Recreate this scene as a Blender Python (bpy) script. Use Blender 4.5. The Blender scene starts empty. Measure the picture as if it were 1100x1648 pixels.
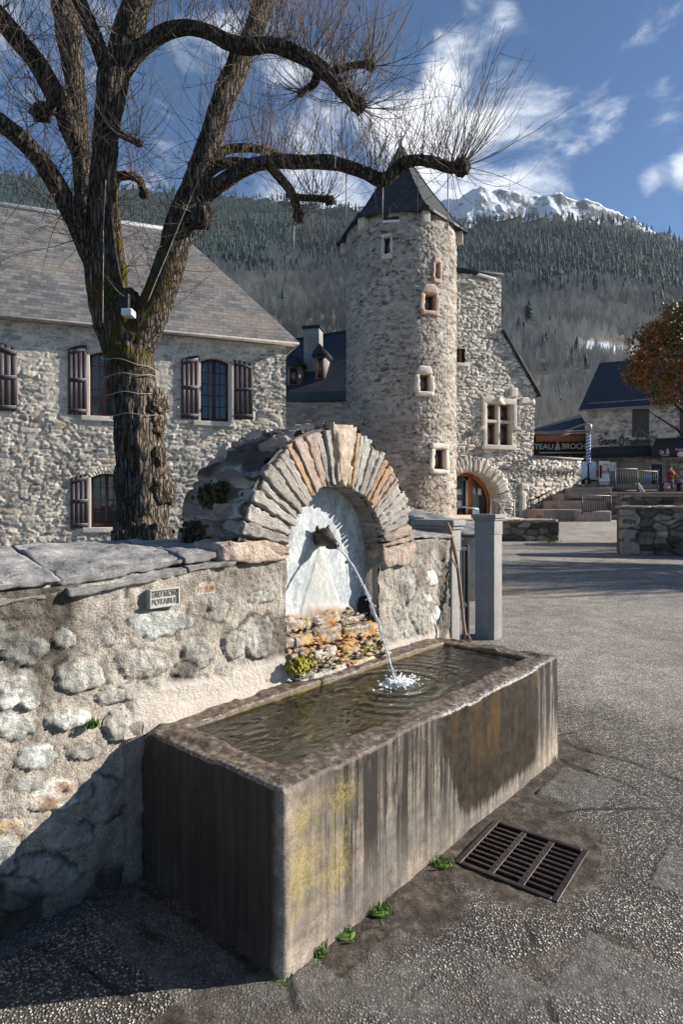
import bpy, bmesh, math, random
import numpy as np
from math import radians as R, sin, cos, pi, tan, atan2, sqrt
random.seed(7); RS = np.random.RandomState(11)
sc = bpy.context.scene
FPX, CX, HY, CAMZ = 971.0, 550.0, 810.0, 1.6       # focal length in photo pixels, principal column, horizon row, eye height

# ---------------------------------------------------------------- camera
cam = bpy.data.cameras.new("camera"); camo = bpy.data.objects.new("camera", cam)
sc.collection.objects.link(camo); sc.camera = camo
cam.sensor_fit = 'VERTICAL'; cam.sensor_height = 36.0; cam.lens = 36.0*FPX/1648.0
cam.shift_y = -(824.0-HY)/1648.0
camo.location = (0, 0, CAMZ); camo.rotation_euler = (R(90), 0, 0)
cam.clip_start = 0.05; cam.clip_end = 12000

# ---------------------------------------------------------------- sun and sky
SUN_AZ = atan2(.99, .14)        # measured from +Y towards +X
SUN_EL = R(24)
sl = bpy.data.lights.new("sun", 'SUN'); sl.energy = 5.0; sl.angle = R(.5); sl.color = (1.0, .93, .83)
so = bpy.data.objects.new("sun", sl); sc.collection.objects.link(so)
so.rotation_euler = (R(90)-SUN_EL, 0, -SUN_AZ+pi)
so.location = (40, 10, 40)
sc.view_settings.view_transform = 'Standard'; sc.view_settings.look = 'None'
sc.view_settings.exposure = 1.1; sc.view_settings.gamma = 1.0

w = bpy.data.worlds.new("World"); sc.world = w; w.use_nodes = True
nt = w.node_tree; nt.nodes.clear()
def WN(t, **k):
    n = nt.nodes.new(t)
    for a, b in k.items(): setattr(n, a, b)
    return n
out = WN('ShaderNodeOutputWorld'); bg = WN('ShaderNodeBackground'); bg.inputs[1].default_value = .052
sky = WN('ShaderNodeTexSky', sky_type='NISHITA'); sky.sun_disc = False
sky.sun_elevation = SUN_EL; sky.sun_rotation = SUN_AZ; sky.altitude = 900; sky.air_density = 1.0; sky.dust_density = .4; sky.ozone_density = 2.6
tc = WN('ShaderNodeTexCoord')
nrm = WN('ShaderNodeVectorMath', operation='NORMALIZE'); nt.links.new(tc.outputs['Generated'], nrm.inputs[0])
mp = WN('ShaderNodeMapping'); mp.inputs['Scale'].default_value = (1, 1, 1.5); mp.inputs['Rotation'].default_value = (0, R(-12), 0)
nt.links.new(nrm.outputs[0], mp.inputs[0])
cn = WN('ShaderNodeTexNoise'); cn.inputs['Scale'].default_value = 5.5; cn.inputs['Detail'].default_value = 12; cn.inputs['Roughness'].default_value = .62; cn.inputs['Distortion'].default_value = .35
nt.links.new(mp.outputs[0], cn.inputs['Vector'])
acc = None
def wmath(op, a, b):
    n = WN('ShaderNodeMath', operation=op)
    for i, q in enumerate((a, b)):
        if isinstance(q, (int, float)): n.inputs[i].default_value = q
        else: nt.links.new(q, n.inputs[i])
    return n.outputs[0]
for (bx, by, br, bw) in [(885,235,105,.26),(800,290,130,.28),(965,178,60,.22),(1000,165,30,.16),(700,240,150,.24),(600,200,150,.22),(470,260,170,.24),(700,130,70,.16),(830,200,80,.14),(930,150,40,.14),
                         (640,100,60,.10),(50,160,150,.24),(240,290,120,.24),(390,150,100,.08),(1068,160,50,.34),(1050,293,34,.46),(1110,275,48,.5),(780,250,60,.15),(815,14,26,.18),(700,75,30,.1),
                         (0,60,90,.12),(130,60,120,.05),(600,330,140,.22)]:
    v = np.array([(bx-CX)/FPX, 1, -(by-HY)/FPX]); L = np.linalg.norm(v); v = v/L
    d = WN('ShaderNodeVectorMath', operation='DISTANCE'); nt.links.new(nrm.outputs[0], d.inputs[0]); d.inputs[1].default_value = tuple(v)
    mr = WN('ShaderNodeMapRange', interpolation_type='SMOOTHSTEP'); nt.links.new(d.outputs['Value'], mr.inputs[0])
    mr.inputs[1].default_value = br/FPX/L*1.5; mr.inputs[2].default_value = 0; mr.inputs[3].default_value = 0; mr.inputs[4].default_value = bw
    acc = mr.outputs[0] if acc is None else wmath('MAXIMUM', wmath('MULTIPLY', wmath('ADD', acc, mr.outputs[0]), .62), wmath('MAXIMUM', acc, mr.outputs[0]))
# some general cloud behind the camera so that the sky stays a sky all round
sp = WN('ShaderNodeSeparateXYZ'); nt.links.new(nrm.outputs[0], sp.inputs[0])
mrb = WN('ShaderNodeMapRange'); nt.links.new(sp.outputs[1], mrb.inputs[0]); mrb.inputs[1].default_value = .1; mrb.inputs[2].default_value = -.5; mrb.inputs[3].default_value = 0; mrb.inputs[4].default_value = .12
acc = wmath('ADD', acc, mrb.outputs[0])
m1 = wmath('ADD', wmath('ADD', wmath('MULTIPLY', cn.outputs[0], 1.75), -.375), acc)
mr = WN('ShaderNodeMapRange', interpolation_type='SMOOTHSTEP'); nt.links.new(m1, mr.inputs[0]); mr.inputs[1].default_value = .60; mr.inputs[2].default_value = .98
mr.inputs[4].default_value = .93
cs = WN('ShaderNodeMapRange'); nt.links.new(m1, cs.inputs[0]); cs.inputs[1].default_value = .62; cs.inputs[2].default_value = 1.0
cc = WN('ShaderNodeMix', data_type='RGBA'); nt.links.new(cs.outputs[0], cc.inputs[0]); cc.inputs[6].default_value = (6.6, 7.2, 8.4, 1); cc.inputs[7].default_value = (11.2, 11.4, 11.8, 1)
tn = WN('ShaderNodeMix', data_type='RGBA', blend_type='MULTIPLY'); tn.inputs[0].default_value = 1; nt.links.new(sky.outputs[0], tn.inputs[6]); tn.inputs[7].default_value = (.47, .80, 1.05, 1)
mx = WN('ShaderNodeMix', data_type='RGBA'); nt.links.new(mr.outputs[0], mx.inputs[0]); nt.links.new(tn.outputs[2], mx.inputs[6]); nt.links.new(cc.outputs[2], mx.inputs[7])
nt.links.new(mx.outputs[2], bg.inputs[0]); nt.links.new(bg.outputs[0], out.inputs[0])

# ---------------------------------------------------------------- number helpers
def hsh(ix, iy, iz=0, seed=0):
    h = (ix.astype(np.int64)*374761393 + iy.astype(np.int64)*668265263 + (iz.astype(np.int64) if hasattr(iz, 'astype') else iz)*2147483647 + seed*974711) & 0xffffffff
    h = ((h ^ (h >> 13))*1274126177) & 0xffffffff
    h = ((h ^ (h >> 16))*2246822519) & 0xffffffff
    return ((h ^ (h >> 15)) & 0xffffff)/float(0xffffff)
def vn2(x, y, seed=0):
    x = np.asarray(x, float); y = np.asarray(y, float)
    ix = np.floor(x); iy = np.floor(y); fx = x-ix; fy = y-iy
    ix = ix.astype(np.int64); iy = iy.astype(np.int64)
    fx = fx*fx*(3-2*fx); fy = fy*fy*(3-2*fy)
    a = hsh(ix, iy, 0, seed); b = hsh(ix+1, iy, 0, seed); c = hsh(ix, iy+1, 0, seed); d = hsh(ix+1, iy+1, 0, seed)
    return (a*(1-fx)+b*fx)*(1-fy)+(c*(1-fx)+d*fx)*fy*1.0
def fb2(x, y, o=4, seed=0, g=.5):
    s = 0; a = 1; t = 0
    for i in range(o):
        s = s+a*vn2(x*2**i, y*2**i, seed+i*17); t += a; a *= g
    return s/t
def vn3(p, seed=0):
    p = np.asarray(p, float); i = np.floor(p); f = p-i; i = i.astype(np.int64); f = f*f*(3-2*f)
    r = 0
    for a in (0, 1):
        for b in (0, 1):
            for c in (0, 1):
                wgt = (f[..., 0] if a else 1-f[..., 0])*(f[..., 1] if b else 1-f[..., 1])*(f[..., 2] if c else 1-f[..., 2])
                r = r+wgt*hsh(i[..., 0]+a, i[..., 1]+b, i[..., 2]+c, seed)
    return r
def fb3(p, o=3, seed=0):
    s = 0; a = 1; t = 0
    for k in range(o):
        s = s+a*vn3(np.asarray(p)*2**k, seed+k*13); t += a; a *= .5
    return s/t
def ss(a, b, x): 
    t = np.clip((x-a)/(b-a), 0, 1); return t*t*(3-2*t)
def vor(x, y, seed=0, jit=.85):
    ix = np.floor(x).astype(np.int64); iy = np.floor(y).astype(np.int64)
    f1 = np.full(x.shape, 9.); f2 = np.full(x.shape, 9.); idr = np.zeros(x.shape); dxx = np.zeros(x.shape); dyy = np.zeros(x.shape)
    for a in (-1, 0, 1):
        for b in (-1, 0, 1):
            cx = ix+a; cy = iy+b
            px = cx+.5+(hsh(cx, cy, 1, seed)-.5)*jit; py = cy+.5+(hsh(cx, cy, 2, seed)-.5)*jit
            dx = x-px; dy = y-py
            dd = (np.abs(dx)**2.6+np.abs(dy)**2.6)**(1/2.6)
            n = dd < f1
            f2 = np.where(n, f1, np.minimum(f2, dd)); f1 = np.where(n, dd, f1)
            idr = np.where(n, hsh(cx, cy, 3, seed), idr); dxx = np.where(n, dx, dxx); dyy = np.where(n, dy, dyy)
    return f1, f2, idr, dxx, dyy
def masonry(X, Z, sw, sh, seed=0, warp=.35, gap=(.03, .20)):
    """relief 0..1, tone 0..1, mortar 0..1 of rubble masonry with stones about sw x sh metres"""
    wx = (fb2(X/sw*.8, Z/sw*.8, 3, seed+5)-.5)*warp*2; wz = (fb2(X/sw*.7+9, Z/sw*.7, 3, seed+8)-.5)*warp*2
    v = Z/sh+wz; u = X/sw+wx+.5*np.floor(v)*.73
    u = X/sw+wx
    f1, f2, i, dx, dy = vor(u, v, seed)
    g1, g2, gi, gx_, gy_ = vor(u*.56+7.3, v*.62+3.1, seed+90); big = (vn2(u*.33, v*.30, seed+70)+.25*(gi-.5)) > .60
    f1, f2, i, dx, dy = [np.where(big, q, p) for p, q in ((f1, g1), (f2, g2*1.0), (i, gi), (dx, gx_), (dy, gy_))]
    e = f2-f1+.10*(fb2(X/sw*4, Z/sh*3, 3, seed+2)-.5)
    m = ss(gap[0], gap[1], e)
    t1 = (i*7.31) % 1-.5; t2 = (i*13.7) % 1-.5
    rr_ = fb2(X/sh*2.2, Z/sh*3.2, 5, seed+40, .6)-.5
    h = m*(.45+.55*((i*5.3) % 1)+.9*t1*dx+1.1*t2*dy)+.42*rr_+.25*np.abs(fb2(X/sh*1.1, Z/sh*2.2, 3, seed+44)-.5)
    return h, i, 1-m

# ---------------------------------------------------------------- frames
class Fr:
    def __init__(s, ox, oy, oz=0., deg=0.):
        s.o = (ox, oy, oz); s.a = R(deg); s.u = (cos(s.a), sin(s.a)); s.v = (-sin(s.a), cos(s.a))
    def W(s, x, y, z): return (s.o[0]+x*s.u[0]+y*s.v[0], s.o[1]+x*s.u[1]+y*s.v[1], s.o[2]+z)
    def hit(s, px, py, y=0.):
        rx, rz = (px-CX)/FPX, -(py-HY)/FPX
        d = (y+s.o[0]*s.v[0]+s.o[1]*s.v[1])/(rx*s.v[0]+s.v[1])
        X, Y = rx*d, d
        return ((X-s.o[0])*s.u[0]+(Y-s.o[1])*s.u[1], CAMZ+rz*d-s.o[2])
    def pix(s, x, y, z):
        X, Y, Z = s.W(x, y, z); return CX+X/Y*FPX, HY-(Z-CAMZ)/Y*FPX
    def loc(s, X, Y): return ((X-s.o[0])*s.u[0]+(Y-s.o[1])*s.u[1], (X-s.o[0])*s.v[0]+(Y-s.o[1])*s.v[1])
def PT(px, py, d): return ((px-CX)/FPX*d, d, CAMZ-(py-HY)/FPX*d)
def frame_at(px, d, deg, z=0): return Fr((px-CX)/FPX*d, d, z, deg)
WORLD = Fr(0, 0, 0, 0)

# ---------------------------------------------------------------- mesh builder
class MB:
    def __init__(s): s.V = []; s.Fc = []; s.Ft = []; s.C = []; s.n = 0
    def add(s, v, faces, col=None):
        v = np.asarray(v, float).reshape(-1, 3)
        if isinstance(faces, np.ndarray):
            s.Fc.append((faces+s.n).ravel()); s.Ft.append(np.full(len(faces), faces.shape[1]))
        else:
            s.Fc.append(np.array([i+s.n for f in faces for i in f], int)); s.Ft.append(np.array([len(f) for f in faces], int))
        s.V.append(v)
        if col is None: col = (.5, 0, 0, 0)
        c = np.asarray(col, float)
        if c.ndim == 1: c = np.tile(c, (len(v), 1))
        s.C.append(c); s.n += len(v); return s
    def box(s, x0, x1, y0, y1, z0, z1, col=None):
        v = [(x, y, z) for z in (z0, z1) for y in (y0, y1) for x in (x0, x1)]
        return s.add(v, [(0,2,3,1),(4,5,7,6),(0,1,5,4),(2,6,7,3),(0,4,6,2),(1,3,7,5)], col)
    def bbox(s, x0, x1, y0, y1, z0, z1, b=.01, col=None):
        """box with chamfered edges"""
        b = min(b, .45*abs(x1-x0), .45*abs(y1-y0), .45*abs(z1-z0))
        bm = bmesh.new(); bmesh.ops.create_cube(bm, size=1)
        for q in bm.verts: q.co.x = x0+(q.co.x+.5)*(x1-x0); q.co.y = y0+(q.co.y+.5)*(y1-y0); q.co.z = z0+(q.co.z+.5)*(z1-z0)
        bmesh.ops.bevel(bm, geom=bm.edges[:], offset=b, segments=2, profile=.7, affect='EDGES')
        return s.bm(bm, col)
    def bm(s, bm, col=None):
        bm.verts.ensure_lookup_table(); bm.verts.index_update()
        v = [tuple(q.co) for q in bm.verts]; f = [tuple(q.index for q in fa.verts) for fa in bm.faces]; bm.free()
        return s.add(v, f, col)
    def quad(s, a, b, c, d, col=None): return s.add([a, b, c, d], [(0, 1, 2, 3)], col)
    def prism(s, poly, y0, y1, col=None, axis='y'):
        """polygon of (x, z) points, counter-clockwise, extruded along y"""
        n = len(poly)
        if axis == 'y': v = [(x, y0, z) for x, z in poly]+[(x, y1, z) for x, z in poly]
        elif axis == 'z': v = [(x, z, y0) for x, z in poly]+[(x, z, y1) for x, z in poly]
        else: v = [(y0, x, z) for x, z in poly]+[(y1, x, z) for x, z in poly]
        f = [tuple(range(n)), tuple(range(2*n-1, n-1, -1))]+[(i, i+n, (i+1) % n+n, (i+1) % n) for i in range(n)]
        return s.add(v, f, col)
    def tube(s, pts, rad, k=8, cap=True, col=None):
        P = np.asarray(pts, float); n = len(P)
        rad = np.full(n, rad) if np.isscalar(rad) else np.asarray(rad, float)
        T = np.gradient(P, axis=0); T /= np.linalg.norm(T, axis=1)[:, None]+1e-12
        ref = np.array([0, 0, 1.]) if abs(T[0][2]) < .9 else np.array([1., 0, 0])
        a = np.cross(T[0], ref); a /= np.linalg.norm(a); vs = []
        for i in range(n):
            a = a-T[i]*np.dot(a, T[i]); a /= np.linalg.norm(a)+1e-12; b = np.cross(T[i], a)
            th = np.arange(k)*2*pi/k
            vs.append(P[i]+rad[i]*(np.cos(th)[:, None]*a+np.sin(th)[:, None]*b))
        v = np.concatenate(vs); f = []
        for i in range(n-1):
            for j in range(k): f.append((i*k+j, i*k+(j+1) % k, (i+1)*k+(j+1) % k, (i+1)*k+j))
        if cap: f.append(tuple(range(k-1, -1, -1))); f.append(tuple(range((n-1)*k, n*k)))
        return s.add(v, f, col)
    def grid(s, P, mask=None, col=None, flip=False):
        """P array (m, n, 3) of points; mask (m-1, n-1) of the faces kept"""
        m, n = P.shape[:2]; idx = np.arange(m*n).reshape(m, n)
        f = np.stack([idx[:-1, :-1], idx[:-1, 1:], idx[1:, 1:], idx[1:, :-1]], -1).reshape(-1, 4)
        if flip: f = f[:, ::-1]
        if mask is not None: f = f[mask.ravel()]
        if col is not None: col = np.asarray(col).reshape(-1, 4)
        return s.add(P.reshape(-1, 3), f, col)
    def rock(s, corners, n=(6, 4, 6), amp=.01, seed=0, rnd=.25, freq=8., col=None):
        """rough block: trilinear hexahedron of 8 corners (z,y,x order as in box) with worn edges and noise"""
        c = np.asarray(corners, float).reshape(2, 2, 2, 3)
        nx, ny, nz = n; vid = {}; V = []; F = []
        def vid_of(i, j, k):
            if (i, j, k) not in vid:
                a, b, g = i/nx, j/ny, k/nz
                p = 0
                for zz in (0, 1):
                    for yy in (0, 1):
                        for xx in (0, 1):
                            p = p+c[zz, yy, xx]*(a if xx else 1-a)*(b if yy else 1-b)*(g if zz else 1-g)
                vid[(i, j, k)] = len(V); V.append(np.append(p, [a, b, g]))
            return vid[(i, j, k)]
        for i in range(nx):
            for j in range(ny):
                F.append([vid_of(i, j, 0), vid_of(i, j+1, 0), vid_of(i+1, j+1, 0), vid_of(i+1, j, 0)])
                F.append([vid_of(i, j, nz), vid_of(i+1, j, nz), vid_of(i+1, j+1, nz), vid_of(i, j+1, nz)])
            for k in range(nz):
                F.append([vid_of(i, 0, k), vid_of(i+1, 0, k), vid_of(i+1, 0, k+1), vid_of(i, 0, k+1)])
                F.append([vid_of(i, ny, k), vid_of(i, ny, k+1), vid_of(i+1, ny, k+1), vid_of(i+1, ny, k)])
        for j in range(ny):
            for k in range(nz):
                F.append([vid_of(0, j, k), vid_of(0, j, k+1), vid_of(0, j+1, k+1), vid_of(0, j+1, k)])
                F.append([vid_of(nx, j, k), vid_of(nx, j+1, k), vid_of(nx, j+1, k+1), vid_of(nx, j, k+1)])
        A = np.array(V); P = A[:, :3]; t = A[:, 3:]
        cen = P.mean(0); e = np.abs(t-.5)*2
        es = np.sort(e, axis=1)
        edge = ss(.62, 1., es[:, 1])+.6*ss(.7, 1., es[:, 0])
        ax = np.stack([(c[:, :, 1]-c[:, :, 0]).mean((0, 1)), (c[:, 1]-c[:, 0]).mean((0, 1)), (c[1]-c[0]).mean((0, 1))]); axl = np.linalg.norm(ax, axis=1); axn = ax/axl[:, None]
        mind = axl.min(); wgt = (e**8)*np.sign(t-.5); dirs = wgt @ axn; dl = np.linalg.norm(dirs, axis=1)[:, None]; dirs = dirs/np.maximum(dl, .3)
        nn = fb3(P*freq+seed*7.3, 5, seed); jag = np.abs(fb3(P*freq*2.3+seed*3.1, 3, seed+5)-.5)*2
        chip = ss(.50, .70, vn3(P*freq*1.7+seed, seed+3))*edge
        P = P-dirs*(edge*rnd*mind*.45)[:, None]+dirs*((nn-.5)*2*amp+(jag-.3)*amp*.6-chip*min(mind*.25, amp*1.6))[:, None]
        P += (np.stack([vn3(P*freq*.6+31+q*5, seed+q) for q in range(3)], -1)-.5)*amp*.8
        if col is None: col = np.column_stack([t, np.full(len(P), (seed*.137) % 1)])
        return s.add(P, np.array(F), col)
    def ball(s, c, r, seg=12, rings=8, amp=0., seed=0, freq=6., col=None, zmin=None):
        r = (r, r, r) if np.isscalar(r) else r
        v = [(0, 0, 1)]+[(sin(pi*i/rings)*cos(2*pi*j/seg), sin(pi*i/rings)*sin(2*pi*j/seg), cos(pi*i/rings)) for i in range(1, rings) for j in range(seg)]+[(0, 0, -1)]
        v = np.array(v)
        if amp: v = v*(1+amp*2*(fb3(v*freq/3+seed*3.1, 3, seed)-.5))[:, None]
        v = v*np.array(r)+np.array(c)
        if zmin is not None: v[:, 2] = np.maximum(v[:, 2], zmin)
        f = [(0, 1+j, 1+(j+1) % seg) for j in range(seg)]
        for i in range(rings-2):
            f += [(1+i*seg+j, 1+(i+1)*seg+j, 1+(i+1)*seg+(j+1) % seg, 1+i*seg+(j+1) % seg) for j in range(seg)]
        L = len(v)-1; b = 1+(rings-2)*seg
        f += [(b+(j+1) % seg, b+j, L) for j in range(seg)]
        return s.add(v, f, col)

class Th: pass
def setp(o, label=None, cat=None, group=None, kind=None):
    if label: o['label'] = label
    if cat: o['category'] = cat
    if group: o['group'] = group
    if kind: o['kind'] = kind
def thing(name, label, cat, fr=WORLD, b=(0, 0, 0), group=None):
    e = bpy.data.objects.new(name, None); sc.collection.objects.link(e)
    e.location = fr.W(*b); e.rotation_euler = (0, 0, fr.a); e.empty_display_size = .2
    setp(e, label, cat, group); t = Th(); t.e = e; t.fr = fr; t.b = np.array(b, float); return t
def mkmesh(name, mb, mat, off=(0, 0, 0), smooth=True):
    me = bpy.data.meshes.new(name)
    V = np.concatenate(mb.V)-np.asarray(off, float); L = np.concatenate(mb.Fc); T = np.concatenate(mb.Ft); C = np.concatenate(mb.C)
    me.vertices.add(len(V)); me.vertices.foreach_set('co', V.ravel())
    me.loops.add(len(L)); me.loops.foreach_set('vertex_index', L.astype(np.int32))
    me.polygons.add(len(T)); st = np.concatenate([[0], np.cumsum(T)[:-1]]).astype(np.int32)
    me.polygons.foreach_set('loop_start', st); me.polygons.foreach_set('loop_total', T.astype(np.int32))
    me.update(calc_edges=True); me.validate()
    ca = me.attributes.new('st', 'FLOAT_COLOR', 'POINT')
    if len(me.vertices) == len(C): ca.data.foreach_set('color', C.astype(np.float32).ravel())
    if smooth: me.polygons.foreach_set('use_smooth', np.ones(len(me.polygons), bool))
    me.materials.append(mat); return me
def part(name, mb, mat, th, parent=None, smooth=False, label=None, kind=None):
    o = bpy.data.objects.new(name, mkmesh(name, mb, mat, th.b, smooth)); sc.collection.objects.link(o)
    o.parent = parent if parent is not None else th.e
    if label: o['label'] = label
    if kind: o['kind'] = kind
    return o
def single(name, mb, mat, label=None, cat=None, fr=WORLD, b=(0, 0, 0), group=None, kind=None, smooth=False):
    o = bpy.data.objects.new(name, mkmesh(name, mb, mat, b, smooth)); sc.collection.objects.link(o)
    o.location = fr.W(*b); o.rotation_euler = (0, 0, fr.a); setp(o, label, cat, group, kind); return o
def copy_thing(e, fr=None, b=None, label=None, loc=None, rz=None, scale=None):
    def cp(o, p):
        c = o.copy(); sc.collection.objects.link(c)
        if p is not None: c.parent = p
        for ch in [q for q in o.children]: cp(ch, c)
        return c
    c = cp(e, None)
    if loc is not None: c.location = loc
    if rz is not None: c.rotation_euler = (0, 0, rz)
    if scale is not None: c.scale = (scale,)*3
    if label: c['label'] = label
    return c
def text_mb(txt, size, depth, x, y, z, align='CENTER', squash=1., shear=0., bold=.018):
    """lettering standing in the local xz plane, facing -y"""
    cu = bpy.data.curves.new('t', 'FONT'); cu.body = txt; cu.size = size; cu.extrude = depth/2; cu.align_x = align; cu.resolution_u = 3; cu.shear = shear; cu.offset = bold
    ob = bpy.data.objects.new('t', cu); sc.collection.objects.link(ob)
    dg = bpy.context.evaluated_depsgraph_get(); me = ob.evaluated_get(dg).to_mesh()
    v = np.array([tuple(q.co) for q in me.vertices]); f = [tuple(p.vertices) for p in me.polygons]
    ob.evaluated_get(dg).to_mesh_clear(); bpy.data.objects.remove(ob); bpy.data.curves.remove(cu)
    m = MB(); m.add(np.stack([x+v[:, 0]*squash, y-v[:, 2], z+v[:, 1]], -1), f); return m
# ---------------------------------------------------------------- materials
class NB:
    def __init__(s, name):
        s.m = bpy.data.materials.new(name); s.m.use_nodes = True; s.t = s.m.node_tree; s.t.nodes.clear()
        s.o = s.t.nodes.new('ShaderNodeOutputMaterial'); s.b = s.t.nodes.new('ShaderNodeBsdfPrincipled'); s.t.links.new(s.b.outputs[0], s.o.inputs[0])
        s.b.inputs['Roughness'].default_value = .85; s.b.inputs['Specular IOR Level'].default_value = .3
        s.tc = s.t.nodes.new('ShaderNodeTexCoord'); s.obj = s.tc.outputs['Object']
    def n(s, t, **k):
        q = s.t.nodes.new(t)
        for a, b in k.items(): setattr(q, a, b)
        return q
    def set(s, i, v):
        if v is None: return
        if isinstance(v, (int, float)): 
            try: i.default_value = v
            except Exception: i.default_value = (v, v, v) if len(i.default_value) == 3 else (v, v, v, 1)
        elif isinstance(v, tuple): i.default_value = v if len(v) == len(i.default_value) else (*v, 1)
        else: s.t.links.new(v, i)
    def map(s, scale=(1, 1, 1), rot=(0, 0, 0), loc=(0, 0, 0), vec=None):
        q = s.n('ShaderNodeMapping'); s.set(q.inputs[0], vec or s.obj); q.inputs['Scale'].default_value = scale; q.inputs['Rotation'].default_value = rot; q.inputs['Location'].default_value = loc
        return q.outputs[0]
    def noise(s, scale=5, detail=5, vec=None, rough=.55, dist=0., col=False):
        q = s.n('ShaderNodeTexNoise'); s.set(q.inputs['Vector'], vec or s.obj); q.inputs['Scale'].default_value = scale; q.inputs['Detail'].default_value = detail
        q.inputs['Roughness'].default_value = rough; q.inputs['Distortion'].default_value = dist
        return q.outputs[1 if col else 0]
    def vor(s, scale=5, vec=None, feature='F1', out=0, rand=1.):
        q = s.n('ShaderNodeTexVoronoi', feature=feature); s.set(q.inputs['Vector'], vec or s.obj); q.inputs['Scale'].default_value = scale; q.inputs['Randomness'].default_value = rand
        return q.outputs[out]
    def mr(s, v, a, b, c=0., d=1., smooth=True):
        q = s.n('ShaderNodeMapRange', interpolation_type='SMOOTHSTEP' if smooth else 'LINEAR'); s.set(q.inputs[0], v)
        for i, x in zip((1, 2, 3, 4), (a, b, c, d)): s.set(q.inputs[i], x)
        return q.outputs[0]
    def math(s, op, a, b=None, c=None):
        q = s.n('ShaderNodeMath', operation=op); s.set(q.inputs[0], a); s.set(q.inputs[1], b); 
        if c is not None: s.set(q.inputs[2], c)
        return q.outputs[0]
    def mix(s, f, a, b, blend='MIX'):
        q = s.n('ShaderNodeMix', data_type='RGBA', blend_type=blend); s.set(q.inputs[0], f); s.set(q.inputs[6], a); s.set(q.inputs[7], b); return q.outputs[2]
    def ramp(s, v, stops, interp='LINEAR'):
        q = s.n('ShaderNodeValToRGB'); s.set(q.inputs[0], v); e = q.color_ramp; e.interpolation = interp
        while len(e.elements) < len(stops): e.elements.new(.5)
        for el, (p, c) in zip(e.elements, stops): el.position = p; el.color = (*c, 1)
        return q.outputs[0]
    def xyz(s, vec=None):
        q = s.n('ShaderNodeSeparateXYZ'); s.set(q.inputs[0], vec or s.obj); return q.outputs
    def at(s):
        q = s.n('ShaderNodeAttribute', attribute_name='st'); r = s.n('ShaderNodeSeparateColor'); s.t.links.new(q.outputs['Color'], r.inputs[0])
        return r.outputs[0], r.outputs[1], r.outputs[2], q.outputs['Alpha']
    def scale(s, c, f):   # colour times a factor
        q = s.n('ShaderNodeMix', data_type='RGBA', blend_type='MULTIPLY'); q.inputs[0].default_value = 1; s.set(q.inputs[6], c)
        cmb = s.n('ShaderNodeCombineColor')
        for i in range(3): s.set(cmb.inputs[i], f)
        s.t.links.new(cmb.outputs[0], q.inputs[7]); return q.outputs[2]
    def bump(s, h, strength=.5, dist=.02, prev=None):
        q = s.n('ShaderNodeBump'); q.inputs['Strength'].default_value = strength; q.inputs['Distance'].default_value = dist; s.set(q.inputs['Height'], h)
        if prev is not None: s.set(q.inputs['Normal'], prev)
        return q.outputs[0]
    def done(s, col=None, rough=None, nrm=None, metal=None, spec=None):
        s.set(s.b.inputs['Base Color'], col); s.set(s.b.inputs['Roughness'], rough); s.set(s.b.inputs['Metallic'], metal); s.set(s.b.inputs['Specular IOR Level'], spec)
        if nrm is not None: s.set(s.b.inputs['Normal'], nrm)
        return s.m

def mat_stone(name, stops, mortar, fine=30, bs=.6, bd=.01, dirt=None, dscale=1.2, vmul=.5):
    """relief masonry: attribute r = tone of each stone, g = mortar, b = dirt"""
    s = NB(name); r, g, b, a = s.at()
    c = s.ramp(r, stops)
    nz = s.noise(fine, 6, rough=.65); n2 = s.noise(fine*.25, 4)
    c = s.scale(c, s.math('ADD', s.math('MULTIPLY', nz, vmul*1.6), 1-vmul*.8))
    c = s.scale(c, s.mr(n2, .25, .75, .78, 1.22))
    m = s.scale(s.mix(0, mortar, mortar), s.mr(nz, .2, .8, .75, 1.2))
    c = s.mix(g, c, m)
    if dirt:
        dn = s.math('MULTIPLY', s.mr(s.noise(dscale, 6, rough=.7), .42, .68), .75); dn = s.math('MAXIMUM', dn, b)
        c = s.mix(dn, c, s.mix(1, c, dirt, 'MULTIPLY'))
    return s.done(c, s.mr(nz, 0, 1, .75, .98), s.bump(nz, bs, bd))
def mat_plain(name, col, rough=.7, vary=.2, scale=20, bs=.2, bd=.003, metal=0., stretch=(1, 1, 1), spec=.3):
    s = NB(name); nz = s.noise(scale, 5, s.map(stretch)); lo = s.noise(scale*.12, 3)
    c = s.scale(s.mix(0, col, col), s.math('MULTIPLY', s.mr(nz, .2, .8, 1-vary, 1+vary), s.mr(lo, .3, .7, 1-vary*.6, 1+vary*.6)))
    return s.done(c, rough, s.bump(nz, bs, bd), metal, spec)
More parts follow.
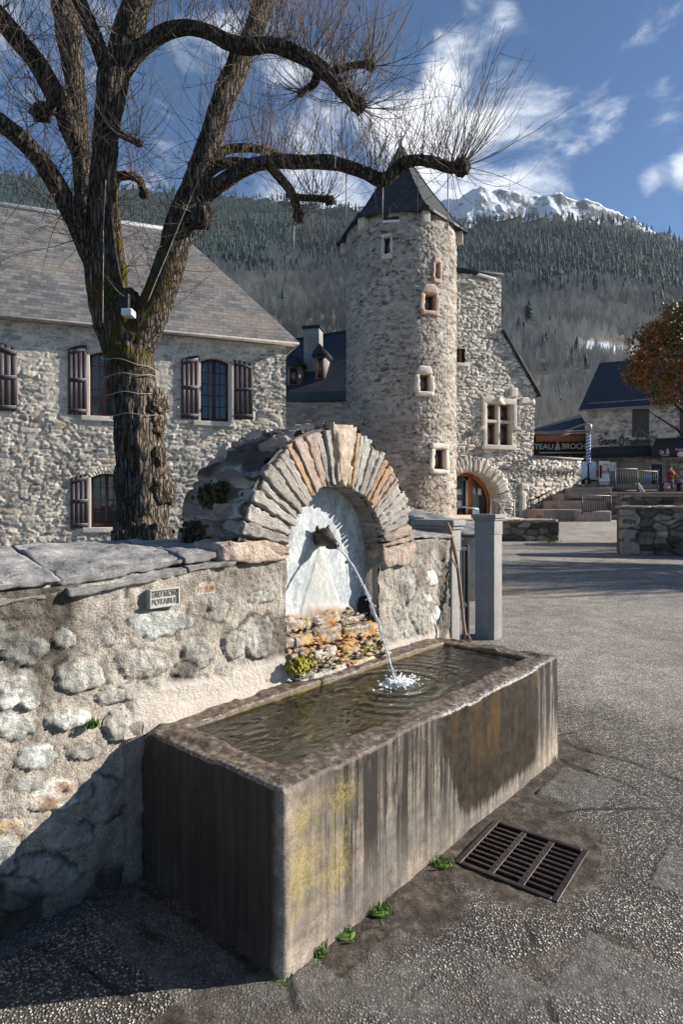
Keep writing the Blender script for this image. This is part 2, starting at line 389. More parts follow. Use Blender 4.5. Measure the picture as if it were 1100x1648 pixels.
def mat_slate(name, c0, c1, row=.2, wid=.3, warm=None):
    """slate roof in plane coordinates held in attribute st: r = along, g = up the slope (metres / 20)"""
    s = NB(name); r, g, b, a = s.at()
    x = s.math('MULTIPLY', r, 20/wid); y = s.math('MULTIPLY', g, 20/row)
    y = s.math('ADD', y, s.math('MULTIPLY', s.math('SUBTRACT', s.noise(.9, 3), .5), .5))
    row_i = s.math('FLOOR', y); fy = s.math('FRACT', y)
    xo = s.math('ADD', x, s.math('MULTIPLY', row_i, .437)); xi = s.math('FLOOR', xo); fx = s.math('FRACT', xo)
    cm = s.n('ShaderNodeCombineXYZ'); s.set(cm.inputs[0], xi); s.set(cm.inputs[1], row_i)
    wn = s.n('ShaderNodeTexWhiteNoise', noise_dimensions='2D'); s.t.links.new(cm.outputs[0], wn.inputs['Vector'])
    v = wn.outputs['Value']
    c = s.mix(v, c0, c1)
    if warm: c = s.mix(s.mr(s.noise(.35, 5, rough=.7), .45, .68), c, warm)
    c = s.scale(c, s.mr(s.noise(9, 5), .2, .8, .75, 1.2))
    ed = s.math('MINIMUM', s.mr(fy, 0, .14), s.mr(s.math('MINIMUM', fx, s.math('SUBTRACT', 1., fx)), 0, .05, .35, 1))
    c = s.scale(c, s.mr(ed, 0, 1, .45, 1))
    h = s.math('ADD', s.math('MULTIPLY', s.math('SUBTRACT', 1., fy), 1.0), s.math('MULTIPLY', v, .5))
    return s.done(c, s.mr(v, 0, 1, .6, .85), s.bump(h, 1., .03), spec=.2)

M = {}
# fountain: rendered rubble wall, front of the arch, its back
def mat_fountain():
    s = NB('fountain_masonry'); r, g, b, a = s.at()
    nz = s.noise(55, 8, rough=.72); n2 = s.noise(9, 6, rough=.65); n3 = s.noise(2.1, 5, rough=.6); n4 = s.noise(150, 3)
    mort = s.ramp(n2, [(.25, (.17, .15, .13)), (.40, (.40, .355, .305)), (.55, (.53, .475, .41)), (.8, (.62, .57, .50))])
    mort = s.mix(s.mr(n3, .45, .70), mort, s.mix(1, mort, (.48, .48, .49), 'MULTIPLY'))
    sand = s.mr(n4, .35, .6, .62, 1.12)
    mort = s.scale(mort, sand)
    st = s.ramp(r, [(0, (.25, .25, .25)), (.25, (.36, .35, .33)), (.5, (.52, .54, .51)), (.7, (.76, .78, .73)), (.85, (.85, .84, .78)), (.95, (.45, .29, .2)), (1, (.55, .42, .24))])
    st = s.scale(st, s.mr(n2, .25, .75, .55, 1.3)); st = s.scale(st, s.mr(nz, .25, .75, .6, 1.25)); st = s.mix(s.math('MULTIPLY', s.mr(s.noise(13, 7, rough=.8), .50, .60), .4), st, mort)
    c = s.mix(g, st, mort)
    c = s.mix(b, c, s.mix(1, c, (.22, .21, .2), 'MULTIPLY'))
    c = s.mix(a, c, (.62, .56, .50))
    h = s.math('ADD', s.math('MULTIPLY', nz, 1.), s.math('MULTIPLY', n4, .35))
    h = s.math('ADD', h, s.math('MULTIPLY', n2, .8)); return s.done(c, .92, s.bump(h, 1., .018), spec=.2)
M['fountain'] = mat_fountain()
def mat_block(name, c0, c1, c2, fine=22, st=(3, 2, .8), bs=1., bd=.022, grime=.45):
    """rock whose grain follows the block's own axes (st = position inside the block, alpha = its seed)"""
    s = NB(name); r, g, b, a = s.at(); oi = s.n('ShaderNodeObjectInfo').outputs['Random']
    cb = s.n('ShaderNodeCombineXYZ'); 
    for i, q in enumerate((r, g, b)): s.set(cb.inputs[i], s.math('ADD', s.math('MULTIPLY', q, st[i]), s.math('MULTIPLY', a, 37.)))
    v = cb.outputs[0]; n1 = s.noise(3.2, 8, v, .72, .4); n0 = s.noise(fine, 7, None, .72); n2 = s.noise(fine*.22, 5)
    k = s.math('ADD', s.math('MULTIPLY', n1, .5), s.math('ADD', s.math('MULTIPLY', n0, .3), s.math('MULTIPLY', n2, .2)))
    c = s.ramp(k, [(.38, c0), (.49, c1), (.60, c2)])
    c = s.mix(s.math('MULTIPLY', oi, .5), c, s.mix(1, c, (.66, .66, .70), 'MULTIPLY'))
    ck = s.mr(s.noise(4.5, 6, v, .8, 1.), .395, .36); c = s.mix(s.math('MULTIPLY', ck, .8), c, (.05, .042, .036))
    c = s.mix(s.math('MULTIPLY', s.mr(s.noise(7, 7, rough=.8), .50, .66), grime), c, (.085, .075, .068))
    c = s.scale(c, s.mr(s.noise(130, 3), .3, .7, .78, 1.15))
    h = s.math('ADD', s.math('MULTIPLY', n1, 1.1), s.math('ADD', n0, s.math('MULTIPLY', ck, -.35)))
    return s.done(c, .62 if 'coping' in name else .88, s.bump(h, bs, bd), spec=.45 if 'coping' in name else .2)
M['vous_grey'] = mat_block('grey_schist', (.22, .195, .175), (.50, .45, .40), (.68, .63, .56), 26)
M['vous_pink'] = mat_block('pinkish_sandstone', (.32, .23, .18), (.56, .44, .35), (.68, .58, .48), 22)
M['vous_white'] = mat_block('pale_schist', (.38, .345, .31), (.64, .59, .53), (.76, .72, .66), 30)
M['vous_orange'] = mat_block('orange_sandstone', (.42, .24, .12), (.62, .42, .26), (.70, .55, .38), 20)
M['key'] = mat_block('tan_keystone', (.30, .22, .14), (.50, .41, .31), (.60, .53, .43), 16, (1, 1, 1), .7, .010, .3)
M['coping'] = mat_block('blue_slate_coping', (.13, .125, .12), (.28, .27, .26), (.47, .45, .42), 13, (1.2, 1.6, 7), .9, .012, .35)
def mat_panel():
    s = NB('slate_panel'); r, g, b, a = s.at()
    n1 = s.noise(14, 8, s.map((1, 1, .55)), .7, .5); n2 = s.noise(3.2, 5, rough=.6)
    c = s.ramp(n1, [(.30, (.20, .225, .24)), (.47, (.38, .405, .415)), (.62, (.57, .585, .58))])
    c = s.mix(s.mr(n2, .45, .7), c, (.36, .39, .41))
    c = s.scale(c, s.mr(s.noise(45, 6, rough=.75), .3, .7, .75, 1.2))
    fl = s.mr(s.noise(9, 8, s.map((1, 1, .22)), .8), .64, .67); c = s.mix(s.math('MULTIPLY', fl, .55), c, (.16, .18, .2))
    # pale tan damp streaked wedge below the head, mud and ochre at the foot
    c = s.mix(s.math('MULTIPLY', r, .5), c, s.mix(s.noise(20, 7, rough=.75), (.22, .21, .18), (.60, .57, .50)))
    c = s.mix(g, c, s.mix(s.noise(25, 5), (.10, .07, .045), (.32, .17, .05)))
    return s.done(c, .7, s.bump(n1, .6, .01), spec=.35)
M['panel'] = mat_panel()
def mat_ledge():
    s = NB('algae_covered_stone'); n1 = s.noise(26, 7, rough=.7); n2 = s.noise(7, 4); n3 = s.noise(11, 4, s.map(loc=(3, 1, 2)))
    c = s.ramp(n1, [(.3, (.05, .038, .03)), (.45, (.16, .115, .075)), (.6, (.30, .25, .19)), (.75, (.50, .46, .39))])
    c = s.mix(s.math('MULTIPLY', s.mr(s.math('ADD', n2, s.math('MULTIPLY', s.math('SUBTRACT', n1, .5), .6)), .48, .62), .75), c, s.mix(n1, (.18, .07, .015), (.58, .27, .05)))
    c = s.mix(s.math('MULTIPLY', s.mr(n3, .58, .66), .8), c, (.36, .36, .06))
    return s.done(c, s.mr(n2, .3, .7, .3, .8), s.bump(n1, .8, .01), spec=.5)
M['ledge'] = mat_ledge()
def mat_trough():
    s = NB('stained_concrete'); x, y, z = s.xyz()[:3]; r, g, b, a = s.at()       # object coords: x along, y across, z up;  r = front face, g = rim top, b = inside
    fine = s.noise(120, 4, rough=.7); md = s.noise(16, 6, rough=.65); lo = s.noise(3, 4)
    c = s.ramp(md, [(.3, (.16, .13, .105)), (.5, (.29, .24, .195)), (.7, (.42, .355, .29))])
    c = s.scale(c, s.mr(fine, .3, .7, .7, 1.2))
    stk = s.noise(1, 5, s.map((26, 26, 1.1)), .6); stk2 = s.noise(1, 4, s.map((70, 70, 1.0)), .6)
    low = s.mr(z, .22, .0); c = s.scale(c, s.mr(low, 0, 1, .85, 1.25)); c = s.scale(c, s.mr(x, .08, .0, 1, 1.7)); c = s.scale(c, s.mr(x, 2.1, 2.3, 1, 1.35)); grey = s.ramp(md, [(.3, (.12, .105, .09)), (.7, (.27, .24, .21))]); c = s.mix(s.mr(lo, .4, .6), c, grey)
    def band(v, a0, a1, b1, b0): return s.math('MULTIPLY', s.mr(v, a0, a1), s.mr(v, b0, b1))
    wob = s.math('ADD', x, s.math('MULTIPLY', s.math('SUBTRACT', s.noise(9, 4), .5), .12))
    # dark thin drip streaks everywhere on the vertical faces, stronger high up
    dk = s.math('MULTIPLY', s.mr(stk, .46, .54), s.mr(z, .0, .35, .30, .97))
    dk2 = s.math('MULTIPLY', s.mr(stk2, .52, .58), s.mr(z, .05, .45, .25, .92))
    dk = s.math('MAXIMUM', dk, dk2)
    dk = s.math('MULTIPLY', dk, s.math('SUBTRACT', 1., g))
    dk = s.math('MAXIMUM', dk, s.math('MULTIPLY', s.mr(z, .30, .62), s.math('MULTIPLY', s.math('SUBTRACT', 1., g), s.mr(s.noise(5, 5), .40, .60, .2, .75)))); c = s.mix(s.math('MULTIPLY', dk, band(wob, .05, .30, 2.6, 3)), c, (.020, .016, .013))
    # yellow lichen near the front corner
    ye = s.math('MULTIPLY', band(wob, .0, .05, .30, .40), s.mr(s.math('ADD', z, s.math('MULTIPLY', s.math('SUBTRACT', s.noise(14, 5), .5), .4)), .16, .27)); ye = s.math('MULTIPLY', ye, s.mr(z, .62, .5))
    ye = s.math('MULTIPLY', ye, s.math('MULTIPLY', s.mr(s.noise(4.5, 4, s.map((1.6, 1, .8))), .30, .62), s.mr(s.noise(60, 7, rough=.8), .32, .66))); ye = s.math('MULTIPLY', ye, r)
    c = s.mix(s.math('MULTIPLY', ye, .95), c, s.mix(md, (.28, .21, .05), (.60, .48, .13)))
    # wet overflow section, its lower edge ragged
    zz = s.math('ADD', z, s.math('MULTIPLY', s.math('SUBTRACT', stk, .5), .16))
    wet = s.math('MULTIPLY', band(wob, .95, 1.02, 2.02, 2.13), s.mr(zz, s.mr(wob, .95, 1.25, .42, .03), s.mr(wob, .95, 1.25, .50, .10))); wet = s.math('MULTIPLY', wet, r)
    c = s.mix(s.math('MULTIPLY', wet, .95), c, s.ramp(md, [(.3, (.012, .010, .008)), (.7, (.055, .042, .030))]))
    ru = s.math('MULTIPLY', wet, s.math('MULTIPLY', s.mr(s.noise(1, 4, s.map((7, 7, 1.3), loc=(2.4, 0, 0))), .50, .66), s.mr(z, .2, .45)))
    c = s.mix(s.math('MULTIPLY', ru, .5), c, s.mix(stk2, (.06, .035, .015), (.26, .14, .035)))
    # short end: its shade painted in as a streaky near-black brown
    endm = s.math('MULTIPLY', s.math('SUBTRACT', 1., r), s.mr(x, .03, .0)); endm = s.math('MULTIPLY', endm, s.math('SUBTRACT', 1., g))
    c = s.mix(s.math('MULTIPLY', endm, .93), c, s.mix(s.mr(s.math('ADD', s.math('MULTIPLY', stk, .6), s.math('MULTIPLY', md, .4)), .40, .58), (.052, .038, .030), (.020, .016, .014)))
    # rim: red-brown wet deposits, white lime crust at the outer arris where it overflows
    rim = s.ramp(s.noise(30, 7, rough=.72), [(.34, (.03, .023, .018)), (.48, (.10, .070, .052)), (.58, (.21, .165, .13)), (.70, (.40, .34, .29))])
    c = s.mix(s.math('MULTIPLY', g, .92), c, rim)
    cr = s.math('MULTIPLY', a, s.mr(s.noise(60, 6, rough=.8), .47, .60)); c = s.mix(s.math('MULTIPLY', cr, .8), c, (.62, .58, .54))
    # inside: algae green brown
    alg = s.ramp(s.noise(7, 6, rough=.7, dist=.5), [(.3, (.14, .10, .02)), (.5, (.55, .40, .11)), (.7, (.78, .62, .25))]); alg = s.scale(alg, s.mr(z, .46, .60, 1, .30)); c = s.mix(b, c, alg)
    c = s.scale(c, s.math('SUBTRACT', 1.0, s.math('MULTIPLY', s.math('SUBTRACT', 1., b), .16)))
    rough = s.math('SUBTRACT', .9, s.math('MULTIPLY', s.math('MAXIMUM', wet, s.math('MULTIPLY', g, .55)), .62))
    h = s.math('ADD', s.math('MULTIPLY', fine, .5), md)
    return s.done(c, rough, s.bump(h, .55, .008), spec=.4)
M['trough'] = mat_trough()
def mat_water():
    s = NB('pool_water'); s.t.nodes.remove(s.b)
    fr = s.n('ShaderNodeFresnel'); fr.inputs[0].default_value = 1.4
    x, y, z = s.xyz()[:3]
    # rings spreading from where the jet falls, plus small ripples
    dv = s.n('ShaderNodeVectorMath', operation='DISTANCE'); s.set(dv.inputs[0], s.obj); dv.inputs[1].default_value = (1.28, .46, .585)
    ring = s.math('SINE', s.math('MULTIPLY', dv.outputs['Value'], 75)); ring = s.math('MULTIPLY', ring, s.mr(dv.outputs['Value'], .05, .9, 1, .10))
    h = s.math('ADD', s.math('MULTIPLY', ring, .35), s.math('MULTIPLY', s.noise(7, 3, s.map((1, 1.6, 1)), dist=1.2), 1.9)); h = s.math('ADD', h, s.math('MULTIPLY', s.noise(24, 2, dist=.6), .35))
    nb = s.bump(h, .75, .011)
    s.set(fr.inputs['Normal'], nb)
    gl = s.n('ShaderNodeBsdfGlossy'); gl.inputs['Roughness'].default_value = .03; gl.inputs['Color'].default_value = (1, 1, 1, 1); s.set(gl.inputs['Normal'], nb)
    tr = s.n('ShaderNodeBsdfRefraction'); tr.inputs['IOR'].default_value = 1.06; tr.inputs['Roughness'].default_value = .02; tr.inputs['Color'].default_value = (.93, .90, .78, 1); s.set(tr.inputs['Normal'], s.bump(h, 1.0, .03))
    tp = s.n('ShaderNodeBsdfTransparent'); tp.inputs['Color'].default_value = (.95, .92, .80, 1)
    m0 = s.n('ShaderNodeMixShader'); m0.inputs[0].default_value = .55; s.t.links.new(tr.outputs[0], m0.inputs[1]); s.t.links.new(tp.outputs[0], m0.inputs[2])
    m1 = s.n('ShaderNodeMixShader'); s.set(m1.inputs[0], s.math('MULTIPLY', fr.outputs[0], 1.0)); s.t.links.new(m0.outputs[0], m1.inputs[1]); s.t.links.new(gl.outputs[0], m1.inputs[2])
    s.t.links.new(m1.outputs[0], s.o.inputs[0]); return s.m
M['water'] = mat_water()
def mat_jet():
    s = NB('falling_water'); s.b.inputs['Base Color'].default_value = (.93, .95, .97, 1); s.b.inputs['Roughness'].default_value = .12
    s.b.inputs['Transmission Weight'].default_value = .55; s.b.inputs['IOR'].default_value = 1.33; return s.m
M['jet'] = mat_jet()
def mat_ground():
    s = NB('exposed_aggregate'); r, g, b, a = s.at()     # r = mud, g = smooth slab, b = joint/crack
    jx = s.noise(6, 2, col=True)
    v1 = s.n('ShaderNodeTexVoronoi', feature='F1'); v1.inputs['Scale'].default_value = 98; s.set(v1.inputs['Vector'], s.obj)
    v2 = s.n('ShaderNodeTexVoronoi', feature='F1'); v2.inputs['Scale'].default_value = 150; s.set(v2.inputs['Vector'], s.obj)
    sc_ = s.n('ShaderNodeSeparateColor'); s.t.links.new(v1.outputs['Color'], sc_.inputs[0])
    peb = s.ramp(sc_.outputs[0], [(0, (.03, .03, .032)), (.25, (.11, .10, .095)), (.5, (.18, .165, .15)), (.75, (.28, .255, .23)), (.93, (.48, .43, .37)), (1, (.60, .50, .38))])
    matrix = s.scale(s.mix(0, (.085, .078, .07), (0, 0, 0)), s.mr(s.noise(90, 3), .3, .7, .6, 1.3))
    pm = s.mr(v1.outputs['Distance'], .60, .36)
    c = s.mix(pm, s.scale(matrix, s.mr(a, 0, 1, 1, .6)), s.scale(peb, s.mr(a, 0, 1, 1, 1.35)))
    lo = s.noise(.55, 6, rough=.65); lo2 = s.noise(3.3, 5, rough=.65)
    c = s.scale(c, s.mr(lo, .3, .7, 1.1, 1.65)); c = s.scale(c, s.mr(lo2, .3, .7, .8, 1.15))
    c = s.mix(1, c, (1.68, 1.68, 1.67), 'MULTIPLY'); c = s.scale(c, s.mr(a, 0, 1, 1, .52))
    mud = s.ramp(s.noise(16, 8, rough=.75), [(.34, (.018, .014, .011)), (.5, (.062, .047, .036)), (.66, (.17, .135, .105))])
    c = s.mix(r, c, mud)
    slab = s.ramp(s.noise(20, 8, rough=.75), [(.28, (.08, .075, .07)), (.5, (.26, .24, .22)), (.72, (.46, .43, .40))])
    c = s.mix(g, c, s.scale(slab, s.mr(a, 0, 1, .85, .55)))
    c = s.mix(s.math('MULTIPLY', b, .9), c, (.018, .015, .012))
    ph = s.math('MULTIPLY', s.mr(v1.outputs['Distance'], .6, .1), s.math('SUBTRACT', 1., s.math('MAXIMUM', r, g)))
    h = s.math('ADD', ph, s.math('MULTIPLY', s.noise(30, 8, rough=.75), s.math('ADD', s.math('MULTIPLY', s.math('MAXIMUM', r, g), 1.6), .3)))
    rg = s.math('SUBTRACT', .88, s.math('MULTIPLY', r, s.mr(s.noise(5, 3), .45, .65, 0, .4)))
    return s.done(c, rg, s.bump(h, 1., .012), spec=.35)
M['ground'] = mat_ground()
M['tower'] = mat_stone('tower_rubble', [(0, (.055, .048, .042)), (.25, (.17, .15, .125)), (.55, (.30, .272, .24)), (.85, (.44, .40, .355)), (1, (.28, .21, .16))], (.40, .362, .318), 8, .8, .04, (.62, .58, .54), .35)
M['house'] = mat_stone('house_rubble', [(0, (.15, .14, .13)), (.3, (.31, .285, .255)), (.6, (.48, .43, .365)), (.85, (.64, .58, .49)), (1, (.40, .29, .20))], (.60, .545, .465), 12, .8, .025, (.6, .6, .62), .5)
M['gable'] = mat_stone('gable_rubble', [(0, (.18, .16, .14)), (.3, (.46, .42, .365)), (.6, (.62, .57, .50)), (.85, (.72, .67, .59)), (1, (.50, .40, .31))], (.33, .295, .25), 8, .9, .04, (.6, .57, .53), .35)
M['drywall'] = mat_stone('brown_rubble', [(0, (.055, .045, .036)), (.3, (.13, .105, .08)), (.6, (.22, .18, .14)), (.85, (.31, .265, .21)), (1, (.40, .36, .30))], (.10, .082, .065), 10, .9, .03, (.55, .5, .45), .8)
M['barrel'] = mat_stone('dark_schist_vault', [(0, (.045, .035, .03)), (.35, (.11, .085, .07)), (.65, (.24, .19, .155)), (.85, (.40, .33, .27)), (1, (.36, .24, .17))], (.60, .53, .45), 24, .9, .012, (.5, .45, .4), 2.2)
M['slate_house'] = mat_slate('weathered_slate', (.095, .095, .097), (.19, .185, .18), .20, .30, (.22, .19, .165))
M['slate_dark'] = mat_slate('dark_slate', (.026, .027, .031), (.055, .056, .062), .25, .3)
M['slate_blue'] = mat_slate('blue_black_slate', (.022, .028, .042), (.045, .052, .07), .25, .3)
M['trim'] = mat_plain('pale_limestone', (.56, .50, .43), .85, .18, 14, .5, .012)
M['trim_pink'] = mat_plain('pink_sandstone', (.42, .31, .245), .85, .2, 14, .5, .012)
M['plaster'] = mat_plain('lime_plaster', (.50, .46, .40), .9, .12, 18, .3, .006)
M['shutter'] = mat_plain('brown_grey_paint', (.055, .045, .05), .55, .18, 30, .3, .003, stretch=(1, 1, .1))
M['frame'] = mat_plain('red_brown_wood', (.075, .028, .022), .5, .25, 30, .2, .003, stretch=(1, 1, .1))
M['orange_wood'] = mat_plain('orange_varnished_wood', (.36, .115, .025), .4, .2, 12, .2, .003, stretch=(1, 1, .15))
M['brown_wood'] = mat_plain('brown_window_wood', (.22, .09, .04), .5, .2, 12, .2, .003)
M['cladding'] = mat_plain('red_cedar_cladding', (.55, .24, .13), .7, .25, 6, .5, .02, stretch=(8, 8, .3))
M['iron'] = mat_plain('cast_iron', (.045, .032, .028), .5, .35, 30, .5, .004, .55, spec=.5)
M['rail'] = mat_plain('dark_iron_rail', (.03, .03, .032), .5, .2, 30, .2, .002, .6)
M['white_metal'] = mat_plain('white_painted_metal', (.75, .75, .74), .4, .06, 20, .1, .002)
M['galv'] = mat_plain('galvanised_wire', (.55, .55, .55), .4, .15, 20, .1, .002, .5)
M['blackboard'] = mat_plain('black_paint', (.012, .012, .014), .6, .2, 20, .1, .002)
M['awning'] = mat_plain('dark_awning_cloth', (.018, .022, .03), .85, .25, 10, .2, .004)
M['awning_brown'] = mat_plain('dark_plum_awning_cloth', (.03, .022, .026), .85, .25, 10, .2, .004)
M['letter_white'] = mat_plain('cream_lettering', (.62, .58, .52), .6, .06)
M['plaque_letter'] = mat_plain('raised_worn_lettering', (.12, .115, .105), .8, .3, 60)
M['old_cable'] = mat_plain('grey_cable', (.30, .28, .26), .6, .2)
M['letter_dark'] = mat_plain('dark_lettering', (.02, .02, .022), .6, .1)
M['letter_iron'] = mat_plain('weathered_iron_lettering', (.10, .095, .085), .7, .2)
M['pier'] = mat_plain('grey_cut_stone', (.25, .24, .23), .75, .16, 40, .25, .003)
M['bronze'] = mat_plain('dark_bronze', (.055, .045, .038), .45, .35, 40, .5, .004, .5, spec=.5)
M['wood'] = mat_plain('weathered_stick', (.22, .16, .11), .8, .25, 40, .5, .003, stretch=(1, 1, .1))
M['lead'] = mat_plain('zinc_ridge', (.27, .275, .29), .6, .15, 10, .1, .003, .3)
M['chimney'] = mat_plain('grey_render', (.27, .25, .24), .9, .3, 5, .4, .02, stretch=(1, 1, .3))
M['green_zinc'] = mat_plain('green_gutter', (.035, .055, .05), .6, .2, 5, .1, .003)
M['step'] = mat_plain('pinkish_step_stone', (.34, .27, .22), .85, .22, 6, .5, .012)
M['plaque'] = mat_plain('grey_plaque', (.36, .35, .32), .7, .12, 60, .4, .003)
M['cable'] = mat_plain('black_cable', (.02, .02, .02), .5, .1)
M['white_tube'] = mat_plain('white_plastic', (.62, .63, .65), .4, .05)
M['void'] = mat_plain('dark_interior', (.012, .011, .012), .8, .2, 2)
M['van'] = mat_plain('white_van_paint', (.72, .74, .78), .3, .03, spec=.5)
M['rubber'] = mat_plain('tyre_rubber', (.015, .015, .015), .8, .1)
M['red_glass'] = mat_plain('red_tail_light', (.55, .02, .02), .25, .05)
M['blue_board'] = mat_plain('blue_board', (.10, .22, .50), .6, .1)
M['skin'] = mat_plain('skin', (.5, .3, .22), .6, .05)
M['hair'] = mat_plain('dark_hair', (.04, .02, .015), .7, .2)
M['coat_red'] = mat_plain('dark_red_jacket', (.14, .02, .025), .85, .15)
M['scarf'] = mat_plain('orange_scarf', (.75, .20, .03), .85, .2)
M['denim'] = mat_plain('grey_trousers', (.10, .10, .12), .85, .2)
M['bag'] = mat_plain('pink_cloth_bag', (.50, .30, .33), .8, .1)
def mat_glass(name, tint=(.02, .022, .028), rough=.08):
    s = NB(name); nb = s.bump(s.noise(2.5, 2), .25, .02); return s.done(tint, rough, nb, spec=1.0)
M['glass'] = mat_glass('window_glass'); M['glass_brown'] = mat_glass('dim_window_glass', (.05, .04, .04), .15)
def mat_bark():
    s = NB('mossy_bark'); r, g, b, a = s.at()    # r = ridge relief, g = moss, b = whitish bark with painted sunlight
    n1 = s.noise(3.0, 8, s.map((7, 7, 1.3)), .75, 1.2); wv = s.n('ShaderNodeVectorMath', operation='ADD'); s.set(wv.inputs[0], s.map((27, 27, 3.4))); s.set(wv.inputs[1], s.noise(5, 4, col=True)); fur = s.vor(1., wv.outputs[0], 'DISTANCE_TO_EDGE'); f2 = s.mr(s.math('ADD', fur, s.math('MULTIPLY', s.noise(30, 5), .25)), .10, .38); n2 = s.noise(55, 6, rough=.75); n3 = s.noise(2.5, 4)
    c = s.ramp(n1, [(.32, (.030, .022, .017)), (.45, (.088, .072, .058)), (.57, (.18, .152, .128)), (.73, (.33, .30, .265))])
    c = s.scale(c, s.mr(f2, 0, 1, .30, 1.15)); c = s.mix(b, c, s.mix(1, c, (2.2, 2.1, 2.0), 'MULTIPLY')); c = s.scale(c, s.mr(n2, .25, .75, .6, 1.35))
    mm = s.math('MULTIPLY', s.mr(g, .25, .75), s.mr(s.noise(9, 7, rough=.75), .42, .56))
    c = s.mix(s.math('MULTIPLY', mm, .9), c, s.mix(n2, (.035, .030, .005), (.15, .125, .018)))
    c = s.mix(s.math('MULTIPLY', mm, s.mr(s.noise(3.1, 3), .52, .62)), c, (.14, .06, .012))
    h = s.math('ADD', s.math('MULTIPLY', f2, .9), s.math('ADD', n1, s.math('MULTIPLY', n2, .4)))
    return s.done(c, .95, s.bump(h, 1., .045), spec=.12)
M['bark'] = mat_bark()
M['twig'] = mat_plain('brown_twigs', (.14, .10, .078), .7, .3, 3, .0, .001)
M['moss'] = mat_plain('yellow_green_moss', (.24, .23, .035), .95, .5, 60, 1., .01)
M['moss_brown'] = mat_plain('brown_moss', (.055, .042, .018), .95, .6, 60, 1., .015)
M['grass'] = mat_plain('fresh_grass', (.075, .135, .022), .7, .3, 20, .0, .001)
def mat_attr_leaf(name, stops, rough=.75, vary=.25):
    s = NB(name); r, g, b, a = s.at(); c = s.ramp(r, stops); return s.done(c, rough, spec=.2)
M['photinia'] = mat_attr_leaf('photinia_leaves', [(0, (.02, .035, .008)), (.3, (.08, .10, .018)), (.5, (.22, .085, .02)), (.75, (.45, .13, .04)), (1, (.70, .26, .15))], .45)
M['conifer'] = mat_attr_leaf('conifer_needles', [(0, (.008, .020, .019)), (.5, (.014, .032, .029)), (1, (.028, .052, .042))])
M['bare'] = mat_attr_leaf('bare_branches', [(0, (.17, .145, .115)), (.5, (.34, .295, .24)), (1, (.58, .51, .43))])
def mat_hill():
    s = NB('forest_floor'); r, g, b, a = s.at()
    n1 = s.noise(.02, 8, rough=.7); c = s.ramp(n1, [(.35, (.018, .026, .016)), (.6, (.045, .045, .03))])
    lo = s.ramp(s.noise(.06, 8, rough=.75), [(.35, (.09, .074, .062)), (.6, (.20, .165, .14))])
    c = s.mix(r, lo, c); c = s.mix(s.math('MULTIPLY', g, s.mr(s.noise(.05, 5), .45, .55)), c, (.7, .74, .8))
    return s.done(c, .95, spec=.1)
M['hill'] = mat_hill()
def mat_snow():
    s = NB('snow_and_rock'); r, g, b, a = s.at()
    n1 = s.noise(.022, 10, rough=.8); nrm_ = s.n('ShaderNodeNewGeometry').outputs['Normal']; z = s.xyz(nrm_)[2]
    k = s.math('ADD', z, s.math('MULTIPLY', s.math('SUBTRACT', n1, .5), 1.5)); k = s.math('ADD', k, s.math('MULTIPLY', r, .55))
    m = s.mr(k, .96, 1.06); rock = s.ramp(s.noise(.05, 6), [(.3, (.04, .045, .05)), (.7, (.13, .125, .12))])
    c = s.mix(m, rock, (.80, .83, .88))
    return s.done(c, .8, s.bump(s.noise(.03, 9, rough=.75), 1., 14.), spec=.2)
M['snow'] = mat_snow()
def mat_poster():
    s = NB('printed_poster'); c = s.ramp(s.noise(2.2, 4), [(.35, (.70, .70, .68)), (.5, (.72, .62, .55)), (.62, (.45, .16, .12)), (.75, (.25, .22, .2))]); return s.done(c, .5)
M['poster'] = mat_poster()
# ================================================================ GROUND
OX, OY = -0.1979, 2.0229
FT = Fr(OX, OY, 0, 48.80)             # x along the trough, y from its front face towards the wall
ZT, LT, WT = .637, 2.40, .90
def tens(a, b, fine, far, g=1.12):
    c = list(np.arange(a, b+1e-6, fine)); s = fine; x = c[-1]
    while x < far[1]: s *= g; x += s; c.append(x)
    s = fine; x = c[0]
    while x > far[0]: s *= g; x -= s; c.insert(0, x)
    return np.array(c)
gx = tens(-1.7, 2.6, .013, (-60, 75)); gy = tens(1.45, 5.0, .013, (-25, 60))
GX, GY = np.meshgrid(gx, gy)
def ground_z(X, Y):
    X = np.asarray(X, float); Y = np.asarray(Y, float)
    return .62*ss(23, 35, Y)*ss(2, 8, X)
GS = (GX-OX)*FT.u[0]+(GY-OY)*FT.u[1]; GWv = (GX-OX)*FT.v[0]+(GY-OY)*FT.v[1]
und = .035*(fb2(GX*.35, GY*.35, 3, 4)-.5)*ss(.3, 2.5, np.abs(GWv)+np.abs(GS-1.2)*.5)
GZ = ground_z(GX, GY)+und
wob = (fb2(GX*2.6, GY*2.6, 4, 21)-.5); wob2 = (fb2(GX*9, GY*9, 4, 22)-.5)
# worn muddy strip along the trough and round the grate
strip = ss(-.30, -.17, GWv+wob*.34+wob2*.06)*ss(.3, -.1, np.abs(GS-1.1)-1.55+wob*.3)*(GWv < .2)
gr_s, gr_w = 1.06, -.47
around = ss(.62, .34, np.sqrt(((GS-1.30)/1.05)**2+((GWv+.30)/.72)**2)+wob*.30+wob2*.1)
strip2 = ss(.13, .07, np.abs(GWv+.62+.45*(GS-.55)+wob*.15))*ss(.1, .4, GS)*ss(1.1, .9, GS)
endstrip = ss(-.24, -.13, GS+wob*.25)*(GS < .1)*(GWv > -.25)*(GWv < 1.0)
mud = np.clip(np.maximum.reduce([strip*.95, around, endstrip*.8, strip2*.7]), 0, 1)
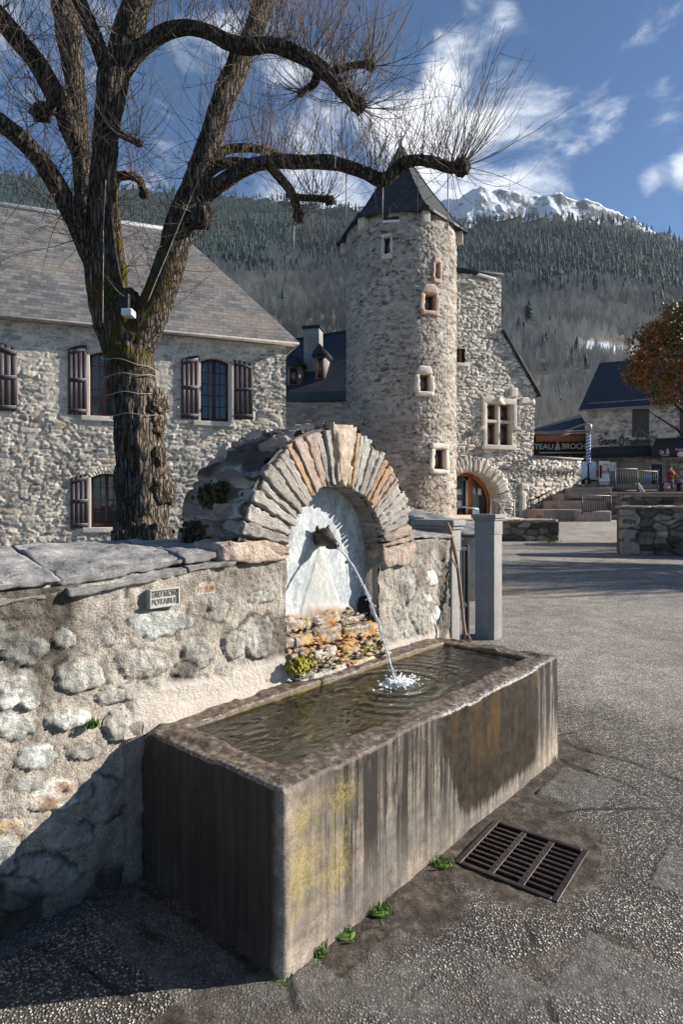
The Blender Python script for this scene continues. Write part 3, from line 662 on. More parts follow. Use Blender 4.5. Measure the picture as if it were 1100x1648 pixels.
# smooth flag stones : (s, w, rs, rw)
slab = np.zeros_like(GX); joint = np.zeros_like(GX)
for (s0, w0, a, b_) in [(-.09, -.10, .24, .20), (.28, -.30, .20, .17), (.34, -.72, .22, .34), (.62, -.98, .3, .3), (2.25, -.92, .24, .14), (1.55, -.98, .2, .2), (2.05, -.25, .22, .16), (-.5, .95, .5, .14), (-.16, .45, .12, .5)]:
    q = np.maximum(np.abs(GS-s0+wob*.08)/a, np.abs(GWv-w0+wob*.08)/b_)+wob2*.12
    slab = np.maximum(slab, ss(1.03, .95, q)); joint = np.maximum(joint, .55*ss(.05, .01, np.abs(q-1.02))*ss(.4, .6, vn2(GX*7, GY*7, 3)))
# long construction joints between pours
def crack(x0, y0, x1, y1, wd, sd):
    dx, dy = x1-x0, y1-y0; L = sqrt(dx*dx+dy*dy); t = ((GX-x0)*dx+(GY-y0)*dy)/L; n = ((GX-x0)*dy-(GY-y0)*dx)/L
    n = n+(fb2(t*1.8+sd, t*0+sd, 4, sd)-.5)*.12
    return ss(wd, wd*.35, np.abs(n))*(t > 0)*(t < L)
def gp(px, py): d = CAMZ*FPX/(py-HY); return ((px-CX)/FPX*d, d)
for (a, b_, wd) in [((905,1190), (1100,1262), .022), ((890,1215), (960,1250), .02), ((880,1300), (1100,1305), .018), ((480,1648), (440,1540), .02), ((845,1480), (900,1648), .016), ((900,1185), (1010,1150), .012), ((150,1430), (330,1590), .025), ((985,1250), (1100,1310), .012), ((30,1500), (230,1648), .012)]:
    x0, y0 = gp(*a); x1, y1 = gp(*b_); joint = np.maximum(joint, crack(x0, y0, x1, y1, wd, int(a[0])))
slab = slab*np.clip(.55+1.2*(fb2(GX*5, GY*5, 4, 91)-.5), 0, .8); joint = joint*ss(.30, .5, fb2(GX*3.5, GY*3.5, 3, 92)); mud = np.clip(mud*(1-slab*.8), 0, 1)
GZ = GZ-joint*.005+slab*.001-mud*.012+mud*.018*(fb2(GX*12, GY*12, 4, 31)-.5)+slab*.008*(fb2(GX*9, GY*9, 4, 33)-.5)+.004*(fb2(GX*40, GY*40, 2, 35)-.5)
# the drain pit below the grate
GR = dict(c=None)
gc = [gp(730,1384), gp(795,1322), gp(950,1362), gp(900,1452)]           # the grate's corners
gcx = np.mean([q[0] for q in gc]); gcy = np.mean([q[1] for q in gc])
ge = (np.array(gc[1])-np.array(gc[0])+np.array(gc[2])-np.array(gc[3]))/2; GRL = np.linalg.norm(ge); GRA = atan2(ge[1], ge[0])
gf = (np.array(gc[2])-np.array(gc[1])+np.array(gc[3])-np.array(gc[0]))/2; GRW = np.linalg.norm(gf)
FG = Fr(gcx, gcy, 0, math.degrees(GRA))
gpx = (GX-gcx)*FG.u[0]+(GY-gcy)*FG.u[1]; gpy = (GX-gcx)*FG.v[0]+(GY-gcy)*FG.v[1]
pit = (np.abs(gpx) < GRL/2-.015) & (np.abs(gpy) < GRW/2-.015)
GZ = np.where(pit, -.30, GZ)
gm = MB(); damp = np.clip(ss(1.9, .6, np.sqrt(np.maximum(np.abs(GS-1.1)-1.3, 0)**2+np.maximum(-GWv-.1, 0)**2)+wob*.9)+ss(3.4, 2.2, GY+wob)*.35, 0, 1); col = np.stack([mud, slab, joint, damp], -1)
gm.grid(np.stack([GX, GY, GZ], -1), None, col)
single('ground', gm, M['ground'], fr=WORLD, kind='structure', smooth=True)

# ================================================================ DRAIN GRATE
t = thing('drain_grate', 'rusty cast iron drain grate with three rows of slots in the ground beside the trough', 'drain grate', FG, (0, 0, 0))
hl, hw = GRL/2, GRW/2; m = MB(); zt, zb = -.002, -.045
m.bbox(-hl, hl, -hw, -hw+.028, zb, zt, .004); m.bbox(-hl, hl, hw-.028, hw, zb, zt, .004)
m.bbox(-hl, -hl+.026, -hw+.028, hw-.028, zb, zt, .004); m.bbox(hl-.026, hl, -hw+.028, hw-.028, zb, zt, .004)
part('frame', m, M['iron'], t)
colw = (2*hw-.056)/3
for k in (1, 2):
    m = MB(); y = -hw+.028+colw*k; m.bbox(-hl+.026, hl-.026, y-.014, y+.014, zb, zt-.002, .003)
    for j in range(11): m.ball((-hl+.05+j*(2*hl-.1)/10, y, zt-.003), (.005, .005, .004), 6, 4)
    part('rib', m, M['iron'], t)
nb = 10; pit_ = (2*hl-.052)/(nb+.0)
for k in range(3):
    y0 = -hw+.028+colw*k+(.014 if k else 0); y1 = -hw+.028+colw*(k+1)-(.014 if k < 2 else 0)
    for j in range(1, nb):
        x = -hl+.026+pit_*j; m = MB(); m.bbox(x-.0085, x+.0085, y0, y1, zb, zt-.003, .003)
        for q in (.2, .5, .8): m.ball((x, y0+(y1-y0)*q, zt-.004), (.004, .004, .004), 6, 4)
        part('bar', m, M['iron'], t)

# ================================================================ TROUGH
t = thing('stone_trough', 'long stained concrete fountain trough brim full of water', 'fountain trough', FT, (0, 0, 0))
def sweep_trough():
    # perimeter of the rounded rectangle, outer; inner one is the same inset
    prof = []   # (inset, z, r, g, b, a)
    for z in np.linspace(-.06, ZT-.016, 44): prof.append((0, z, 1, 0, 0, 0))
    for a in (15, 35, 55, 75): prof.append((.015*(1-cos(R(a))), ZT-.016+.015*sin(R(a)), .7, .35 if a < 50 else .9, 0, 1))
    for q in np.linspace(.020, .128, 10): prof.append((q, ZT, 0, 1, 0, 1 if q < .045 else .0))
    for a in (30, 60, 90): prof.append((.130+.01*sin(R(a)), ZT-.01*(1-cos(R(a))), 0, .9, 0, 0))
    for z in np.linspace(ZT-.03, .37, 12): prof.append((.14, z, 0, 0, 1, 0))
    for q in np.linspace(.16, .44, 12): prof.append((q, .36, 0, 0, 1, 0))
    return prof
prof = sweep_trough()
def perim(L, W, r, step=.016):
    """the same number of points for every inset: parametrised by corner arcs and sides"""
    pts = []; nl, nw, na = int(L/step), int(W/step), 6
    r = max(r, .002)
    def seg(a, b, n): return [(a[0]+(b[0]-a[0])*i/n, a[1]+(b[1]-a[1])*i/n) for i in range(n)]
    def arc(cx, cy, a0): return [(cx+r*cos(R(a0+90*i/na)), cy+r*sin(R(a0+90*i/na))) for i in range(na)]
    return nl, nw, na, seg, arc
def ring(ins):
    x0, x1, y0, y1 = ins, LT-ins, ins, WT-ins; r = max(.03-ins*.12, .012); r = min(r, (y1-y0)/2.01)
    nl, nw, na = 150, 56, 6
    def seg(a, b, n): return [(a[0]+(b[0]-a[0])*i/n, a[1]+(b[1]-a[1])*i/n) for i in range(n)]
    def arc(cx, cy, a0): return [(cx+r*cos(R(a0+90*i/na)), cy+r*sin(R(a0+90*i/na))) for i in range(na)]
    p = seg((x0+r, y0), (x1-r, y0), nl)+arc(x1-r, y0+r, -90)+seg((x1, y0+r), (x1, y1-r), nw)+arc(x1-r, y1-r, 0)
    p += seg((x1-r, y1), (x0+r, y1), nl)+arc(x0+r, y1-r, 90)+seg((x0, y1-r), (x0, y0+r), nw)+arc(x0+r, y0+r, 180)
    return p
rows = []; cols = []
for (ins, z, cr, cg, cb, ca_) in prof:
    p = np.array(ring(ins)); rows.append(np.column_stack([p, np.full(len(p), z)]))
    front = ss(.06, .0, p[:, 1]-ins); 
    crust = ca_*ss(.92, 1.1, p[:, 0])*ss(2.3, 2.1, p[:, 0])*ss(.1, .0, p[:, 1])
    cols.append(np.column_stack([cr*front, np.full(len(p), cg), np.full(len(p), cb), np.maximum(crust, ca_*.5*ss(.04, .0, p[:, 0]))]))
P = np.array(rows); C = np.array(cols)
P = np.concatenate([P, P[:, :1]], 1); C = np.concatenate([C, C[:, :1]], 1)
n1 = fb3(P*9, 4, 3)-.5; n2 = fb3(P*38, 3, 5)-.5; n3 = fb3(P*3, 2, 9)-.5
rimw = ss(ZT-.10, ZT-.02, P[..., 2])
cen = np.array([LT/2, WT/2, .3]); dr = P-cen; dr /= np.linalg.norm(dr, axis=-1)[..., None]
amp = n3*.010+n1*(.005+.010*rimw)+n2*(.0035+.007*rimw)
outw = (P[..., :2]-cen[:2]); nd = np.zeros_like(P)
side = ((P[..., 1] < .03) | (P[..., 1] > WT-.03)); nd[..., 1] = np.where(side, np.sign(P[..., 1]-WT/2), 0); nd[..., 0] = np.where((P[..., 0] < .03) | (P[..., 0] > LT-.03), np.sign(P[..., 0]-LT/2), 0)
nd[..., 2] = rimw
P = P+nd*amp[..., None]
# chips on the outer arris, the worn low lip where the water spills over the front, the notch by the wall
chip = ss(.60, .72, vn2(P[..., 0]*7+3, P[..., 1]*7, 41))*rimw; P[..., 2] -= chip*.010
lip = ss(.9, 1.1, P[..., 0])*ss(2.15, 2.0, P[..., 0])*ss(.14, .04, P[..., 1])*rimw; P[..., 2] -= lip*.016
notch = ss(.10, .0, np.sqrt((P[..., 0]/.9)**2+((P[..., 1]-.90)/1.1)**2)); P[..., 2] -= notch*.05*rimw
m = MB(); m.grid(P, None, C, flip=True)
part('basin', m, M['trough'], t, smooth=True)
m = MB(); m.box(.3, LT-.3, .3, WT-.3, .15, .363, (0, 0, 1, 0)); part('basin_floor', m, M['trough'], t)
# lime line along the back edge of the water
m = MB(); xs = np.linspace(.13, LT-.13, 160)
m.tube([(x, .772+.004*sin(x*9)+.004*vn2(np.array([x*30.]), np.array([1.]), 5)[0], .616) for x in xs], [.0055+.004*vn2(np.array([x*60.]), np.array([2.]), 6)[0] for x in xs], 6)
part('lime_line', m, M['trim'], t, smooth=True)
# stones lying on the bottom
m = MB()
for k in range(26):
    x, y = .3+random.random()*1.8, .24+random.random()*.45; r = .02+random.random()*.05
    m.ball((x, y, .365), (r, r*.8, r*.45), 8, 6, .3, k, col=(0, 0, 1, 0))
part('silt_stones', m, M['trough'], t, smooth=True, kind='stuff')
# water
wx = np.linspace(.125, LT-.125, 150); wy = np.linspace(.125, WT-.125, 50); X, Y = np.meshgrid(wx, wy)
dd = np.sqrt((X-1.28)**2+(Y-.46)**2)
Z = .609+.004*np.sin(dd*46)*np.exp(-dd*2.6)*ss(.0, .06, dd)+.0035*(fb2(X*9, Y*16, 3, 3)-.5)
m = MB(); m.grid(np.stack([X, Y, Z], -1)); single('water', m, M['water'], fr=FT, kind='structure', smooth=True)

# ================================================================ FOUNTAIN WALL
WY = .90
wall = thing('fountain_wall', 'rendered rubble wall with slate coping and a round arched niche of upright schist slabs', 'wall', FT, (0, WY, 0))
SC, ZC, RI, RO = 1.288, 1.288, .414, .775
S0, S1 = -2.9, 2.575
xs = np.concatenate([np.arange(S0, -1.2, .03), np.arange(-1.2, S1+.001, .0085)]); zs = np.arange(-.05, 1.345, .0085)
X, Z = np.meshgrid(xs, zs)
u_, v_ = FT.u, FT.v
WXw = OX+X*u_[0]+WY*v_[0]; WYw = OY+X*u_[1]+WY*v_[1]
PXI = CX+WXw/WYw*FPX; PYI = HY-(Z-CAMZ)/WYw*FPX
nA = fb2(X*5, Z*5, 4, 60)-.5; nB = fb2(X*18, Z*18, 4, 61)-.5; nC = fb2(X*60, Z*60, 3, 62)-.5; nD = fb2(X*1.6, Z*1.6, 3, 63)-.5
nR = np.abs(fb2(X*9+5, Z*9, 4, 64)-.5); nE = fb2(X*30, Z*30, 4, 65, .6)-.5
H = nD*.05+nA*.024+nB*.016+nE*.020+nC*.010-nR*.014
tone = np.full(X.shape, .4); cont = np.zeros(X.shape); mort = np.ones(X.shape)
stones = [(37,1043,37,25,.74,.030,0),(105,1028,19,17,.84,.026,.2),(174,1020,13,21,.3,.012,0),(255,1003,46,21,.56,.03,-.12),(26,1109,36,32,.82,.035,0),(131,1087,42,27,.5,.022,-.1),
 (109,1157,37,17,.62,.034,-.15),(236,1066,42,22,.3,.02,0),(320,1047,25,24,.42,.024,0),(350,982,18,20,.36,.02,.2),(412,1022,28,37,.5,.022,.1),(376,1036,17,24,.38,.02,0),
 (57,1218,35,19,.6,.02,-.2),(18,1168,34,20,.55,.018,0),(215,1112,30,12,.35,.014,0),(94,1280,48,24,.93,.022,-.25),(108,1345,42,22,.3,.03,0),(160,1282,40,36,.28,.02,0),(10,1342,24,26,1.,.018,0),(362,1077,15,12,.35,.016,0),
 (70,1410,60,30,.25,.04,0),(20,1440,40,30,.3,.03,0),(40,1260,26,14,.4,.012,0),(190,1170,22,24,.4,.014,0),(270,1105,28,10,.4,.012,0),(140,1210,30,14,.25,.014,0),(300,1000,14,12,.4,.012,0),(420,960,22,10,.45,.01,0),
 (656,941,12,27,.42,.02,0),(676,995,13,25,.45,.024,0),(694,930,10,13,.8,.018,0),(668,901,13,11,.35,.015,0),(702,990,9,14,.8,.014,0),(717,955,7,14,.35,.014,0),(652,1012,12,13,.45,.014,0),(688,962,7,6,.7,.01,0),(712,915,10,12,.4,.014,0),(640,985,8,14,.4,.012,0),
 (30,985,40,10,.3,.012,0),(10,1075,20,14,.35,.012,0),(185,955,20,9,.4,.01,0),(330,945,14,10,.98,.014,0),(180,1120,22,14,.4,.014,0),(300,1078,20,12,.35,.012,.1)]
rr = np.random.RandomState(5)
for k in range(70):     # lesser stones filling the part outside the photograph and the gaps
    stones.append((rr.uniform(-900, -20), rr.uniform(950, 1700), rr.uniform(20, 70), rr.uniform(15, 45), rr.uniform(.1, .8), .02, rr.uniform(-.2, .2)))
for k, (sx, sy, ra, rb, tn_, pr, ang) in enumerate(stones):
    dx = PXI-sx; dy = PYI-sy; c_, s_ = cos(ang), sin(ang); du = (dx*c_+dy*s_)/ra; dv = (-dx*s_+dy*c_)/rb
    th = np.arctan2(dv, du); 
    wb = .34*(vn2(np.cos(th)*1.4+k*9, np.sin(th)*1.4+k, 70+k)-.5)+.22*(vn2(np.cos(th)*3.5+k*9, np.sin(th)*3.5+k, 90+k)-.5)+nB*.5
    q = (np.abs(du)**2.5+np.abs(dv)**2.5)**(1/2.5)+wb
    mk = ss(1.03, .96, q)
    pr = pr*.55; prof_ = pr*np.clip(1.02-.5*q**8, .1, 1)+nB*.020+nA*.020+nE*.024+nC*.006-nR*.016+.25*pr*(vn2(X*11+k, Z*11, 300+k)-.5)
    groove = ss(.93, 1.05, q)*ss(1.22, 1.08, q)*.007*vn2(X*6+k, Z*6, 7)
    cont = np.maximum(cont, ss(.92, 1.02, q)*ss(1.16, 1.05, q)*ss(.35, .6, vn2(X*9+k, Z*9, 17)))
    H = H*(1-mk)+(prof_+nC*.006)*mk-groove
    tone = np.where(mk > .5, np.clip(tn_+nB*.3, 0, 1), tone); mort = np.minimum(mort, 1-mk*(.88 if tn_ > .5 else .45))
# pale smooth fillet of mortar above the trough, and the vertical one at its end
fil = ss(.60, .66, Z)*ss(.80-.0*X, .755, Z+.05*nA+.012*X)*ss(-.08, -.02, X)*ss(.93, .86, X)
fil2 = ss(-.10, -.07, X+nA*.03)*ss(.02, .0, X)*ss(.72, .66, Z)
fil3 = ss(.70, .64, Z+nA*.05)*ss(1.72, 1.78, X)*ss(2.45, 2.35, X)
grime_c = cont*.85
filt = np.clip(np.maximum.reduce([fil, fil2*.25, fil3]), 0, 1)
H = H*(1-filt*.8)+filt*.012
grime = np.clip(ss(.50, .0, Z)*ss(.1, -.3, X)*.9*ss(.35, .6, fb2(X*3, Z*3, 4, 81))+ss(.56, .70, fb2(X*4, Z*2.5, 5, 82))*.75+ss(.40, .75, fb2(X*14, Z*1.6, 3, 83))*ss(.6, 1.15, Z)*.25+ss(.14, .0, Z)*.7+grime_c, 0, 1)
ro = np.sqrt((X-SC)**2+(np.maximum(Z, ZC)-ZC)**2)
hole = (ro < RI-.006) & (Z > .56)
fm = ~(hole[:-1, :-1] | hole[1:, 1:] | hole[:-1, 1:] | hole[1:, :-1])
# front face bulges a little; the top edge stays under the coping
P = np.stack([X, WY-H, Z], -1)
col = np.stack([tone, mort, grime, filt*.8], -1)
ztop = 1.27+.02*ss(0, .5, X)+.055*ss(1.7, 2.1, X)
fm &= (Z[:-1, :-1] < ztop[:-1, :-1])
m = MB(); m.grid(P, fm, col)
part('rubble_masonry', m, M['fountain'], wall, smooth=True)
m = MB()    # body of the wall behind its face, its end and its back
m.box(S0, SC-RI-.0, WY+.06, WY+.55, -.1, 1.30, (.4, 1, 0, 0)); m.box(SC+RI, S1-.01, WY+.06, WY+.55, -.1, 1.30, (.4, 1, 0, 0)); m.box(SC-RI, SC+RI, WY+.17, WY+.55, -.1, 1.30, (.4, 1, 0, 0))
m.box(SC-RI, SC+RI, WY+.02, WY+.17, -.1, .66, (.4, 1, .3, 0))
Zs, Ys = np.meshgrid(np.arange(-.05, 1.34, .02), np.arange(0, .56, .02), indexing='ij')
hh = .02*(fb2(Ys*9, Zs*9, 4, 88)-.5); m.grid(np.stack([S1+hh, WY+Ys-.01, Zs], -1), None, np.stack([Ys*0+.5, Ys*0+.8, Ys*0+.1, Ys*0], -1))
part('wall_core', m, M['fountain'], wall, smooth=False)
# mortar fillet standing proud at the end of the trough
m = MB(); m.rock([(-.085,.87,-.10),(.012,.86,-.10),(-.085,.96,-.10),(.012,.96,-.10),(-.075,.885,.66),(.015,.865,.66),(-.075,.96,.69),(.015,.96,.69)], (8,5,60), .020, 3, .25, 13, (.4, 1, .62, .15))
part('mortar_fillet', m, M['fountain'], wall, smooth=True)
m = MB(); xs_ = np.linspace(-.08, .92, 60); rowsF = []
for q in np.linspace(0, 1, 9):
    rowsF.append([(x, WY-.052*(1-q)**1.5*ss(-.06, .14, x)-.010*(1-q)+.022*q-.02*(fb2(np.array([x*11]), np.array([q*3]), 3, 5)[0]-.5), .60+(.165+.07*(fb2(np.array([x*7]), np.array([0.]), 3, 15)[0]-.5))*q*(1-.3*x)) for x in xs_])
m.grid(np.array(rowsF), None, np.tile([.4, 1, 0, .62], (9*60, 1)))
part('mortar_fillet', m, M['fountain'], wall, smooth=True)

# coping slabs: sloping schist slabs, split layers at their front edge
def slab_coping(x0, x1, zf0, zf1, zb, seed, y0=-.045, y1=.56, th=.035, layers=2):
    m = MB()
    for L in range(layers):
        o = L*.5*th; e = (L)*.018
        zz0, zz1 = zf0-th*(layers-1-L), zf1-th*(layers-1-L)
        zb_ = zb-th*(layers-1-L)*.8
        m.rock([(x0,WY+y0+e,zz0-th),(x1,WY+y0+e+.01,zz1-th),(x0,WY+y1,zb_-th),(x1,WY+y1,zb_-th),(x0+.005,WY+y0+e+.012,zz0),(x1-.005,WY+y0+e,zz1),(x0,WY+y1,zb_),(x1,WY+y1,zb_)],
               (max(8, int((x1-x0)/.013)), 34, 3), .012, seed+L*5, .30, 6)
        V = m.V[-1]; f = ss(WY+.16, WY-.05, V[:, 1]); w_ = fb2(V[:, 0]*3.1+seed, V[:, 0]*0+L*3, 4, seed+L)-.5; w2 = np.abs(fb2(V[:, 0]*11+seed, V[:, 0]*0+L*5, 3, seed+L)-.5)
        V[:, 1] += f*(w_*.10+w2*.07)
        st_ = np.floor(3.99*fb2(V[:, 0]*2.3+L*4, V[:, 1]*4, 3, seed+33))*.0075; V[:, 2] += st_*(1 if L == layers-1 else .3)-.008
    return m
for k, (a, b_, z0, z1) in enumerate([(-2.9,-1.9,1.27,1.28),(-1.9,-1.12,1.28,1.26),(-1.12,-.335,1.27,1.285),(-.33,.235,1.285,1.325),(.23,.50,1.335,1.345)]):
    part('coping_slab', slab_coping(a, b_, z0+.018, z1+.018, 1.41+.01*(k % 2), 3+k*7), M['coping'], wall, smooth=True)
part('coping_slab', slab_coping(2.06, 2.59, 1.375, 1.365, 1.40, 50, -.03, .5, .03), M['coping'], wall, smooth=True)

# arch: imposts, voussoirs, keystone
def wedge(a0, a1, r0, r1, f0, f1, seed, n=(6, 8, 26), amp=.012, lean=0.):
    """block between the angles a0..a1 (degrees, 0 = right, 180 = left) and radii; f0/f1 = front proud, depth back"""
    c = []
    for yy in (0, 1):
        for (a, r) in ((a0, r0), (a1, r0), (a0, r1), (a1, r1)): pass
    def p(a, r, y): return (SC+r*cos(R(a)), y, ZC+r*sin(R(a)))
    # box order z,y,x : z -> radius, y -> depth, x -> angle (decreasing so that it stays right-handed)
    c = [p(a1, r0, WY-f0), p(a0, r0, WY-f0), p(a1, r0, WY+f1), p(a0, r0, WY+f1), p(a1+lean, r1, WY-f0+.01), p(a0+lean, r1, WY-f0+.01), p(a1+lean, r1, WY+f1), p(a0+lean, r1, WY+f1)]
    m = MB(); m.rock(c, n, amp, seed, .08, 18); return m
ang = 4.; sd = 100
plan = []
while ang < 74: 
    wdt = random.choice([3.2, 4.2, 5.4, 6.4, 4.6]); plan.append((ang, min(ang+wdt, 76))); ang += wdt
plan_l = []; ang = 96.5
while ang < 176: 
    wdt = random.choice([3.8, 5.0, 6.4, 7.6, 4.4]); plan_l.append((ang, min(ang+wdt, 178))); ang += wdt
mats = ['vous_grey', 'vous_white', 'vous_pink', 'vous_grey', 'vous_white', 'vous_grey', 'vous_orange', 'vous_grey', 'vous_white', 'vous_pink']
for k, (a0, a1) in enumerate(plan+plan_l):
    left = a0 > 90; r1 = RO-.028+random.uniform(-.022, .014)+(.0 if left else .02); g = .38
    if a1-a0 < 1.6: continue
    mt = mats[(k*7+3) % 10] if (a0 > 9) else 'vous_pink'
    if abs(a0-48) < 3: mt = 'vous_orange'
    part('voussoir', wedge(a0+g*.6, a1-g*.6, RI-.006+random.uniform(0, .016), r1, .028+random.uniform(0, .014), .15, sd+k, amp=.009, lean=random.uniform(-.5, .5)), M[mt], wall, smooth=True)
part('keystone', wedge(79.5, 95.8, RI+.002, RO+.02, .052, .5, 77, (16, 10, 26), .013), M['key'], wall, smooth=True)
part('voussoir', wedge(75.6, 78.6, RI, RO-.01, .045, .15, 78), M['vous_orange'], wall, smooth=True)
m = MB(); m.rock([(.42,WY-.045,1.29),(.875,WY-.03,1.30),(.42,WY+.3,1.29),(.875,WY+.3,1.30),(.43,WY-.03,1.40),(.80,WY-.03,1.43),(.43,WY+.3,1.41),(.80,WY+.3,1.43)], (18, 8, 7), .016, 9, .12, 9)
part('impost_stone', m, M['vous_pink'], wall, smooth=True)
m = MB(); m.rock([(1.708,WY-.04,1.17),(2.07,WY-.04,1.18),(1.708,WY+.2,1.17),(2.07,WY+.3,1.18),(1.705,WY-.03,1.325),(2.08,WY-.03,1.325),(1.705,WY+.2,1.33),(2.08,WY+.3,1.33)], (14, 8, 8), .014, 19, .12, 9)
part('impost_stone', m, M['vous_pink'], wall, smooth=True)
# mortar bed between the voussoirs, jambs and soffit of the niche
aa = np.linspace(0, 180, 130); rrs = np.linspace(RI, RO-.02, 30); A, Rr = np.meshgrid(aa, rrs)
hb = .012*(fb2(A*.35, Rr*20, 3, 5)-.5); m = MB()
m.grid(np.stack([SC+Rr*np.cos(np.radians(A)), WY+.004+hb, ZC+Rr*np.sin(np.radians(A))], -1), None, np.stack([A*0+.3, A*0+1, A*0+.85, A*0], -1), flip=False)
part('arch_mortar', m, M['fountain'], wall, smooth=True)
m = MB(); path = [(SC+RI, z) for z in np.arange(.60, ZC, .02)]+[(SC+RI*cos(R(a)), ZC+RI*sin(R(a))) for a in np.arange(0, 180.1, 2)]+[(SC-RI, z) for z in np.arange(ZC-.02, .59, -.02)]
ys = np.linspace(WY+.012, WY+.19, 14); Pp = np.array([[(x, y, z) for y in ys] for (x, z) in path])
nn = .02*(fb3(Pp*14, 3, 8)-.5); cx_ = Pp[..., 0]-SC; cz_ = np.maximum(Pp[..., 2]-ZC, 0); ln = np.sqrt(cx_**2+cz_**2)+1e-6
Pp[..., 0] -= cx_/ln*nn; Pp[..., 2] -= cz_/ln*nn
m.grid(Pp, None, np.tile([.45, .55, .15, 0], (Pp.shape[0]*Pp.shape[1], 1)), flip=False)
part('niche_reveal', m, M['fountain'], wall, smooth=True)
# the slate panel at the back of the niche
PD = .125
X, Z = np.meshgrid(np.arange(SC-RI-.02, SC+RI+.021, .008), np.arange(.62, ZC+RI+.02, .008))
hp = .018*(fb2(X*4, Z*2.4, 4, 14)-.5)+.006*(fb2(X*22, Z*12, 3, 15)-.5)
# shallow raised wedge under the head, broken foot
hx, hz = 1.27, 1.36
wed = ss(.0, .012, (hz-Z)*.46-np.abs(X-hx-.02*(hz-Z))); hp = hp+wed*.007*ss(1.37, 1.3, Z)
foot = ss(.93+.05, .91, Z+.12*(fb2(X*7, Z*7, 3, 18)-.5)); hp = hp+foot*.02
m = MB(); m.grid(np.stack([X, WY+PD-hp, Z], -1), None, np.stack([wed, foot*.9, X*0, X*0], -1))
part('slate_panel', m, M['panel'], wall, smooth=True)
# small recess at the panel's lower right, its shade made as a near-black block
m = MB(); m.rock([(1.60,WY+.05,.80),(1.70,WY+.05,.80),(1.60,WY+.12,.80),(1.70,WY+.12,.80),(1.615,WY+.09,.98),(1.70,WY+.07,1.0),(1.615,WY+.12,.98),(1.70,WY+.12,1.0)], (5, 3, 8), .006, 3)
part('dark_recess', m, M['void'], wall, smooth=True)
# ledge stones under the niche, stepping down to the trough
rr = np.random.RandomState(8)
for k, (x0, x1, z0, z1, y0, mt) in enumerate([(.86,1.05,.66,.80,-.05,'ledge'),(1.04,1.26,.67,.78,-.055,'vous_white'),(1.25,1.50,.66,.76,-.06,'ledge'),(1.49,1.72,.64,.75,-.05,'ledge'),
      (.87,1.12,.79,.87,.0,'ledge'),(1.11,1.36,.775,.88,-.01,'ledge'),(1.35,1.70,.755,.84,-.015,'ledge'),(.88,1.10,.865,.95,.06,'ledge'),(1.08,1.40,.87,.945,.05,'ledge'),(1.40,1.69,.84,.90,.05,'ledge'),
      (.90,1.30,.61,.67,-.10,'vous_white'),(1.28,1.74,.61,.665,-.09,'ledge')]):
    m = MB(); j = lambda q=.012: rr.uniform(-q, q)
    m.rock([(x0,WY+y0,z0),(x1,WY+y0+j(),z0+j()),(x0,WY+.17,z0),(x1,WY+.17,z0),(x0+.01,WY+y0+.02+j(),z1+j()),(x1-.01,WY+y0+.02,z1+j()),(x0,WY+.17,z1),(x1,WY+.17,z1)], (16, 9, 8), .020, 200+k, .30, 18)
    part('ledge_stone', m, M[mt], wall, smooth=True)
m = MB(); rr = np.random.RandomState(18)
for k in range(420):
    x_ = rr.uniform(.90, 1.70); lv = rr.rand(); y_ = WY-.09+lv*.20+rr.uniform(-.01, .01); z_ = .665+lv*.25+rr.uniform(-.015, .02)+.03*(fb2(np.array([x_*6]), np.array([lv]), 2, 3)[0]-.5)
    q = rr.uniform(.003, .015)*(1.6 if rr.rand() < .1 else 1); m.ball((x_, y_, z_), (q*1.7, q, q*.6), 6, 5, 1.1, k, 14, (rr.rand(), rr.rand(), rr.rand(), rr.rand()))
part('rubble_debris', m, M['ledge'], wall, smooth=False, kind='stuff')
# vault behind the arch
RB = RO-.02; aa = np.arange(0, 186, .55); yb = np.arange(.0, .66, .0085); A, Yb = np.meshgrid(aa, yb); arc_ = np.radians(A)*RB
h, tn_, mo = masonry(Yb*1.0+arc_*.15, arc_, .30, .12, 33, .4, (.02, .26)); h2 = fb2(Yb*30, arc_*30, 4, 3)-.5
rr_ = RB-.035+.058*h+.022*h2-.11*ss(.50, .66, Yb)
m = MB(); m.grid(np.stack([SC+rr_*np.cos(np.radians(A)), WY+.02+Yb, ZC+.01+rr_*np.sin(np.radians(A))], -1), None, np.stack([tn_, mo*ss(.3, .55, fb2(Yb*6, arc_*6, 3, 44)), A*0, A*0], -1), flip=True)
fan = np.array([(SC+(RB-.12)*cos(R(a)), WY+.66, ZC+(RB-.12)*sin(R(a))) for a in range(0, 181, 6)]); m.add(fan, [tuple(range(len(fan)))])
part('vault_masonry', m, M['barrel'], wall, smooth=True)

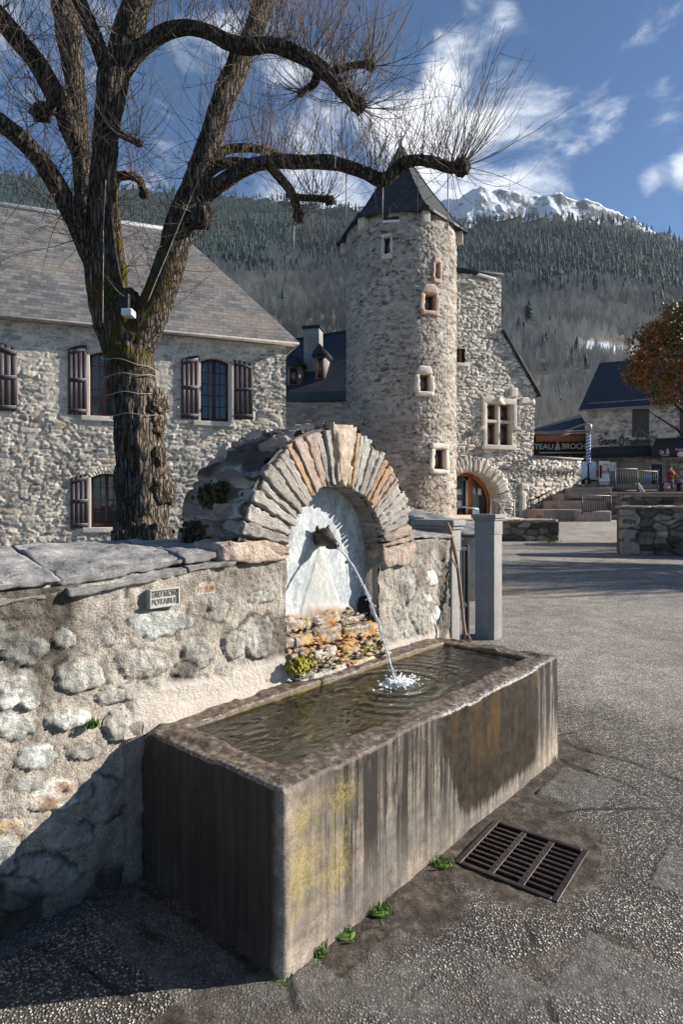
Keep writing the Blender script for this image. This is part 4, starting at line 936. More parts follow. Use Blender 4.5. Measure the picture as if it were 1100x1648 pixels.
# lettered plaque under the coping
pl = thing('lettered_plaque', 'small grey cast plaque lettered EAU NON POTABLE set under the slate coping', 'plaque', FT, (.06, WY, 1.16))
x0, z0 = FT.hit(239, 980, WY-.03); x1, z1 = FT.hit(287, 944, WY-.03)
m = MB(); m.bbox(x0, x1, WY-.034, WY+.02, z0, z1, .003); part('plate', m, M['plaque'], pl)
m = MB(); e = .007
m.bbox(x0, x1, WY-.042, WY-.034, z1-e, z1, .002); m.bbox(x0, x1, WY-.042, WY-.034, z0, z0+e, .002); m.bbox(x0, x0+e, WY-.042, WY-.034, z0+e, z1-e, .002); m.bbox(x1-e, x1, WY-.042, WY-.034, z0+e, z1-e, .002)
part('border', m, M['plaque'], pl)
hz_ = z1-z0; wdt = x1-x0
for txt, fz, fw in (('EAU NON', .56, .84), ('POTABLE', .17, .84)):
    tm = text_mb(txt, 1, .004, 0, 0, 0); V = tm.V[0]; V[:, 0] -= V[:, 0].min(); sx = wdt*fw/np.ptp(V[:, 0]); sz = hz_*.30/np.ptp(V[:, 2])
    V[:, 0] = x0+wdt*.08+V[:, 0]*sx; V[:, 2] = z0+hz_*fz+(V[:, 2]-V[:, 2].min())*sz; V[:, 1] = WY-.0355+V[:, 1]
    part('lettering', tm, M['plaque_letter'], pl)

# ================================================================ SPOUT HEAD (an animal's head in bronze)
HB = (1.255, WY+PD-.01, 1.385)
sp_ = thing('spout_head', 'dark bronze animal head spout fixed to the pale slate of the niche', 'water spout', FT, HB)
m = MB()
path = [((0, .00, .010), .056, .062), ((.005, -.03, .014), .064, .068), ((.008, -.06, .012), .062, .062), ((.012, -.085, -.002), .050, .050), ((.015, -.11, -.020), .036, .036), ((.018, -.135, -.034), .031, .030), ((.019, -.15, -.040), .027, .026), ((.02, -.158, -.043), .012, .012)]
rings = []
for (c, rx_, rz_) in path:
    rings.append([(HB[0]+c[0]+rx_*cos(a)*(1+.06*cos(2*a)), HB[1]+c[1]+.35*rz_*sin(a)*-.5, HB[2]+c[2]+rz_*sin(a)) for a in np.linspace(0, 2*pi, 25)])
m.grid(np.array(rings)); m.add(np.array(rings[-1][:-1]), [tuple(range(24))])
for sx in (-1, 1):
    m.ball((HB[0]+sx*.030+.01, HB[1]-.088, HB[2]+.026), (.010, .008, .010), 8, 6)      # brow / eye
    m.ball((HB[0]+sx*.012+.02, HB[1]-.156, HB[2]-.034), (.007, .005, .007), 8, 6)      # nostril
m.ball((HB[0]+.012, HB[1]-.10, HB[2]-.055), (.026, .045, .014), 12, 8)                  # lower jaw
[V.__isub__(np.array(HB)) for V in m.V]; [V.__imul__(.86) for V in m.V]; [V.__iadd__(np.array(HB)) for V in m.V]
part('head', m, M['bronze'], sp_, smooth=True)
for sx in (-1, 1):
    m = MB(); m.tube([(HB[0]+sx*.040, HB[1]-.03, HB[2]+.055), (HB[0]+sx*.055, HB[1]-.036, HB[2]+.078), (HB[0]+sx*.060, HB[1]-.040, HB[2]+.098)], [.020, .016, .004], 8)
    [V.__isub__(np.array(HB)) for V in m.V]; [V.__imul__(.86) for V in m.V]; [V.__iadd__(np.array(HB)) for V in m.V]
    part('ear', m, M['bronze'], sp_, smooth=True)
# falling water
p0 = np.array([HB[0]+.017, HB[1]-.13, HB[2]-.047]); p1 = np.array([1.28, .46, .608])
pts = []; N_ = 46
vx = (p1-p0)
T = sqrt(2*(p0[2]-p1[2])/9.81)
for i in range(N_+1):
    q = i/N_; pts.append((p0[0]+vx[0]*q, p0[1]+vx[1]*q, p0[2]-.5*9.81*(q*T)**2*.72-(p0[2]-p1[2])*q*.28))
PTS = np.array(pts)
j = thing('water_jet', 'thin clear jet of water falling from the bronze head into the trough', 'water jet', FT, (p1[0], p1[1], p1[2]))
jn = (np.stack([vn2(np.arange(N_+1)*.7, np.full(N_+1, 3.+q), q) for q in range(3)], -1)-.5)*.006*np.linspace(0, 1, N_+1)[:, None]
m = MB(); m.tube(PTS+jn, .0042+.003*vn2(np.arange(N_+1)*.9, np.zeros(N_+1), 7), 8); part('main_stream', m, M['jet'], j, smooth=True)
for k in range(3):
    jn2 = (np.stack([vn2(np.arange(N_+1)*.5, np.full(N_+1, 9.+q+k*5), q) for q in range(3)], -1)-.5)*.04*np.linspace(0, 1, N_+1)[:, None]
    m = MB(); m.tube((PTS+jn2)[6:], .0018, 5); part('thin_stream', m, M['jet'], j, smooth=True)
rs = np.random.RandomState(3)
m = MB()
for k in range(60):
    i = rs.randint(14, N_); c = PTS[i]+rs.normal(0, .012, 3); m.ball(tuple(c), rs.uniform(.0015, .004), 6, 4)
part('droplets', m, M['jet'], j, smooth=True, kind='stuff')
# splash
spl = MB(); spl.ball((p1[0]+.02, p1[1], .608), (.085, .05, .008), 30, 10, .6, 3, 16)
for k in range(420):
    a = rs.uniform(0, 2*pi); r_ = abs(rs.normal(0, .050)); z = .610+abs(rs.normal(0, .016))*math.exp(-r_*9)
    q = rs.uniform(.0015, .0065); spl.ball((p1[0]+r_*cos(a)*1.6+.03, p1[1]+r_*sin(a)*.9, z), (q*1.3, q*1.2, q*.8), 6, 5, .4, k)
for k in range(14):
    a = k/14*2*pi+rs.uniform(-.2, .2); r0 = .03; r1_ = rs.uniform(.05, .085); hgt = rs.uniform(.02, .055)
    spl.tube([(p1[0]+r0*cos(a), p1[1]+r0*sin(a), 0.610), (p1[0]+(r0+r1_)/2*cos(a), p1[1]+(r0+r1_)/2*sin(a), 0.610+hgt*.8), (p1[0]+r1_*cos(a), p1[1]+r1_*sin(a), 0.610+hgt)], [.008, .005, .002], 6)
M['foam'] = mat_plain('white_foam', (.86, .88, .88), .3, .05); 
single('water_splash', spl, M['foam'], 'white foam thrown up where the jet strikes the trough water', 'splash', FT, (p1[0], p1[1], p1[2]), smooth=True)

# ================================================================ MOSS, GRASS
def moss_clump(name, lab, fr, c, r, mat, n=260, seed=1, group=None, nrm=(0, -1, 0), sz=.008):
    rs = np.random.RandomState(seed); m = MB()
    for k in range(n):
        d = rs.normal(0, .48, 3)
        p = np.array(c)+d*np.array(r); s_ = sz*rs.uniform(.45, 1.3)
        m.ball(tuple(p), (s_, s_, s_*1.1), 5, 4, .3, k)
    return single(name, m, mat, lab, 'moss', fr, tuple(c), group, smooth=True)
x, z = FT.hit(484, 1070, WY-.07); moss_clump('moss_clump', 'bright yellow green moss on the lowest ledge stones left of the niche foot', FT, (x, WY-.07, z), (.075, .025, .035), M["moss"], 520, 1, 'moss on the fountain', sz=.009)
x, z = FT.hit(590, 1045, WY-.05); moss_clump('moss_clump', 'small yellow moss patch on the ledge right below the water jet', FT, (x, WY-.05, z), (.07, .02, .02), M['moss'], 130, 2, 'moss on the fountain', sz=.006)
a_ = R(152); moss_clump('moss_clump', 'dark brown moss cushion high on the left flank of the vault', FT, (SC+RB*cos(a_), WY+.30, ZC+RB*sin(a_)), (.05, .10, .06), M['moss_brown'], 650, 3, 'moss on the fountain', sz=.012)
a_ = R(172); moss_clump('moss_clump', 'dark brown moss cushion low on the left flank of the vault above the coping', FT, (SC+RB*cos(a_), WY+.34, ZC+RB*sin(a_)+.02), (.05, .09, .07), M['moss_brown'], 650, 4, 'moss on the fountain', sz=.012)
def tuft(X, Y, Z, n, h, lab, seed, fr=WORLD, spread=.02, wd=.003):
    rs = np.random.RandomState(seed); m = MB(); m.ball((X, Y, Z-.002), (spread*1.3, spread*1.3, .004), 12, 6, .4, seed, 9)
    for k in range(n):
        a = rs.uniform(0, 2*pi); l = h*rs.uniform(.4, 1); lean = rs.uniform(.1, .9); bx, by = X+rs.normal(0, spread), Y+rs.normal(0, spread)
        d = np.array([cos(a), sin(a)]); pr = np.array([-d[1], d[0]])*wd*rs.uniform(.6, 1.3); pts = []
        for i in range(4):
            q = i/3; c = np.array([bx, by])+d*lean*l*q*q; z = Z+l*q*(1-.35*lean*q); w_ = pr*(1-q*.9)
            pts += [(c[0]-w_[0], c[1]-w_[1], z), (c[0]+w_[0], c[1]+w_[1], z)]
        m.add(pts, [(0, 1, 3, 2), (2, 3, 5, 4), (4, 5, 7, 6)])
    return single('grass_tuft', m, M['grass'], lab, 'grass tuft', fr, (X, Y, Z), 'weeds at the foot of the fountain')
tf = [(516,1530,60,.05,'fresh grass tuft at the trough foot just right of its front corner'), (556,1500,50,.035,'small grass tuft at the trough foot, second from its front corner'), (610,1462,70,.04,'low weeds at the trough foot below the dark streaks'),
      (713,1388,80,.035,'low weeds at the trough foot by the left corner of the grate'), (888,1222,70,.06,'bright tuft at the trough foot near its far corner'), (402,1510,40,.05,'thin grass in shadow at the foot of the trough end'), (700,1310,60,.02,'creeping weeds between trough and far edge of the grate'), (445,1570,30,.03,'shaded sprigs touching the front corner of the trough')]
for k, (px, py, n, h, lab) in enumerate(tf):
    X_, Y_ = gp(px, py); tuft(X_, Y_, -.005, n, h, lab, k, spread=.018 if h > .04 else .03)
x, z = FT.hit(148, 1170, WY-.02); tuft(x, WY-.02, z, 60, .05, 'green sprig growing out of the rubble wall face', 91, FT, .012, .005)
x, z = FT.hit(545, 858, WY+PD-.02)
# ================================================================ GATE PIERS, GATE, STICK
def pier(px, pyb, du, dv, top, lab, base_d=None, capx=.035):
    """square cut-stone pier; px = its near vertical arris"""
    d = base_d if base_d else CAMZ*FPX/(pyb-HY)
    X, Y = (px-CX)/FPX*d, d; s, w_ = FT.loc(X, Y)
    t = thing('gate_pier', lab, 'gate pier', FT, (s+du/2, w_+dv/2, 0), 'stone gate piers beside the trough')
    m = MB(); m.bbox(s, s+du, w_, w_+dv, -.05, top-.075, .006); part('shaft', m, M['pier'], t)
    m = MB(); m.bbox(s-.006, s+du+.006, w_-.006, w_+dv+.006, top-.24, top-.075, .004); part('neck', m, M['pier'], t)
    m = MB(); c = capx
    m.bbox(s-c*.55, s+du+c*.55, w_-c*.55, w_+dv+c*.55, top-.075, top-.045, .008); m.bbox(s-c, s+du+c, w_-c, w_+dv+c, top-.047, top-.005, .006); m.bbox(s-c*.8, s+du+c*.8, w_-c*.8, w_+dv+c*.8, top-.006, top, .003)
    part('cap', m, M['pier'], t)
    m = MB(); m.rock([(s+du,w_+.03,-.05),(s+du+.06,w_+.03,-.05),(s+du,w_+dv,-.05),(s+du+.06,w_+dv,-.05),(s+du,w_+.03,top-.14),(s+du+.05,w_+.05,top-.16),(s+du,w_+dv,top-.1),(s+du+.05,w_+dv,top-.1)], (3, 6, 24), .02, 5, .2, 8, (.5, .8, 0, 0))
    part('rubble_backing', m, M['gable'], t, smooth=True)
    return s, w_
s2, w2 = pier(796, 1029, .20, .25, 1.47, 'tall grey stone gate pier standing free right of the gate gap')
s1, w1 = pier(728, 0, .12, .33, 1.47, 'grey stone gate pier butted against the right end of the fountain wall', base_d=4.68)
g_ = thing('metal_gate', 'narrow dark metal gate standing ajar between the two stone piers', 'gate', FT, (s1+.2, w1+.3, 0))
for x_ in (s1+.20, s1+.78):
    m = MB(); m.bbox(x_, x_+.03, w1+.30, w1+.33, .03, 1.22, .003); part('gate_post', m, M['rail'], g_)
for z_ in (.12, .66, 1.17):
    m = MB(); m.bbox(s1+.2, s1+.81, w1+.305, w1+.325, z_, z_+.035, .003); part('gate_rail', m, M['rail'], g_)
for k in range(5):
    m = MB(); m.bbox(s1+.28+k*.11, s1+.295+k*.11, w1+.308, w1+.322, .1, 1.19, .002); part('gate_bar', m, M['rail'], g_)
m = MB(); m.bbox(s1+.36, s1+.50, w1+.297, w1+.304, .95, 1.14, .002); part('notice_plate', m, M['white_tube'], g_)
# crooked stick leaning on the pier
d_ = 4.52; st = [PT(px, py, d_+e) for (px, py, e) in [(720,842,.12),(726,858,.10),(733,885,.06),(739,930,.0),(744,975,-.06),(749,1015,-.12),(751,1040,-.15)]]
sw_ = thing('leaning_stick', 'crooked forked stick leaning on the wall end between pier and trough', 'stick', WORLD, st[-1])
m = MB(); pp = []
for i in range(len(st)-1):
    for q in (0, .5): pp.append(tuple(np.array(st[i])*(1-q)+np.array(st[i+1])*q+np.array([.003*sin(i*2.3+q*5), 0, 0])))
pp.append(st[-1]); m.tube(pp, np.linspace(.016, .011, len(pp))*(1+.15*np.sin(np.arange(len(pp))*2.1)), 8); part('stem', m, M['wood'], sw_, smooth=True)
m = MB(); m.tube([PT(749,1018,4.41), PT(756,1025,4.38), PT(759,1034,4.36)], [.010, .008, .005], 6); part('fork', m, M['wood'], sw_, smooth=True)
m = MB(); m.tube([PT(737,915,4.54), PT(730,903,4.50), PT(726,893,4.5)], [.008, .006, .003], 6); part('fork', m, M['wood'], sw_, smooth=True)

# ================================================================ MASONRY PANELS FOR BUILDINGS
def in_poly(X, Z, poly):
    r = np.zeros(X.shape, bool); n = len(poly)
    for i in range(n):
        x0, z0 = poly[i]; x1, z1 = poly[(i+1) % n]
        c = ((z0 > Z) != (z1 > Z)); xx = x0+(Z-z0)/((z1-z0) if z1 != z0 else 1e-9)*(x1-x0); r ^= c & (X < xx)
    return r
def face_panel(x0, x1, z0, z1, res, sw, sh, amp, seed, poly=None, holes=(), y=0, warp=.35, gap=(.03, .2), mortmul=1., zones=None):
    X, Z = np.meshgrid(np.arange(x0, x1+res*.5, res), np.arange(z0, z1+res*.5, res))
    h, tn, mo = masonry(X, Z, sw, sh, seed, warp, gap)
    a = amp*np.ones_like(X)
    if zones is not None: a = a*zones(X, Z)[0]; mo = np.clip(mo+zones(X, Z)[1], 0, 1)
    # zero relief on the outline
    P = np.stack([X, y-a*h, Z], -1); k = np.ones(X.shape, bool)
    if poly is not None: k &= in_poly(X, Z, poly)
    for f in holes: k &= ~f(X, Z)
    kk = k[:-1, :-1] & k[1:, 1:] & k[:-1, 1:] & k[1:, :-1]
    m = MB(); m.grid(P, kk, np.stack([tn, mo*mortmul, X*0, X*0], -1)); return m
def rect_hole(a, b, c, d): return lambda X, Z: (X > a) & (X < b) & (Z > c) & (Z < d)
def arch_hole(a, b, c, d, rise):
    def f(X, Z):
        w_ = (b-a)/2; cx = (a+b)/2; top = d-rise*((X-cx)/w_)**2
        return (X > a) & (X < b) & (Z > c) & (Z < top)
    return f
def arch_pts(a, b, d, rise, n=12): return [(a+(b-a)*i/n, d-rise*(2*i/n-1)**2) for i in range(n+1)]
def casement(th, fr_x0, fr_x1, z0, z1, rise, y, mat, cols=4, rows=5, glass='glass', name='window'):
    """arched two-leaf window with glazing bars; returns the frame part"""
    a, b = fr_x0, fr_x1; f = .07; m = MB()
    top = arch_pts(a, b, z1, rise); inn = arch_pts(a+f, b-f, z1-f, rise*.9)
    n = len(top)
    for i in range(n-1):
        m.prism([inn[i], inn[i+1], top[i+1], top[i]], y, y+.06)
    m.box(a, a+f, y, y+.06, z0, z1-rise); m.box(b-f, b, y, y+.06, z0, z1-rise); m.box(a+f, b-f, y, y+.06, z0, z0+.10)
    cx = (a+b)/2; m.box(cx-.045, cx+.045, y-.012, y+.06, z0+.10, z1-f)
    W = part(name, m, M[mat], th)
    for k in range(1, cols):
        if k*2 == cols: continue
        x = a+f+(b-a-2*f)*k/cols; mb = MB(); mb.box(x-.013, x+.013, y+.01, y+.045, z0+.1, z1-f-.01-rise*.9*(2*k/cols-1)**2); part('glazing_bar', mb, M[mat], th, W)
    for k in range(1, rows):
        z = z0+.1+(z1-z0-.1-f)*k/rows; mb = MB(); mb.box(a+f, b-f, y+.014, y+.041, z-.012, z+.012); part('glazing_bar', mb, M[mat], th, W)
    mb = MB(); mb.add([(x, y+.03, z) for x, z in [(a+f*.5, z0+.02)]+[(b-f*.5, z0+.02)]+arch_pts(a+f*.5, b-f*.5, z1-f*.5, rise)[::-1]], [tuple(range(15))]); part('pane', mb, M[glass], th, W)
    return W
def shutter(th, x0, x1, z0, z1, rise_side, y, open_deg=0, hinge='l', label=None):
    """board shutter; rise_side +1: the arched top is higher on the right, -1: on the left"""
    w_ = x1-x0; n = 8; rz = .16
    def topz(q): return z1-rz*((1-q) if rise_side > 0 else q)**2
    hx = x0 if hinge == 'l' else x1; ca, sa = cos(R(open_deg)), sin(R(open_deg))
    def tr(m):
        for V in m.V:
            dx = V[:, 0]-hx; dy = V[:, 1]-y; V[:, 0] = hx+dx*ca-dy*sa; V[:, 1] = y+dx*sa+dy*ca
        return m
    m = MB(); nb = 4
    for k in range(nb):
        q0, q1 = k/nb, (k+1)/nb; g = .006/w_
        pts = [(x0+w_*(q0+g), z0), (x0+w_*(q1-g), z0), (x0+w_*(q1-g), topz(q1)), (x0+w_*(q0+g), topz(q0))]; m.prism(pts, y-.035, y-.005)
    S = part('shutter', tr(m), M['shutter'], th, label=label)
    for q in (.06, .50, .90):
        zz = z0+(z1-z0)*q; mb = MB(); mb.box(x0+.02, x1-.02, y-.055, y-.035, zz-.045, zz+.045) if q < .9 else mb.prism([(x0+.02, topz(0)-.16), (x1-.02, topz(1)-.16), (x1-.02, topz(1)-.07), (x0+.02, topz(0)-.07)], y-.055, y-.035)
        part('batten', tr(mb), M['shutter'], th, S)
        mb = MB(); mb.box(x0+.02, x1-.02, y-.06, y-.055, zz+.028, zz+.042) if q < .9 else mb.prism([(x0+.02, topz(0)-.085), (x1-.02, topz(1)-.085), (x1-.02, topz(1)-.07), (x0+.02, topz(0)-.07)], y-.06, y-.055)
        part('hinge_strap', tr(mb), M['galv'] if False else M['lead'], th, S)
    return S

# ================================================================ LEFT HOUSE
HF = frame_at(230, 18, 20)
hs = thing('stone_house', 'long stone house with slate hipped roof and dark arched shutters behind the tree', 'house', HF, (0, 0, 0))
def hz(fr, px, py, y=0): return fr.hit(px, py, y)
zE = 6.76; xR = 4.39
win = [('u', -1.43, None), ]
W3 = (hz(HF,323,575)[0], hz(HF,368,678)[0], 4.16, 6.10); W2 = (hz(HF,144,563)[0], hz(HF,144,563)[0]+.86, 4.16, 6.04); W4 = (-1.44, -.58, .92, 2.47); W1 = (-4.95, -4.10, 4.16, 6.04)
holes = [arch_hole(a-.05, b+.05, c-.05, d+.04, .12) for (a, b, c, d) in (W1, W2, W3, W4)]
def zones(X, Z):
    low = ss(4.4, 3.7, Z+1.2*(fb2(X*.7, Z*.7, 3, 4)-.5)); r = ss(3.1, 3.6, X+.4*(fb2(X, Z, 3, 9)-.5)); q = np.maximum(low, r)
    q = np.maximum(q, .8*ss(-2.4, -2.8, X)*ss(5.8, 5.2, Z))
    return .45+.75*q, .35*(1-q)
m = face_panel(-9.5, xR, -.6, zE, .032,   .25, .10, .040, 3, None, holes, 0, .40, (.05, .17), 1., zones)
m.box(-9.5, xR-.02, .42, 9, -.6, zE-.02, (.5, 1, 0, 0)); m.box(xR-.03, xR+.0, .0, 9, -.6, zE, (.5, .4, 0, 0))
Zq, Yq = np.meshgrid(np.arange(-.6, zE, .05), np.arange(0, .45, .05), indexing='ij')
part('wall', m, M['house'], hs, smooth=True)
# roof: eaves overhang .35, ridge 4.5 m in, hipped to the right
ye, yr_ = -.38, 4.5; zr = 11.8; xr_ = 1.45; zev = zE-.02
def roof_quads(fr_m, x0, x1e, x1r):
    pass
rf = MB()
def slope_face(m, p00, p10, p11, p01, nu=30, nv=20, wav=.02, seed=1, L=20.):
    """bilinear roof slope with st = (metres along, metres up)/20"""
    p00, p10, p11, p01 = map(np.array, (p00, p10, p11, p01)); U, V = np.meshgrid(np.linspace(0, 1, nu), np.linspace(0, 1, nv))
    P = (p00*(1-U[..., None])+p10*U[..., None])*(1-V[..., None])+(p01*(1-U[..., None])+p11*U[..., None])*V[..., None]
    e = (p10-p00).astype(float); e /= np.linalg.norm(e); f = (p01-p00)-e*np.dot(p01-p00, e); f = f/np.linalg.norm(f); n_ = np.cross(e, f)
    a = (P-p00) @ e; b = (P-p00) @ f
    P = P+n_*(wav*(fb2(a*.6, b*.6, 3, seed)-.5)*2*np.minimum(1, np.minimum(V, 1-V)*6))[..., None]
    m.grid(P, None, np.stack([(a+40)/L/1, (b+2)/L, a*0, a*0], -1))
slope_face(rf, (-9.9, ye, zev), (xR+.35, ye, zev), (xr_, yr_, zr), (-9.9, yr_, zr), 60, 30, .05)
slope_face(rf, (xR+.35, ye, zev), (xR+.35, 9.4, zev), (xr_, yr_+.01, zr), (xr_, yr_, zr), 20, 16, .02)
slope_face(rf, (xR+.35, 9.4, zev), (-9.9, 9.4, zev), (-9.9, yr_, zr), (xr_, yr_, zr), 20, 16, .02)
for V in rf.C: V[:, 0] *= 1
part('roof', rf, M['slate_house'], hs, smooth=True)
m = MB(); m.box(-9.9, xR+.35, ye, ye+.03, zev-.07, zev-.005); m.box(-9.9, xR+.3, ye+.03, .02, zev-.06, zev-.03); m.box(xR+.30, xR+.35, ye+.03, 9.4, zev-.07, zev-.01); part('eaves_board', m, M['chimney'], hs)
m = MB(); m.tube([(-9.9, yr_, zr+.02), (xr_+.1, yr_, zr+.02)], .12, 8); part('ridge_cap', m, M['lead'], hs)
# dormer just past the left edge, seen by its tip
dx_, dz_ = HF.hit(-4, 408, 1.2)
dm = MB(); dm.prism([(dx_-1.2, 0), (dx_+.05, 0), (dx_-.55, .55)], .2, 3.2); 
for V in dm.V: V[:, 2] += dz_-.2; V[:, 1] += 1.2-.2
part('dormer_roof', dm, M['slate_dark'], hs)
for k, (w_, nm) in enumerate(((W1, 1), (W2, 2), (W3, 3), (W4, 4))):
    a, b, c, d = w_; casement(hs, a, b, c, d, .12, .16, 'frame', 4, 5 if c > 3 else 4)
    m = MB(); o = .17        # plaster surround: jambs flush, arched head
    for (xa, xb) in ((a-o, a), (b, b+o)): m.bbox(xa, xb, -.025, .22, c-.02, d-.12, .01)
    tp = arch_pts(a, b, d, .12); to = arch_pts(a-o, b+o, d+.16, .14)
    for i in range(12): m.prism([tp[i], tp[i+1], to[i+1], to[i]], -.028, .22)
    part('surround', m, M['plaster'], hs)
    m = MB(); m.bbox(a-.22, b+.20, -.09, .22, c-.17, c-.02, .015); part('sill', m, M['trim'], hs)
def shx(px0, px1, py0, py1): return HF.hit(px0, py1)[0], HF.hit(px1, py1)[0], HF.hit((px0+px1)/2, py1)[1], HF.hit((px0+px1)/2, py0)[1]
for (q, side, dg, hg) in [((291,320,572,675), 1, 0, 'r'), ((109,140,555,668), 1, 0, 'r'), ((-14,28,552,662), -1, 0, 'l'), ((113,143,762,850), 1, 0, 'r')]:
    a, b, c, d = shx(*q); shutter(hs, a, b, c, d, side, -.03, dg, hg)
a, b, c, d = shx(374, 399, 583, 676); shutter(hs, W3[1]+.16, W3[1]+.16+.62, W3[2]+.05, W3[3]-.02, -1, -.03, -28, 'l')
# stay hooks
for px, py in ((404, 612), (286, 656), (402, 668)):
    x, z = HF.hit(px, py); m = MB(); m.box(x-.02, x+.02, -.10, .0, z-.02, z+.02); part('shutter_stay', m, M['galv'], hs)

# ================================================================ TOWER
TC = (3.73, 38.0); TR = 3.44
TF = Fr(TC[0], TC[1], 0, math.degrees(-atan2(TC[0], TC[1])))     # -y looks at the camera
tw = thing('round_tower', 'round rubble stone tower with steep dark hexagonal slate roof', 'tower', TF, (0, 0, 0))
def cyl_hit(px, py, rad=TR):
    rx, rz = (px-CX)/FPX, -(py-HY)/FPX
    A = rx*rx+1; B = -2*(rx*TC[0]+TC[1]); C_ = TC[0]**2+TC[1]**2-rad**2; D = B*B-4*A*C_; d = (-B-sqrt(max(D, 0)))/(2*A)
    X, Y, Z = rx*d, d, CAMZ+rz*d; lx, ly = TF.loc(X, Y); return atan2(lx, -ly), Z      # angle 0 = towards the camera, + right
twin = []   # (angle, z0, z1, half width, kind)
for (x0, x1, y0, y1, kd) in [(619,628,382,408,'slit'), (700,707,424,448,'slit_pink'), (684,700,474,500,'pink'), (676,691,603,630,'white'), (699,716,723,755,'white2')]:
    aL, zt_ = cyl_hit(x0, (y0+y1)/2); aR, _ = cyl_hit(x1, (y0+y1)/2); _, ztop_ = cyl_hit((x0+x1)/2, y0); _, zbot = cyl_hit((x0+x1)/2, y1)
    twin.append(((aL+aR)/2, zbot, ztop_, (aR-aL)/2*TR, kd))
res = .055; aa = np.arange(-pi, pi+.001, res/TR); aa = np.arange(-1.9, 1.9, res/TR); zz = np.arange(-.2, 18.35, res); A, Z = np.meshgrid(aa, zz)
h, tn_, mo = masonry(A*TR, Z, .31, .14, 51, .34, (.04, .18))
rgt = ss(-.05, .45, A+.25*(fb2(A*2, Z*.5, 3, 6)-.5))
RRr = TR-.03+(.030+.045*rgt)*h+.03*(fb2(A*3, Z*.6, 3, 2)-.5); mo = np.clip(mo*1.2+.30*(1-rgt)*ss(.3, .6, fb2(A*4, Z*.8, 3, 12)), 0, 1)
k = np.ones(A.shape, bool)
for (a0, z0, z1, hw_, kd) in twin: k &= ~((np.abs(A-a0)*TR < hw_+.08) & (Z > z0-.08) & (Z < z1+.08))
kk = k[:-1, :-1] & k[1:, 1:] & k[:-1, 1:] & k[1:, :-1]
m = MB(); m.grid(np.stack([RRr*np.sin(A), -RRr*np.cos(A), Z], -1), kk, np.stack([tn_, mo, A*0, A*0], -1))
nb_ = 48; ar = np.linspace(1.85, 2*pi-1.85, nb_); m.grid(np.array([[(TR*sin(a), -TR*cos(a), z) for a in ar] for z in (-.2, 18.3)]), None, np.tile([.4, .5, 0, 0], (2*nb_, 1)))
ai = np.linspace(0, 2*pi, 60); m.grid(np.array([[((TR-.55)*sin(a), -(TR-.55)*cos(a), z) for a in ai] for z in (-.2, 18.3)]), None, np.tile([.4, 1, 0, 0], (120, 1)))
part('wall', m, M['tower'], tw, smooth=True)
# hexagonal bell-cast roof
a0h = math.degrees(atan2(TC[0], TC[1])); hexa = [R(q) for q in (-13+a0h, -73+a0h, -133+a0h, -193+a0h, -253+a0h, -313+a0h)]   # from local x axis
zev_t = 18.35; zap = 24.0
prf = [(1., 0), (.94, .022*5.65), (.80, .125*5.65), (.66, .27*5.65), (.45, .48*5.65), (.22, .74*5.65), (.03, 1.*5.65)]
m = MB(); RH = 4.15
for i in range(6):
    a, b = hexa[i], hexa[(i+1) % 6]
    rows_ = []; st_ = []; up = 0; pr = None
    for (rf_, dz) in prf:
        r_ = RH*rf_; p0 = np.array([r_*cos(a), r_*sin(a), zev_t+dz]); p1 = np.array([r_*cos(b), r_*sin(b), zev_t+dz]); mid = (p0+p1)/2
        if pr is not None: up += np.linalg.norm(mid-pr)
        pr = mid; L_ = np.linalg.norm(p1-p0); rows_.append([p0*(1-q)+p1*q for q in np.linspace(0, 1, 9)]); st_.append([((q-.5)*L_/20+.5+i*.11, (up+1)/20, 0, 0) for q in np.linspace(0, 1, 9)])
    m.grid(np.array(rows_), None, np.array(st_), flip=False)
part('roof', m, M['slate_dark'], tw, smooth=False)
m = MB()
for i in range(6):
    a, b = hexa[i], hexa[(i+1) % 6]; o, n_ = RH*1.0, TR-.3
    m.quad((o*cos(a), o*sin(a), zev_t-.03), (o*cos(b), o*sin(b), zev_t-.03), (n_*cos(b), n_*sin(b), zev_t-.10), (n_*cos(a), n_*sin(a), zev_t-.10))
    m.quad((o*cos(a), o*sin(a), zev_t-.13), (o*cos(b), o*sin(b), zev_t-.13), (o*cos(b), o*sin(b), zev_t+.01), (o*cos(a), o*sin(a), zev_t+.01))
    m.tube([(RH*p[0]*cos(a), RH*p[0]*sin(a), zev_t+p[1]+.02) for p in prf], .05, 6)
part('eaves_board', m, M['slate_dark'], tw)
for i in range(6):
    a = hexa[i]; c, s_ = cos(a), sin(a); m = MB()
    m.bbox(TR-.1, TR+.42, -.22, .22, zev_t-.75, zev_t-.06, .05)
    for V in m.V: x_ = V[:, 0].copy(); y_ = V[:, 1].copy(); V[:, 0] = x_*c-y_*s_; V[:, 1] = x_*s_+y_*c
    part('corner_bracket', m, M['plaster'], tw)
m = MB(); m.tube([(0, 0, zap-.2), (0, 0, zap+.25), (0, 0, zap+.35), (0, 0, zap+.9)], [.14, .12, .05, .02], 8); m.ball((0, 0, zap+.45), .10); part('finial', m, M['lead'], tw)
m = MB(); m.tube([(-.28, 0, zap+.72), (.28, 0, zap+.72)], .02, 6); m.tube([(-.28, 0, zap+.62), (-.28, 0, zap+.82)], .03, 6); part('weather_vane', m, M['rail'], tw)
